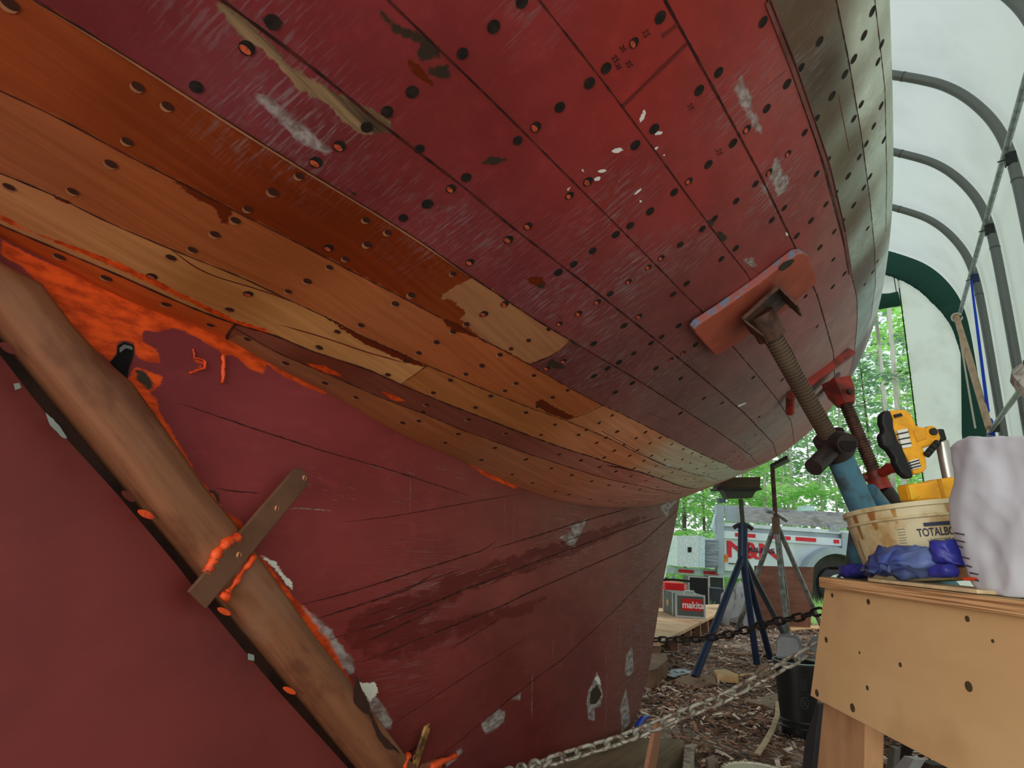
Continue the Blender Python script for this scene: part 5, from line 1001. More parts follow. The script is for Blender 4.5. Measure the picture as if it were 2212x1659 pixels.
q = onP(A([(2077, 1248), (2098, 1246), (2104, 1251), (2094, 1254), (2080, 1254)], float), bn, pcg-.04); mb = MB(); mb.prism([p*A([1, 1, 0])+A([0, 0, max(p[2], TZ+.0068)]) for p in q], bn*.008); o = mb.build('orange_crayon_stub', pm('orange_wax', s(205, 70, 34, 1.3), .5, bs=0), bevel=.001); tag(o, 'small orange stub lying on the thin board just left of the white bag', 'stub')
q = onP(A([(1872, 1206), (1898, 1203), (1900, 1222), (1873, 1222)], float), bn, pcg+.05); q[2:, 2] = TZ+.0005; mb = MB(); mb.prism(list(q), bn*.03); o = mb.build('grey_block', pm('grey_wood', s(120, 110, 98, 1.2), .8), bevel=.002); tag(o, 'small grey wooden block standing on the bench behind the gloves', 'wood block')
# bucket, tilted, with stained sides and lettering
M_pail = pm('stained_pail', s(190, 180, 142, 1.25), .45, scale=16, col2=s(158, 124, 72, 1.15), lo=.46, hi=.74, bs=.05); M_drip = pm('brown_resin', s(140, 92, 46, 1.2), .35, scale=24, col2=s(176, 140, 86, 1.2), bs=.3); M_ink = pm('navy_ink', s(40, 44, 66), .6, bs=0); M_inkg = pm('grey_ink', s(92, 92, 96), .6, bs=0)
pcb = (bl+bn*.15)@bn; T_l, T_r, B_l, B_r = onP(A([(1897, 1119), (2090, 1074), (1927, 1196), (2085, 1180)], float), bn, pcb)
ct = (T_l+T_r)/2; rt = np.linalg.norm(T_r-T_l)/2; axb = nrm(nrm(np.cross(T_r-T_l, bn))); axb = axb if axb[2] > 0 else -axb; axb = nrm(axb-bn*.10)
rb0 = rt*.86; H = (ct[2]-TZ-.008)/axb[2]; cb = ct-axb*H
bk = thing('plastic_pail', 'brown stained white plastic pail with dark lettering, tilted on the workbench behind the gloves', 'bucket', cb)
mb = MB(); mb.lathe(cb, axb, [(0, rb0*.96), (.002, rb0), (H*.78, rt*.97), (H*.80, rt*1.0), (H*.82, rt*1.0), (H*.83, rt*.975), (H*.93, rt*.985), (H*.94, rt*1.02), (H, rt*1.02), (H, rt*.96), (H*.1, rb0*.94)], 48, hint=bn); mb.build('pail_body', M_pail, bk, smooth=True)
def cylpt(u, h, dr=.0008):    # u: angle round the pail from the side facing the camera
    e = nrm(CAM-ct-((CAM-ct)@axb)*axb); g = np.cross(axb, e); r = rb0+(rt*.97-rb0)*h/(H*.78)+dr
    return cb+axb*h+r*(math.cos(u)*e+math.sin(u)*g)
def cylwrap(o, u0, h0, up=1.):
    pass
def pail_text(body, size, u0, h0, mat, name, bold=False, sq=1.):
    cu = bpy.data.curves.new(name, 'FONT'); cu.body = body; cu.size = size; cu.extrude = .0003; cu.offset = size*.02 if bold else 0.
    to = bpy.data.objects.new(name, cu); COL.objects.link(to); me = bpy.data.meshes.new_from_object(to.evaluated_get(bpy.context.evaluated_depsgraph_get())); bpy.data.objects.remove(to); o3_ = wloc(bk)
    for v in me.vertices: v.co = tuple(cylpt(u0+v.co[0]*sq/rt, h0+v.co[1], .0008+v.co[2])-o3_)
    me.materials.clear(); me.materials.append(mat); o = bpy.data.objects.new(name, me); COL.objects.link(o); o.parent = bk
_pu, _ph = np.meshgrid(np.linspace(-1.4, 1.4, 281), np.linspace(0, H*.95, 120), indexing='ij'); _pp = proj(A([[cylpt(u, h) for h in _ph[0]] for u in _pu[:, 0]]))
def puv(x, y): i = np.unravel_index(np.argmin(np.hypot(_pp[..., 0]-x, _pp[..., 1]-y)), _pu.shape); return _pu[i], _ph[i]
ua, ha_ = puv(1984, 1160); ub, _ = puv(2060, 1160); us, _ = puv(1984, 1144); hs = puv(1984, 1141)[1]-ha_
tsz = max(hs*1.35, .008); pail_text('TOTALBOAT', tsz, ua, ha_, M_ink, 'brand_lettering', True, (ub-ua)*rt/(tsz*4.15)); ua, ha_ = puv(2004, 1171); pail_text('LIMESTONE MARINE', tsz*.38, ua, ha_, M_inkg, 'small_lettering'); ua, ha_ = puv(2008, 1182); pail_text('EPOXY RESIN', tsz*.34, ua, ha_, M_inkg, 'small_lettering')
u0_, h0_ = puv(1996, 1138); u1_, h1_ = puv(2070, 1136); h2_ = puv(2000, 1129)[1]; mb = MB(); mb.grid([[cylpt(u, h0_ if k == 0 else h2_) for u in np.linspace(u0_, u0_+.9, 14)] for k in (0, 1)]); mb.build('navy_band', M_ink, bk, fix=False)
mb = MB()
for k in range(7):
    u_, h_ = puv(1938+k*1.2, 1145+k*6); mb.grid([[cylpt(u, h_+dh) for u in (u_, u_+.05, u_+.10)] for dh in (0, .0009)])
mb.build('measuring_scale', M_inkg, bk, fix=False)
for u, h0, h1, w in ((-.95, .60, .93, .10), (-.62, .70, .93, .12), (-.3, .74, .93, .06), (.35, .80, .93, .08), (-1.1, .3, .6, .04)):
    mb = MB(); mb.grid([[cylpt(u+w*(f-.5)*(1-.6*abs(t-1)), H*(h0+(h1-h0)*t), .0015) for f in np.linspace(0, 1, 6)] for t in np.linspace(0, 1, 7)]); mb.build('resin_drip', M_drip, bk, smooth=True, fix=False)
# yellow work light standing in the pail
M_yel = pm('yellow_plastic', s(226, 160, 34, 1.25), .45, scale=20, col2=s(200, 138, 30, 1.2), bs=.03); M_blk = pm('black_rubber_guard', s(22, 23, 26), .6, scale=20, bs=.05); M_alu = pm('aluminium_tube', s(176, 174, 168, 1.2), .35, .7, scale=4, sx=(30, 30, 1), bs=0); M_lens = pm('light_lens', s(225, 225, 218, 1.1), .2, bs=0); M_dk = pm('dark_gap', s(36, 34, 32), .5, bs=0)
pcl = pcb+.0; lt = thing('work_light', 'yellow folding work light with black bumper, its pole rising from the pail', 'work light', ct-axb*.02)
DL_ = float((ct-CAM)@HF); dpt = lambda px, off=0.: onD(A(px, float), DL_+off)
mb = MB(); mb.prism(dpt([(1915, 893), (1927, 885), (1957, 884), (1968, 892), (1980, 919), (1992, 922), (2010, 926), (2028, 931), (2034, 945), (2030, 955), (2010, 963), (1994, 968), (1998, 975), (2003, 1000), (2003, 1012), (1996, 1020), (1975, 1026), (1966, 1000), (1945, 965), (1930, 925)]), HF*.02); mb.build('lamp_housing', M_yel, lt, bevel=.004)
mb = MB(); mb.prism(dpt([(1906, 895), (1914, 886), (1924, 886), (1931, 905), (1932, 925), (1940, 950), (1950, 965), (1960, 990), (1972, 1020), (1975, 1032), (1962, 1034), (1948, 1022), (1935, 1000), (1934, 990), (1922, 972), (1908, 962), (1903, 940), (1912, 930), (1905, 912)], -.006), HF*.02); mb.build('bumper', M_blk, lt, bevel=.006)
mb = MB(); mb.prism(dpt([(1909, 934), (1925, 931), (1930, 945), (1932, 962), (1916, 966), (1910, 955)], -.0068), HF*.006); mb.build('bumper_recess', M_dk, lt, bevel=.002)
for a, b, c, d in (((1938, 930), (1960, 925), (1970, 965), (1950, 968)), ((1933, 895), (1945, 892), (1950, 899), (1936, 902)), ((1965, 996), (1983, 990), (1990, 1010), (1972, 1014))):
    mb = MB(); mb.prism(dpt([a, b, c, d], -.004), HF*.01); ln = mb.build('lens', M_lens, lt)
    for f in (.2, .5, .8):
        p, q = A(a, float)*(1-f)+A(d, float)*f, A(b, float)*(1-f)+A(c, float)*f; mb = MB(); mb.prism(dpt([p+(-1, -1.2), q+(1, -1.6), q+(1, 1.2), p+(-1, 1.6)], -.0052), HF*.004); mb.build('lens_rib', M_dk, ln)
mb = MB(); mb.prism(dpt([(1975, 930), (1998, 926), (2003, 947), (1982, 954)], -.003), HF*.004); mb.build('housing_panel', pm('yellow_shade_panel', s(214, 148, 32, 1.2), .5, bs=0), lt, bevel=.001)
hp = dpt([(2018, 932)], -.006)[0]; mb = MB(); mb.lathe(hp, HF, [(0, .0072), (.03, .0072)], 20); mb.build('pivot_eye', M_dk, lt)
mb = MB(); mb.lathe(hp+HF*.0045, HF, [(0, .0125), (.024, .0125)], 24); mb.build('pivot_boss', M_yel, lt, bevel=.002)
mb = MB(); mb.prism(dpt([(2028, 926), (2040, 926), (2047, 950), (2034, 954), (2026, 942)], .004), HF*.02); mb.build('pole_cap', M_blk, lt, bevel=.003)
a, b = dpt([(2034, 952), (2052, 1040)], .022); mb = MB(); mb.tube([a, b], .0118, 18); mb.build('pole', M_alu, lt, smooth=True)
mb = MB(); pts = dpt([(2026, 955), (2020, 962), (2012, 970), (2006, 978), (2000, 984)], -.006)
for k in range(4): mb.tube([pts[k], pts[k]+(pts[k+1]-pts[k])*.85], .0065, 10)
mb.build('coiled_cable', M_blk, lt, smooth=True)
mb = MB(); mb.prism(dpt([(1959, 1047), (1972, 1044), (2000, 1042), (2030, 1034), (2060, 1030), (2080, 1030), (2080, 1080), (1968, 1083)], -.02), HF*.035); mb.build('lamp_base', M_yel, lt, bevel=.005)
mb = MB(); mb.prism(dpt([(1962, 1049), (1972, 1046), (1988, 1072), (1970, 1081)], -.0215), HF*.004); mb.build('base_rib', pm('yellow_light_panel', s(232, 172, 44, 1.25), .5, bs=0), lt, bevel=.001)
mb = MB(); mb.prism(dpt([(2026, 1036), (2033, 1034), (2044, 1080), (2037, 1080)], -.0215), HF*.003); mb.build('base_rib', pm('yellow_dark_rib', s(196, 132, 28, 1.2), .5, bs=0), lt)
# white bag
M_bag = fabric('white_woven_bag', (.86, .91, .97, 1), .2, .5, col2=(.81, .86, .93, 1), sc=5.)
from mathutils import noise as mn
pcw = (bl+bn*.03)@bn
def bagpt(x, y, off=0.): return onP(A([(x, y)], float), bn, pcw+off)[0]
rows = [(944, 2090, 2330), (950, 2063, 2345), (962, 2052, 2350), (985, 2056, 2352), (1010, 2060, 2352), (1050, 2057, 2354), (1090, 2053, 2356), (1130, 2058, 2358), (1170, 2068, 2358), (1210, 2082, 2358), (1240, 2098, 2356), (1265, 2112, 2354), (1282, 2128, 2350), (1292, 2146, 2345)]
yy = np.linspace(944, 1292, 84); xl = np.interp(yy, [r[0] for r in rows], [r[1] for r in rows]); xr = np.interp(yy, [r[0] for r in rows], [r[2] for r in rows]); G = []
for y, a_, b_ in zip(yy, xl, xr):
    f = (y-944)/348.; depth = .085*(1-.15*f)*min(1, .35+f*8); row = []
    side = (62-10*f)*(1.15-.55*abs(f-.55)); xm = a_+side*(1 if f < .95 else .5)
    loop = [(a_+2, depth*.55), (a_, depth*.32), (a_+side*.45, depth*.12), (xm, 0.)]+[(xm+(b_-xm)*k, 0.) for k in np.linspace(.1, .9, 9)]+[(b_, .0), (b_+4, depth*.5), (b_, depth)]+[(b_+(a_+10-b_)*k, depth) for k in np.linspace(.15, .95, 8)]
    Lp = A(loop+[loop[0]]); dl = np.concatenate([[0], np.cumsum(np.hypot(np.diff(Lp[:, 0])*.0006, np.diff(Lp[:, 1])))]); ul = np.linspace(0, dl[-1], 91)[:-1]; loop = list(zip(np.interp(ul, dl, Lp[:, 0]), np.interp(ul, dl, Lp[:, 1])))
    for (x, dp) in loop: row.append(bagpt(x, y, dp))
    G.append(row)
G = A(G); sh = G.shape; Pf = G.reshape(-1, 3); nz = A([[mn.noise(Vector(p*14)), mn.noise(Vector(p*14)+Vector((9, 2, 1))), mn.noise(Vector(p*30)+Vector((4, 4, 4)))] for p in Pf])
crease = A([mn.voronoi(Vector((p[0]*11, p[1]*11, p[2]*8)))[0][0]*.8+mn.voronoi(Vector((p[0]*24+3, p[1]*24, p[2]*18)))[0][0]*.3 for p in Pf]); G = (Pf+nz*A([.006, .006, .003])-bn*((crease-crease.mean())*.022)[:, None]+A([0, 0, 1.])*((Pf[:, 2]-Pf[:, 2].max()+.01).clip(0)*nz[:, 0]*.8)[:, None]).reshape(sh)
G[..., 2] = np.maximum(G[..., 2], TZ+.001); G[-1, :, 2] = np.maximum(TZ+.001, G[-1, :, 2])
mb = MB(); n = sh[1]; V = G.reshape(-1, 3); Fc = [(i*n+k, i*n+(k+1) % n, (i+1)*n+(k+1) % n, (i+1)*n+k) for i in range(sh[0]-1) for k in range(n)]+[tuple(range(n)), tuple((sh[0]-1)*n+k for k in range(n))[::-1]]
mb.add(V, Fc); bg_ = thing('white_bag', 'large crumpled white bag standing on the workbench at the right edge of the picture', 'bag', G[-1].mean(0)); mb.build('bag_body', M_bag, bg_, smooth='all')
for k, (w, y) in enumerate(((40, 1152), (34, 1168), (20, 1180), (30, 1204), (24, 1222), (34, 1238), (22, 1252))):
    x = np.interp(y, yy, xl)+3; q = [bagpt(x, y-2.2, .02), bagpt(x+w*.55, y+2, .006), bagpt(x+w*.55, y+5, .006), bagpt(x, y+1.2, .02)]; q = [p-bn*.004 for p in q]; mb = MB(); mb.prism(q, bn*.0008); mb.build('printed_line', M_inkg, bg_)
# ================================================================= THINGS ON THE GROUND INSIDE
def gprism(px, h, name, mat, label, cat, z=0., group=None, bevel=.002, seed=0, parent=None, mats=None):
    q = onZ(A(px, float), z+h); mb = MB(); mb.prism(list(q), A([0, 0, -h])); o = mb.build(name, mat, parent, bevel=bevel)
    if label: tag(o, label, cat, group)
    return o
M_pine = woodmat('fresh_pine', s(196, 160, 116, 1.25), s(176, 138, 92, 1.25), (3, 3, 30), c3=s(150, 112, 78, 1.2)); M_oldply = woodmat('dirty_plywood', s(140, 106, 84, 1.3), s(112, 78, 60, 1.3), (4, 14, 4), c3=s(84, 54, 40, 1.2)); M_tim = woodmat('weathered_timber', s(126, 112, 90, 1.4), s(96, 82, 64, 1.4), (24, 2.5, 30), c3=s(70, 58, 46, 1.3), bs=.4)
M_grainy = woodmat('grey_board', s(150, 128, 112, 1.3), s(122, 100, 86, 1.3), (4, 20, 4))
gprism([(1455, 1468), (1497, 1452), (1545, 1458), (1548, 1470), (1520, 1482), (1482, 1478)], .018, 'foot_board', M_oldply, 'broken brown plywood scrap under the front foot of the navy stand', 'board')
gprism([(1541, 1447), (1565, 1444), (1596, 1457), (1594, 1461), (1549, 1457)], .045, 'wood_block', M_pine, 'short pale cut lumber block on the mulch right of the navy stand foot', 'wood block')
q = onZ(A([(1440, 1458), (1450, 1446), (1478, 1444), (1497, 1447), (1490, 1454), (1470, 1457), (1455, 1462)], float), .012); mb = MB(); mb.prism(list(q), A([0, 0, -.004])); o = mb.build('crumpled_paper', pm('pale_blue_paper', s(196, 212, 232, 1.2), .7, bs=.3)); tag(o, 'pale blue scrap of crumpled paper lying left of the navy stand foot', 'paper')
gprism([(1628, 1455), (1640, 1437), (1655, 1430), (1660, 1434), (1648, 1452), (1690, 1452), (1690, 1456), (1628, 1462)], .015, 'wood_scrap', M_oldply, 'angled brown wood scraps behind the black bin, at the foot of the navy stand', 'wood scrap')
gprism([(1617, 1513), (1679, 1497), (1682, 1528), (1672, 1530)], .016, 'board_offcut', M_grainy, 'grey triangular board offcut lying just left of the black bin', 'board')
gprism([(1595, 1456), (1620, 1453), (1640, 1452), (1638, 1455), (1600, 1460)], .01, 'thin_stick', M_pine, 'thin pale stick between the lumber block and the brown scraps', 'stick')
gprism([(1560, 1409), (1690, 1404), (1720, 1407), (1720, 1411), (1600, 1413)], .012, 'long_batten', M_oldply, 'long thin batten lying flat across the mulch behind the navy stand', 'batten')
gprism([(1705, 1353), (1775, 1350), (1775, 1357), (1708, 1360)], .02, 'long_batten', M_pine, 'pale batten lying in front of the brown plywood sheet at the far right', 'batten')
gprism([(1512, 1488), (1560, 1486), (1562, 1490), (1516, 1493)], .008, 'thin_stick', M_grainy, 'short grey sliver of wood on the mulch below the navy stand foot', 'stick')
q = onZ(A([(1680, 1515), (1679, 1545), (1668, 1575), (1651, 1605), (1635, 1628)], float), .03); mb = MB(); e = A([.012, .0, 0]); mb.grid([[p-e for p in q], [p+e for p in q]]); mb.grid([[p-e-A([0, 0, .006]) for p in q], [p+e-A([0, 0, .006]) for p in q]], flip=True)
o = mb.build('curved_batten', pm('pale_batten', s(204, 180, 150, 1.2), .7, scale=20), fix=False); tag(o, 'pale curved wood strip bending down from the black bin towards the round lid', 'batten')
# bin with a grey tray standing in it
bc = onZ(A([(1722, 1588)], float), .0)[0]; top = onY(A([(1716, 1428)], float), bc[1])[0]; hb_ = top[2]; rb2 = 38*np.linalg.norm(top-CAM)/F
M_bin = pm('black_plastic_bin', s(12, 12, 13), .45, scale=6, bs=0, spec=.6); bn_ = thing('black_bin', 'tall black plastic bin with a no handling symbol and grey tray in its top', 'bin', bc*A([1, 1, 0]))
mb = MB(); b0 = bc*A([1, 1, 0])+A([.01, 0, .0]); mb.lathe(b0, UPV, [(0, rb2*.72), (.01, rb2*.74), (hb_*.12, rb2*.76), (hb_*.13, rb2*.82), (hb_*.15, rb2*.76), (hb_*.2, rb2*.78), (hb_*.21, rb2*.83), (hb_*.23, rb2*.78), (hb_*.97, rb2*.97), (hb_*.972, rb2*1.03), (hb_, rb2*1.03), (hb_, rb2*.95), (hb_*.3, rb2*.8)], 36); mb.build('bin_body', M_bin, bn_, smooth=True)
mb = MB(); mb.tube([b0+A([rb2*math.cos(t), rb2*math.sin(t), hb_+.002]) for t in np.linspace(0, 2*PI, 30)[:-1]], .0035, 6, closed=True); mb.build('bin_rim', pm('pale_rim', s(170, 190, 186), .4, bs=0), bn_, smooth=True)
e = nrm((CAM-b0)*A([1, 1, 0])); g = np.cross(UPV, e); f = lambda u, z, d=.001: b0+A([0, 0, z])+(rb2*(.78+.19*(z/hb_-.23)/.74)+d)*(math.cos(u)*e+math.sin(u)*g)
zc_ = hb_*.49; M_emb = pm('grey_print', s(96, 96, 98), .5, bs=0); mb = MB(); mb.tube([f(.35+.20*math.cos(t), zc_+.026*math.sin(t)) for t in np.linspace(0, 2*PI, 25)[:-1]], .0011, 5, closed=True); mb.tube([f(.35-.15, zc_+.018), f(.35, zc_), f(.35+.15, zc_-.018)], .0011, 5); mb.tube([f(.35+u_, zc_+z_) for u_, z_ in ((-.08, -.012), (-.08, .010), (.03, .013), (.08, .004), (.06, -.012), (-.08, -.012))], .0009, 5); mb.build('warning_symbol', M_emb, bn_)
mb = MB()
for k in range(9): mb.tube([f(.15, hb_*(.66+.018*k)), f(.15+.32, hb_*(.66+.018*k)+.001)], .0005, 4)
mb.build('printed_text', M_emb, bn_)
q = onY(A([(1677, 1424), (1677, 1383), (1684, 1370), (1700, 1370), (1723, 1374), (1731, 1388), (1735, 1424)], float), b0[1]-.01); mb = MB(); mb.prism(list(q), A([.0, .03, 0])); o = mb.build('plastic_tray', pm('grey_plastic', s(112, 114, 116, 1.3), .5, bs=0), bevel=.006); tag(o, 'grey plastic tray standing upright in the top of the black bin', 'tray')
q = onY(A([(1678, 1418), (1679, 1385), (1686, 1375), (1720, 1380), (1726, 1391), (1726, 1420)], float), b0[1]-.0125); mb = MB(); mb.prism(list(q), A([.0, .002, 0])); mb.build('tray_face', pm('pale_grey_plastic', s(140, 142, 144, 1.35), .5, bs=0), o)
q = onY(A([(1737, 1420), (1742, 1395), (1752, 1378), (1775, 1370), (1790, 1400), (1790, 1425)], float), b0[1]+.05); mb = MB(); mb.prism(list(q), A([.0, .03, 0])); o = mb.build('grey_cover', pm('grey_plastic', s(112, 114, 116, 1.3), .5, bs=0), bevel=.006); tag(o, 'dark grey plastic cover leaning between the bin and the workbench leg', 'cover')
# round pale lid on the ground in front
lc = onZ(A([(1645, 1672)], float), .05)[0]; l1 = onZ(A([(1556, 1659)], float), .05)[0]; rl = np.linalg.norm((l1-lc)); M_lid = pm('cream_lid', s(208, 204, 184, 1.2), .45, scale=5, bs=0); ld = thing('pail_lid', 'round cream plastic pail lid at the bottom edge, below the curved strip', 'lid', lc*A([1, 1, 0]))
mb = MB(); mb.lathe(lc*A([1, 1, 0])+A([0, 0, .03]), UPV, [(0, rl), (.014, rl*1.0), (.018, rl*.98), (.018, rl*.93), (.012, rl*.92), (.012, .001)], 60); mb.build('lid_disc', M_lid, ld, smooth=True)
for k in range(26):
    t = 2*PI*k/26; d = A([math.cos(t), math.sin(t), 0]); c = lc*A([1, 1, 0])+A([0, 0, .049])+d*rl*.945; mb = MB(); mb.box(c, (rl*.04, .0018, .0015), (d, A([-d[1], d[0], 0]), UPV)); mb.build('lid_tab', pm('lid_shadow', s(120, 112, 92), .6, bs=0), ld)
mb = MB(); mb.lathe(lc*A([1, 1, 0])+A([0, 0, 0.0]), UPV, [(0, rl*.8), (.03, rl*.8)], 30); o = mb.build('lid_support', M_tim, ld)
# keel blocking
q = onX(A([(1250, 1640)], float), -.90)[0]
tb = [(1262, 1640), (1365, 1590), (1480, 1600), (1482, 1625), (1400, 1700), (1250, 1700)]
kz = .125
p1, p2, p3 = onZ(A([(1365, 1592), (1478, 1597), (1220, 1668)], float), kz); mb = MB(); d1 = nrm((p2-p1)*A([1, 1, 0])); 
mb.prism([p1-d1*.5, p2, p2+(p3-p1)*1.2, p1-d1*.5+(p3-p1)*1.2], A([0, 0, -kz])); o = mb.build('keel_block', M_tim, bevel=.004); tag(o, 'heavy weathered timber block carrying the boat keel at the bottom centre', 'timber block')
q = onX(A([(1432, 1552), (1421, 1552), (1403, 1640), (1396, 1690), (1412, 1690), (1424, 1620)], float), -.62); mb = MB(); mb.prism([p+A([.0, 0, 0]) for p in q], A([-.012, 0, 0])); o = mb.build('wood_strip', pm('red_brown_strip', s(150, 104, 80, 1.4), .7, scale=14), bevel=.001); tag(o, 'thin reddish wood strip leaning against the front of the keel timber block', 'batten')
q = onZ(A([(1478, 1608), (1500, 1606), (1497, 1640), (1482, 1690), (1472, 1690)], float), .10); mb = MB(); mb.prism(list(q), A([0, 0, -.10])); o = mb.build('white_block', pm('chipped_white_paint', s(176, 172, 160, 1.2), .8, scale=24, col2=s(110, 96, 80, 1.2), bs=.2), bevel=.003); tag(o, 'chipped white painted block against the right end of the keel timber', 'wood block')
gprism([(1524, 1636), (1540, 1630), (1551, 1640), (1545, 1648), (1530, 1648)], .035, 'wood_block', M_grainy, 'tiny cube of scrap wood on the mulch near the round lid', 'wood block')
gprism([(1395, 1412), (1440, 1410), (1442, 1424), (1420, 1444), (1395, 1450)], .11, 'blocking_offcut', M_oldply, 'brown timber offcut standing behind the front edge of the keel', 'timber block')
q = onX(A([(1371, 1582), (1376, 1566), (1386, 1552), (1396, 1546), (1406, 1550), (1400, 1554), (1391, 1560), (1384, 1574), (1378, 1588)], float), -.93); mb = MB(); mb.tube(list(onX(A([(1373, 1584), (1379, 1566), (1388, 1553), (1397, 1548), (1405, 1551)], float), -.90)), [.008, .013, .012, .008, .003], 10); o = mb.build('blue_tool_handle', pm('blue_handle', s(24, 60, 170, 1.2), .2, bs=0, spec=.8), smooth=True); tag(o, 'small glossy blue tool handle tucked against the foot of the keel', 'tool')
# objects under the bench
for k, (px, lab, col, th) in enumerate((([(1930, 1659), (1952, 1632), (1975, 1640), (1945, 1690), (1925, 1690)], 'pale metal channel end under the workbench, right of its wooden leg', s(200, 206, 208, 1.2), .03), ([(1950, 1690), (1985, 1640), (2010, 1652), (1990, 1700)], 'dark brown timber end under the workbench beside the pale metal channel', s(70, 58, 48, 1.2), .05), ([(1915, 1652), (1921, 1610), (1933, 1616), (1926, 1700), (1914, 1700)], 'grey slab of stone or board in the gap under the workbench', s(122, 120, 112, 1.2), .02))):
    q = onP(A(px, float), bn, (bl+bn*(.42+.12*k))@bn); mb = MB(); mb.prism(list(q), bn*th); o = mb.build(('metal_channel', 'timber_end', 'grey_slab')[k], pm('ub%d' % k, col, .6, bs=0), bevel=.002); tag(o, lab, ('metal channel', 'timber', 'slab')[k])
# ================================================================= WORK AREA BY THE DOOR
pl = thing('timber_platform', 'low plywood platform on short legs beyond the keel, carrying the tool cases', 'platform', onZ(A([(1480, 1345)], float), 0)[0])
pz = .17; q = onZ(A([(1300, 1385), (1425, 1387), (1552, 1323), (1560, 1305), (1380, 1310)], float), pz); mb = MB(); mb.prism(list(q), A([0, 0, -.03])); mb.build('deck', woodmat('platform_ply', s(206, 172, 140, 1.2), s(186, 150, 118, 1.2), (4, 14, 4), c3=s(150, 110, 84, 1.2)), pl, bevel=.003)
for f in (.02, .25, .45, .62, .78, .93):
    p = q[1]+(q[2]-q[1])*f; mb = MB(); mb.box(A([p[0]-.05, p[1]+.02, (pz-.03)/2]), (.03, .025, (pz-.03)/2)); mb.build('leg', M_oldply, pl)
M_alum = pm('aluminium_trim', s(200, 204, 206, 1.15), .35, .6, bs=0); M_case = pm('case_grey', s(84, 92, 90, 1.3), .5, scale=6, bs=0); M_redl = pm('label_red', s(206, 34, 40, 1.2), .4, bs=0); M_whitel = pm('label_white', s(238, 238, 238, 1.1), .5, bs=0)
def atz(px, z): return onZ(A([px], float), z)[0]
def case(name, label, x0, x1, yb, yt, z0, dep, mat, trim=True, pxside=None, cat='tool case'):
    """upright box: its front face spans x0..x1 in the survey, standing at height z0"""
    a, b = atz((x0, yb), z0), atz((x1, yb-(x1-x0)*.02), z0); D = Ds(a); b = onD(A([(x1, yb)], float), D)[0]*A([1, 1, 0])+A([0, 0, z0])
    h = float(onD(A([(x0, yt)], float), D)[0][2])-z0; d = nrm(b-a); n = A([-d[1], d[0], 0]); w_ = np.linalg.norm(b-a); t = thing(name, label, cat, (a+b)/2)
    c = (a+b)/2+n*dep/2+A([0, 0, h/2]); mb = MB(); mb.box(c, (w_/2, dep/2, h/2), (d, n, UPV)); mb.build('shell', mat, t, bevel=.008)
    if trim:
        r = .009
        for zz in (r, h-r): mb = MB(); mb.box((a+b)/2+A([0, 0, zz])+n*.001, (w_/2+.003, .006, r), (d, n, UPV)); mb.build('edge_trim', M_alum, t)
        for p in (a, b): mb = MB(); mb.box(p+A([0, 0, h/2])+n*.001, (.009, .0065, h/2), (d, n, UPV)); mb.build('edge_trim', M_alum, t)
    return t, a, b, d, n, h
t, a, b, d, n, h = case('tool_case', 'dark grey aluminium edged tool case with a red makita label on the platform', 1461, 1522, 1333, 1282, pz, .5, M_case, cat='tool case')
w_ = np.linalg.norm(b-a); mb = MB(); mb.box(a+d*w_*.55+A([0, 0, h*.56])-n*.008, (w_*.36, .002, h*.25), (d, n, UPV)); lb_ = mb.build('label', M_redl, t)
txt('makita', h*.40, lb_, 'lettering', M_whitel, a+d*w_*.20+A([0, 0, h*.42])-n*.0105, d, UPV, .001, True, .92)
mb = MB(); mb.tube([a+d*w_*.3+n*.03+A([0, 0, h]), a+d*w_*.35+n*.03+A([0, 0, h+.03]), a+d*w_*.65+n*.03+A([0, 0, h+.03]), a+d*w_*.7+n*.03+A([0, 0, h])], .008, 8); mb.build('handle', M_alum, t)
sd = n; 
for k in (.12, .5): mb = MB(); mb.box(a-d*.003+n*k+A([0, 0, h/2]), (.004, .012, h/2), (d, n, UPV)); mb.build('edge_trim', M_alum, t)
mb = MB(); mb.box(a-d*.006+n*.3+A([0, 0, h*.5]), (.006, .03, h*.12), (d, n, UPV)); mb.build('latch', pm('latch_yellow', s(214, 170, 96, 1.1), .5, bs=0), t)
case('tool_case', 'tall black tool case standing behind the red labelled case', 1489, 1531, 1316, 1244, 0.02, .3, pm('case_black', s(34, 34, 38, 1.2), .4, scale=5, bs=0))
case('tool_case', 'second black case farther back, partly hidden by the tall one', 1533, 1564, 1300, 1244, 0.02, .3, pm('case_black', s(34, 34, 38, 1.2), .4, scale=5, bs=0))
case('vacuum_head', 'low grey machine with pale top standing right of the tall black case', 1534, 1569, 1318, 1270, 0.0, .3, pm('case_dark', s(58, 62, 72, 1.2), .5, bs=0), False, cat='machine')
case('pale_lid_box', 'pale grey lid resting on the low grey machine', 1534, 1562, 1272, 1262, .19, .2, pm('pale_lid', s(200, 206, 214, 1.1), .5, bs=0), False, cat='lid')
tt, a, b, d, n, h = case('red_crate', 'bright red plastic crate behind the tool cases, by the keel edge', 1436, 1483, 1279, 1258, .34, .35, pm('crate_red', s(214, 24, 34, 1.2), .35, bs=0), False, cat='crate')
for k in range(5): mb = MB(); mb.box(b-d*.012+A([0, 0, h*(.15+.17*k)])-n*.004, (.02, .004, .006), (d, n, UPV)); mb.build('crate_slot', pm('slot_pale', s(240, 180, 180), .5, bs=0), tt)
c0 = a+d*np.linalg.norm(b-a)*.5+n*.1; mb = MB(); mb.box(c0+A([0, 0, -.17]), (.3, .2, .168), (d, n, UPV)); o = mb.build('crate_stool', M_oldply); tag(o, 'brown wooden box under the red crate', 'box')
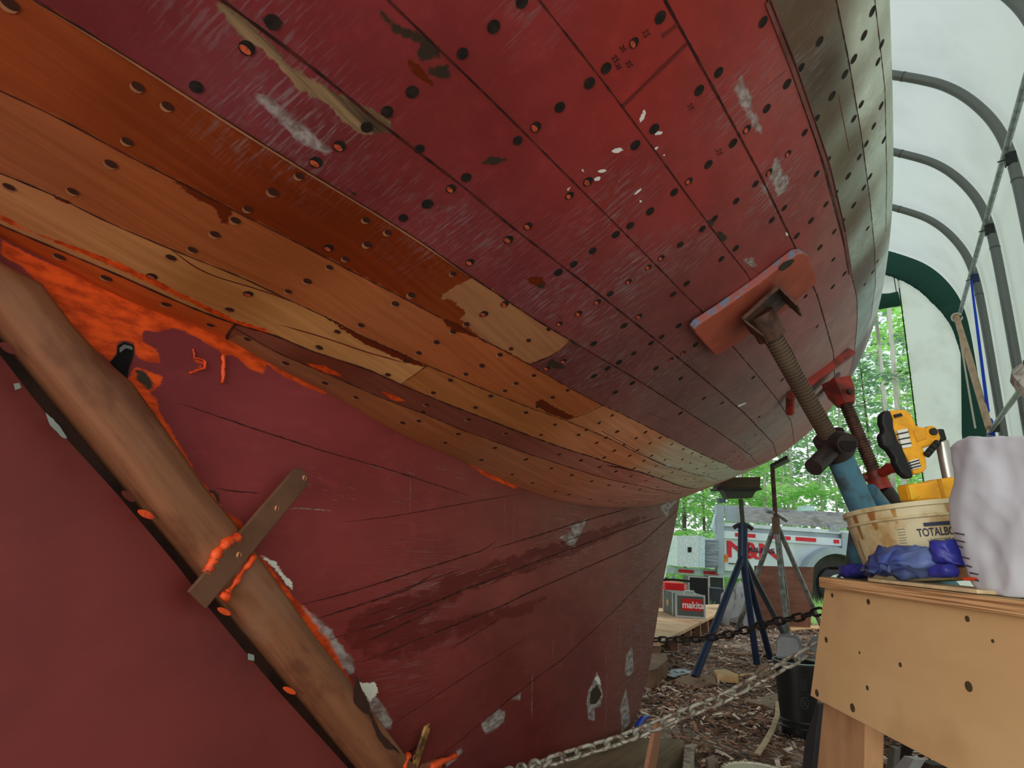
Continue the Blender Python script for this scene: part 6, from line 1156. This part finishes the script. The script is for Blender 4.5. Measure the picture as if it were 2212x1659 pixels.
mb = MB(); mb.tube([c0+d*-.15+A([0, 0, h+.02]), c0+A([0, 0, h+.035]), c0+d*.2+A([0, 0, h+.028])], .014, 8); mb.tube([c0+d*-.05+A([0, 0, h+.02]), c0+d*-.1+A([0, 0, h+.05])], .01, 8); o = mb.build('hand_clamp', M_blk, smooth=True); tag(o, 'small black hand tool lying on top of the red crate', 'tool')
# crumpled plastic sheet
from mathutils import noise as mn2
sc_ = onZ(A([(1592, 1352)], float), 0)[0]; G = []
for i in range(34):
    row = []
    for j in range(34):
        u, v_ = (i/33-.5)*2, (j/33-.5)*2; r = max(0, 1-u*u*.9-v_*v_*.9); p = Vector((u*2.1, v_*2.1, .4)); z = r**.6*.36+abs(mn2.noise(p*1.5))*.22*min(1, r*3)+abs(mn2.noise(p*4))*.07*min(1, r*4); row.append(sc_+HR*u*.26+A([0, 1, 0])*(v_*.30+.25)+A([mn2.noise(p*3)*.05, 0, max(z, .003)]))
    G.append(row)
mb = MB(); mb.grid(G); o = mb.build('plastic_sheet', fabric('milky_plastic', (.62, .63, .66, 1), .25, .3, col2=(.5, .5, .53, 1), sc=6.), smooth=True, fix=False); tag(o, 'heap of crumpled white plastic sheet between the platform and the stands', 'plastic sheet')
# plywood sheet leaning upright near the door
D = Ds(atz((1640, 1352), 0.)); q = onD(A([(1634, 1352), (1630, 1222), (1758, 1225), (1750, 1350)], float), D); q[0, 2] = q[3, 2] = 0; mb = MB(); mb.prism([q[0], q[1], q[2], q[3]], HF*.018); o = mb.build('plywood_sheet', woodmat('red_plywood', s(132, 88, 74, 1.5), s(108, 68, 56, 1.5), (3, 3, 12), c3=s(90, 56, 48, 1.4)), bevel=.002); tag(o, 'upright brown plywood sheet behind the grey tripod stand', 'plywood sheet')
# ================================================================= BESIDE THE RIGHT WALL
cy_ = nrm(onD(A([(2300, 640)], float), 1.3)[0]-onD(A([(2190, 880)], float), 1.5)[0])
ca = onP(A([(2208, 872), (2300, 735)], float), HF, 1.42+CAM@HF*0); d = nrm(ca[1]-ca[0]+HF*-.25); r_ = .085
ds_ = thing('fabric_roll', 'fat grey cylinder with a thin band at the right edge above the white bag', 'roll', ca[0]); m, nt, b = newmat('roll_cloth'); v = nt.nodes.new('ShaderNodeTexCoord').outputs['Object']; nz = noise(nt, v, 1., 5., .6, (14, 60, 60)); nt.links.new(mixc(nt, ramp(nt, nz, .4, .65), s(186, 184, 174, 1.1), s(140, 134, 124, 1.1)), b.inputs['Base Color']); b.inputs['Roughness'].default_value = .6
P0 = onD(A([(2232, 862)], float), 1.5)[0]; mb = MB(); mb.lathe(P0, d, [(0, .02), (.0, r_*.8), (.02, r_), (.5, r_*1.02), (.51, .02)], 40); mb.build('roll_body', m, ds_, smooth=True)
mb = MB(); mb.tube([P0+d*.055+(r_+.001)*(math.cos(t)*frame(d)[0]+math.sin(t)*frame(d)[1]) for t in np.linspace(0, 2*PI, 41)[:-1]], .0022, 6, closed=True); mb.build('band', pm('band_brown', s(64, 50, 38), .6, bs=0), ds_, smooth=True)
o_x = .93; q = onX(A([(2065, 684), (2078, 720), (2100, 800), (2137, 925)], float), o_x)
Ytop = 8.4; a = onY(A([(2066, 684)], float), Ytop)[0]; b = onY(A([(2137, 925)], float), 7.1)[0]
mb = MB(); mb.tube([a, (a+b)/2+A([0, 0, .02]), b], [.03, .034, .03], 12); o = mb.build('wooden_spar', pm('tan_spar', s(176, 146, 118, 1.2), .6, scale=3, sx=(4, 4, 1), bs=0), smooth=True); tag(o, 'tan wooden spar lashed to the purlin and slanting down along the right wall', 'spar')
a2 = a+A([.0, -.03, 0]); mb = MB(); loop = [a2+A([.05*math.cos(t), 0, .05*math.sin(t)-.02]) for t in np.linspace(.5, 2*PI, 12)]; mb.tube(loop, .012, 6); b2 = onY(A([(2107, 925)], float), 7.9)[0]; k = np.linspace(0, 1, 14); mb.tube([a2*(1-f)+b2*f+A([0, 0, -.12*math.sin(f*PI)]) for f in k], .010, 6); o = mb.build('white_rope', pm('rope_white', s(196, 190, 176, 1.1), .8, scale=200, bs=.3), smooth=True); tag(o, 'white rope knotted round the spar top and hanging beside the green border', 'rope')
a = onX(A([(2098, 608)], float), .97)[0]; b = onY(A([(2134, 888)], float), a[1]-.15)[0]; mb = MB(); mb.tube([a, (a*.55+b*.45), b], [.011, .014, .016], 6); mb.tube([b+A([0, 0, .02]), b-A([.03, 0, .05]), b-A([-.01, 0, .09]), b-A([.0, 0, .30]), b-A([-.03, 0, .5])], [.02, .03, .02, .035, .04], 8); o = mb.build('blue_strap', fabric('blue_webbing', s(30, 70, 190, 1.3), .2, .5), smooth=True); tag(o, 'long blue strap hanging from a clamp on the purlin to a knotted bundle', 'strap')
c = b-A([.02, -.02, .36]); mb = MB(); mb.lathe(c-A([0, 0, .2]), UPV, [(0, .02), (.02, .12), (.1, .17), (.2, .14), (.28, .06), (.32, .02)], 14); mb.v = [tuple(A(p)+A([mn2.noise(Vector(p)*9), mn2.noise(Vector(p)*9+Vector((3, 3, 3))), 0])*.05) for p in mb.v]; o = mb.build('cloth_bundle', pm('grey_cloth', s(150, 146, 138, 1.1), .8, scale=9, bs=.5), smooth='all'); tag(o, 'small grey cloth bundle tied up under the blue strap behind the white bag', 'cloth')
# ================================================================= OUTSIDE: DUMP TRAILER
DT_ = 12.2; M_tst = pm('trailer_silver', s(206, 216, 222, 1.15), .4, .2, scale=1.2, bs=0); M_tst2 = pm('trailer_shade', s(160, 172, 182, 1.1), .45, .3, scale=1.2, bs=0); M_twood = woodmat('grey_side_boards', s(176, 174, 178, 1.15), s(140, 134, 136, 1.1), (6, 6, 60), c3=s(110, 100, 98, 1.1)); M_refl = pm('reflector_red', s(206, 26, 44, 1.2), .4, bs=0)
tr_ = thing('dump_trailer', 'silver dump trailer with wooden side boards and red lettering parked outside the door', 'trailer', onD(A([(1700, 1350)], float), DT_)[0]*A([1, 1, 0]))
def tp(px, off=0.): return onD(A(px, float), DT_+off)
SL = .068
def row(x0, x1, y0, y1, xr=1560): return [(x0, y0+(x0-xr)*SL), (x1, y0+(x1-xr)*SL), (x1, y1+(x1-xr)*SL), (x0, y1+(x0-xr)*SL)]
def part(px, off, th, name, mat, parent=None): mb = MB(); mb.prism(list(tp(px, off)), HF*th); return mb.build(name, mat, parent or tr_)
part(row(1572, 2120, 1098, 1124), 0, .05, 'side_board', M_twood); part(row(1560, 2130, 1128, 1136), -.05, .12, 'top_rail', M_tst); part(row(1563, 2120, 1136, 1146), 0., .05, 'upper_panel', M_tst2); part(row(1563, 2120, 1146, 1162), -.06, .1, 'mid_rail', M_tst); part(row(1565, 2120, 1162, 1232), .0, 1.9, 'box_panel', M_tst)
part(row(1572, 2120, 1090, 1098), 1.75, .05, 'far_side_board', M_twood)
for x in (1588, 1664, 1719, 1801, 1836, 1890): part(row(x, x+(44 if x != 1801 else 12), 1149, 1157), -.068, .01, 'reflector', M_refl)
part([(1548, 1090), (1564, 1091), (1564, 1240), (1550, 1240)], -.1, .14, 'corner_post', M_tst2); part([(1553, 1076), (1569, 1076), (1567, 1086), (1555, 1086)], -.08, .12, 'post_cap', pm('cap_slate', s(58, 74, 92), .5, bs=0))
part([(1548, 1104), (1538, 1140), (1546, 1152), (1552, 1120)], -.05, .1, 'front_plate', M_tst); part([(1564, 1092), (1590, 1094), (1593, 1128), (1568, 1126)], -.07, .02, 'hinge_plate', M_tst2)
part([(1565, 1198), (1573, 1198), (1573, 1214), (1565, 1214)], -.02, .02, 'side_marker', pm('marker_orange', s(244, 120, 24, 1.2), .4, bs=0))
part([(1574, 1216), (1588, 1217), (1589, 1219), (1575, 1218)], -.03, .02, 'latch_bar', M_blk)
lt_ = tp([(1568, 1204)], -.012)[0]; xd = nrm(tp([(1680, 1204+112*SL)], 0)[0]-tp([(1568, 1204)], 0)[0]); sz = 34*DT_/F*1.35
txt('N', sz, tr_, 'red_lettering', M_refl, tp([(1567, 1202)], -.012)[0], xd, UPV, .004, True, 1.55); txt('&', sz, tr_, 'red_lettering', M_refl, tp([(1607, 1205)], -.012)[0], xd, UPV, .004, True, 1.1); txt('N', sz, tr_, 'red_lettering', M_refl, tp([(1637, 1208)], -.012)[0], xd, UPV, .004, True, 1.55)
txt('TRAILERS', sz*.29, tr_, 'navy_lettering', M_ink, tp([(1591, 1190)], -.022)[0], xd, UPV, .004, True, 1.45)
wc = tp([(1800, 1262)], -.02)[0]; px2m = DT_/F*1.02; mb = MB(); G = []
for t in np.linspace(.06*PI, .94*PI, 24): r1, r2 = 72*px2m, 60*px2m; dcs, dsn = math.cos(t), math.sin(t); G.append([wc+HR*dcs*r1+UPV*dsn*r1-HF*.25, wc+HR*dcs*r2+UPV*dsn*r2-HF*.25, wc+HR*dcs*r2+UPV*dsn*r2+HF*.2, wc+HR*dcs*r1+UPV*dsn*r1+HF*.2])
G = A(G); mb.grid(np.concatenate([G, G[:, :1]], 1)); mb.build('fender', M_tst2, tr_, smooth=True)
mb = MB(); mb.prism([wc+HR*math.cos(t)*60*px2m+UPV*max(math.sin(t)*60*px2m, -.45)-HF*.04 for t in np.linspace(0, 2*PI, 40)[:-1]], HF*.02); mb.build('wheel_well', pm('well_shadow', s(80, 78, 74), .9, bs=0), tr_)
wr = .36; wz = A([wc[0], wc[1], wr]); mb = MB(); mb.lathe(wz-HF*.2, HF, [(0, wr*.62), (.0, wr*.9), (.03, wr), (.2, wr), (.2, wr*.5)], 40); wh = mb.build('wheel', pm('tyre', s(52, 52, 54), .7, bs=0), tr_, smooth=True)
mb = MB(); mb.lathe(wz-HF*.215, HF, [(0, .03), (0, wr*.62), (.02, wr*.62)], 30); mb.build('rim', pm('rim_white', s(226, 230, 232, 1.1), .4, bs=0), wh)
for k in range(8): t = k*PI/4; c = wz-HF*.218+(HR*math.cos(t)+UPV*math.sin(t))*wr*.42; mb = MB(); e1_, e2_ = HR*math.cos(t)+UPV*math.sin(t), -HR*math.sin(t)+UPV*math.cos(t); mb.prism([c+e1_*.05+e2_*.045, c+e1_*.05-e2_*.045, c-e1_*.05], -HF*.004); mb.build('rim_opening', M_blk, wh)
part(row(1440, 2100, 1232, 1246), .1, .12, 'chassis_rail', pm('chassis_pale', s(196, 212, 224, 1.1), .4, bs=0))
for x in (1466, 1520): part(row(x, x+33, 1236, 1243), .09, .01, 'reflector', M_refl)
part([(1463, 1157), (1512, 1157), (1512, 1226), (1463, 1223)], -.35, .9, 'front_toolbox', pm('diamond_plate', s(226, 236, 242, 1.15), .35, .1, scale=60, lo=.45, hi=.5, col2=s(196, 206, 214, 1.1), bs=0))
part([(1511, 1158), (1523, 1159), (1523, 1226), (1511, 1226)], -.36, .02, 'toolbox_edge', pm('tread_blue', s(160, 192, 210, 1.1), .4, scale=50, lo=.45, hi=.5, col2=s(220, 232, 240), bs=0)); part([(1525, 1166), (1552, 1167), (1552, 1226), (1525, 1226)], -.2, .5, 'pump_housing', pm('louvre_grey', s(150, 158, 172, 1.1), .5, scale=3, sx=(1, 1, 30), col2=s(104, 110, 124), lo=.45, hi=.55, bs=0))
part([(1486, 1182), (1494, 1182), (1494, 1193), (1486, 1193)], -.36, .02, 'toolbox_lock', M_blk); part([(1793, 1133), (1815, 1134), (1815, 1148), (1793, 1147)], -.07, .02, 'name_plate', pm('plate_ink', s(120, 126, 134), .6, scale=90, lo=.48, hi=.52, col2=s(196, 200, 206), bs=0)); part([(1819, 1150), (1832, 1151), (1832, 1187), (1820, 1187)], -.09, .05, 'board_bracket', M_tst2)
for x in (1500, 1452): part([(x, 1244), (x+6, 1244), (x+6, 1318), (x, 1318)], .2, .08, 'support_leg', M_tst2)
o = part([(1737, 1092), (1759, 1093), (1761, 1103), (1737, 1103)], .4, .3, 'pale_jug', pm('mint_plastic', s(196, 228, 220, 1.1), .4, bs=0)); o.parent = None; o.location = tuple(wloc(tr_)); tag(o, 'pale mint plastic container on top of the trailer side boards', 'container')
# ================================================================= OUTSIDE: WOODS
M_bark = pm('grey_bark', s(196, 194, 182, 1.2), .8, scale=5, sx=(1, 1, .3), col2=s(150, 144, 130, 1.1), bs=0); M_bark2 = pm('dark_bark', s(96, 90, 78, 1.2), .9, scale=6, bs=0)
def leafm(name, c1, c2, c3):
    m, nt, b = newmat(name); v = nt.nodes.new('ShaderNodeTexCoord').outputs['Object']; n1 = noise(nt, v, .9, 4.); n2 = noise(nt, v, 7., 3.); c = mixc(nt, ramp(nt, n1, .4, .62), c1, c2); c = mixc(nt, mth(nt, 'MULTIPLY', ramp(nt, n2, .5, .7), .5), c, c3); nt.links.new(c, b.inputs['Base Color']); b.inputs['Roughness'].default_value = .6
    t = nt.nodes.new('ShaderNodeBsdfTranslucent'); nt.links.new(c, t.inputs[0]); mx = nt.nodes.new('ShaderNodeMixShader'); mx.inputs[0].default_value = .45; nt.links.new(b.outputs[0], mx.inputs[1]); nt.links.new(t.outputs[0], mx.inputs[2]); nt.links.new(mx.outputs[0], nt.nodes['Material Output'].inputs[0]); return m
M_lf = [leafm('leaf_bright', s(160, 206, 120, 1.7), s(126, 176, 98, 1.6), s(204, 232, 160, 1.5)), leafm('leaf_mid', s(130, 168, 120, 1.6), s(98, 140, 96, 1.5), s(166, 200, 146, 1.5)), leafm('leaf_deep', s(110, 142, 118, 1.5), s(84, 116, 92, 1.4), s(150, 178, 146, 1.4))]
def treeproto(name, kind, H, seed, label):
    R = np.random.RandomState(seed); t = thing(name, label, 'tree', (0, 0, 0)); mb = MB(); bend = R.uniform(-.5, .5, 2); tr = lambda z: A([bend[0]*(z/H)**2, bend[1]*(z/H)**2, z])
    r0 = (.05, .085, .045)[kind]*R.uniform(.8, 1.2); mb.tube([tr(z) for z in np.linspace(0, H, 12)], [r0*(1-.75*z/H) for z in np.linspace(0, H, 12)], 8, 0, hint=(1, 0, 0))
    V, Fc = [], []; nb_ = (34, 44, 30)[kind]
    for k in range(nb_):
        z = H*R.uniform((.10, .22, .3)[kind], .98); L = ((1.5, 1.15, .9)[kind])*(1-.55*z/H)*R.uniform(.6, 1.25); a = R.uniform(0, 2*PI); d = A([math.cos(a), math.sin(a), R.uniform(-.25, .3)]); p0 = tr(z); p1 = p0+d*L*.6+A([0, 0, .03]); p2 = p0+d*L+A([0, 0, -.12*L])
        mb.tube([p0, p1, p2], [.016, .010, .004], 4, 0)
        nl = int((80, 74, 40)[kind]*L)
        for _ in range(nl):
            f = R.uniform(.2, 1.05); c = p0+(p2-p0)*f+A([R.normal(0, .16), R.normal(0, .16), R.normal(0, .05)])*(.6+L*.4); e = A([R.normal(), R.normal(), R.normal()*.25]); e = nrm(e)*R.uniform(.045, .10)*(1.15, .95, 1.)[kind]; g = nrm(np.cross(e, A([R.normal()*.3, R.normal()*.3, 1.])))*R.uniform(.02, .05)*1.2
            o = len(V); V += [c-e, c-g, c+e, c+g]; Fc.append((o, o+1, o+2, o+3))
    mb.build('trunk', M_bark if kind != 1 else M_bark2, t, smooth=True, fix=False); mf = MB(); mf.v = [tuple(v) for v in V]; mf.f = Fc; mf.m = [0]*len(Fc); mf.build('foliage', M_lf[kind], t, fix=False); return t
LBT = ['slim pale trunked tree with bright green leaf sprays in the woods', 'dark trunked evergreen tree with mid green sprays in the woods', 'thin bare stemmed tree with sparse deep green leaves in the woods']
protos = [treeproto('woodland_tree', k, H, sd, LBT[k]) for k, H, sd in ((0, 8.5, 1), (0, 10., 2), (1, 11., 3), (1, 9., 4), (2, 10.5, 5), (2, 12., 6), (0, 7., 7))]; kinds = [0, 0, 1, 1, 2, 2, 0]
RT = np.random.RandomState(21); spots = []
for rowY, n, sp in ((15.2, 5, 0), (17.6, 7, 0), (20.5, 8, 1), (24., 9, 2), (28., 9, 2)):
    xa, xb = -.33*rowY-2.0, .10*rowY+1.2
    for k in range(n): spots.append((xa+(xb-xa)*(k+RT.uniform(.1, .9))/n, rowY+RT.uniform(-.9, .9), int(RT.choice([0, 1, 6, 2, 3, 4, 5, 0, 6] if rowY < 21 else [2, 3, 4, 5, 4, 5, 1]))))
used = set()
for x, y, k in spots:
    if k not in used: o = protos[k]; o.location = (x, y, -.05); used.add(k)
    else: o = dup(protos[k], (x, y, -.05), rz=RT.uniform(0, 6.28), sc=RT.uniform(.85, 1.25))
    o['group'] = ('bright green trees of the woods behind the trailer', 'dark evergreens of the woods behind the trailer', 'sparse thin trees of the woods behind the trailer')[kinds[k]]
for k, p in enumerate(protos):
    if k not in used: p.location = (-6+k, 30, 0); p['group'] = ('bright green trees of the woods behind the trailer', 'dark evergreens of the woods behind the trailer', 'sparse thin trees of the woods behind the trailer')[kinds[k]]
# leafy thicket closing off the woods and low growth at their edge
for nm, lab, cat, n, y0_, y1_, z0_, z1_, mt, sz_ in (('thicket', 'dense pale green thicket of leaves closing off the back of the woods', 'thicket', 15000, 30., 36., 0, 11., 1, .16), ('undergrowth', 'bright low green undergrowth at the edge of the woods behind the trailer', 'undergrowth', 6500, 13.6, 19., 0, 1.3, 0, .07)):
    V = []; Fc = []
    cx = RT.uniform(-1, 1, n)
    yv = RT.uniform(y0_, y1_, n); xv = (-.33*yv-3)+((.10*yv+2)-(-.33*yv-3))*(cx*.5+.5); zv = z0_+(z1_-z0_)*RT.rand(n)**(1. if nm == 'thicket' else 1.6)
    for x, y, z in zip(xv, yv, zv):
        c = A([x, y, z]); e = nrm(RT.randn(3)*A([1, 1, .5]))*sz_*RT.uniform(.6, 1.8); g = nrm(np.cross(e, RT.randn(3)))*sz_*RT.uniform(.3, .8); o = len(V); V += [c-e, c-g, c+e, c+g]; Fc.append((o, o+1, o+2, o+3))
    mf = MB(); mf.v = [tuple(v) for v in V]; mf.f = Fc; mf.m = [0]*n; o = mf.build(nm, M_lf[mt], fix=False, origin=(0, 0, 0)); tag(o, lab, cat, kind='stuff')
V = []; Fc = []
for _ in range(9000):
    x, y = RT.uniform(-6, 1.5), RT.uniform(9.3, 14.5); h_ = RT.uniform(.05, .22); a = RT.uniform(0, PI); w = A([math.cos(a), math.sin(a), 0])*.008; c = A([x, y, -.02]); l = A([RT.normal()*.05, RT.normal()*.05, h_]); o = len(V); V += [c-w, c+w, c+l]; Fc.append((o, o+1, o+2))
mf = MB(); mf.v = [tuple(v) for v in V]; mf.f = Fc; mf.m = [0]*len(Fc); o = mf.build('grass', M_lf[0], fix=False, origin=(0, 0, 0)); tag(o, 'bright green grass blades between the shelter door and the trailer', 'grass', kind='stuff')
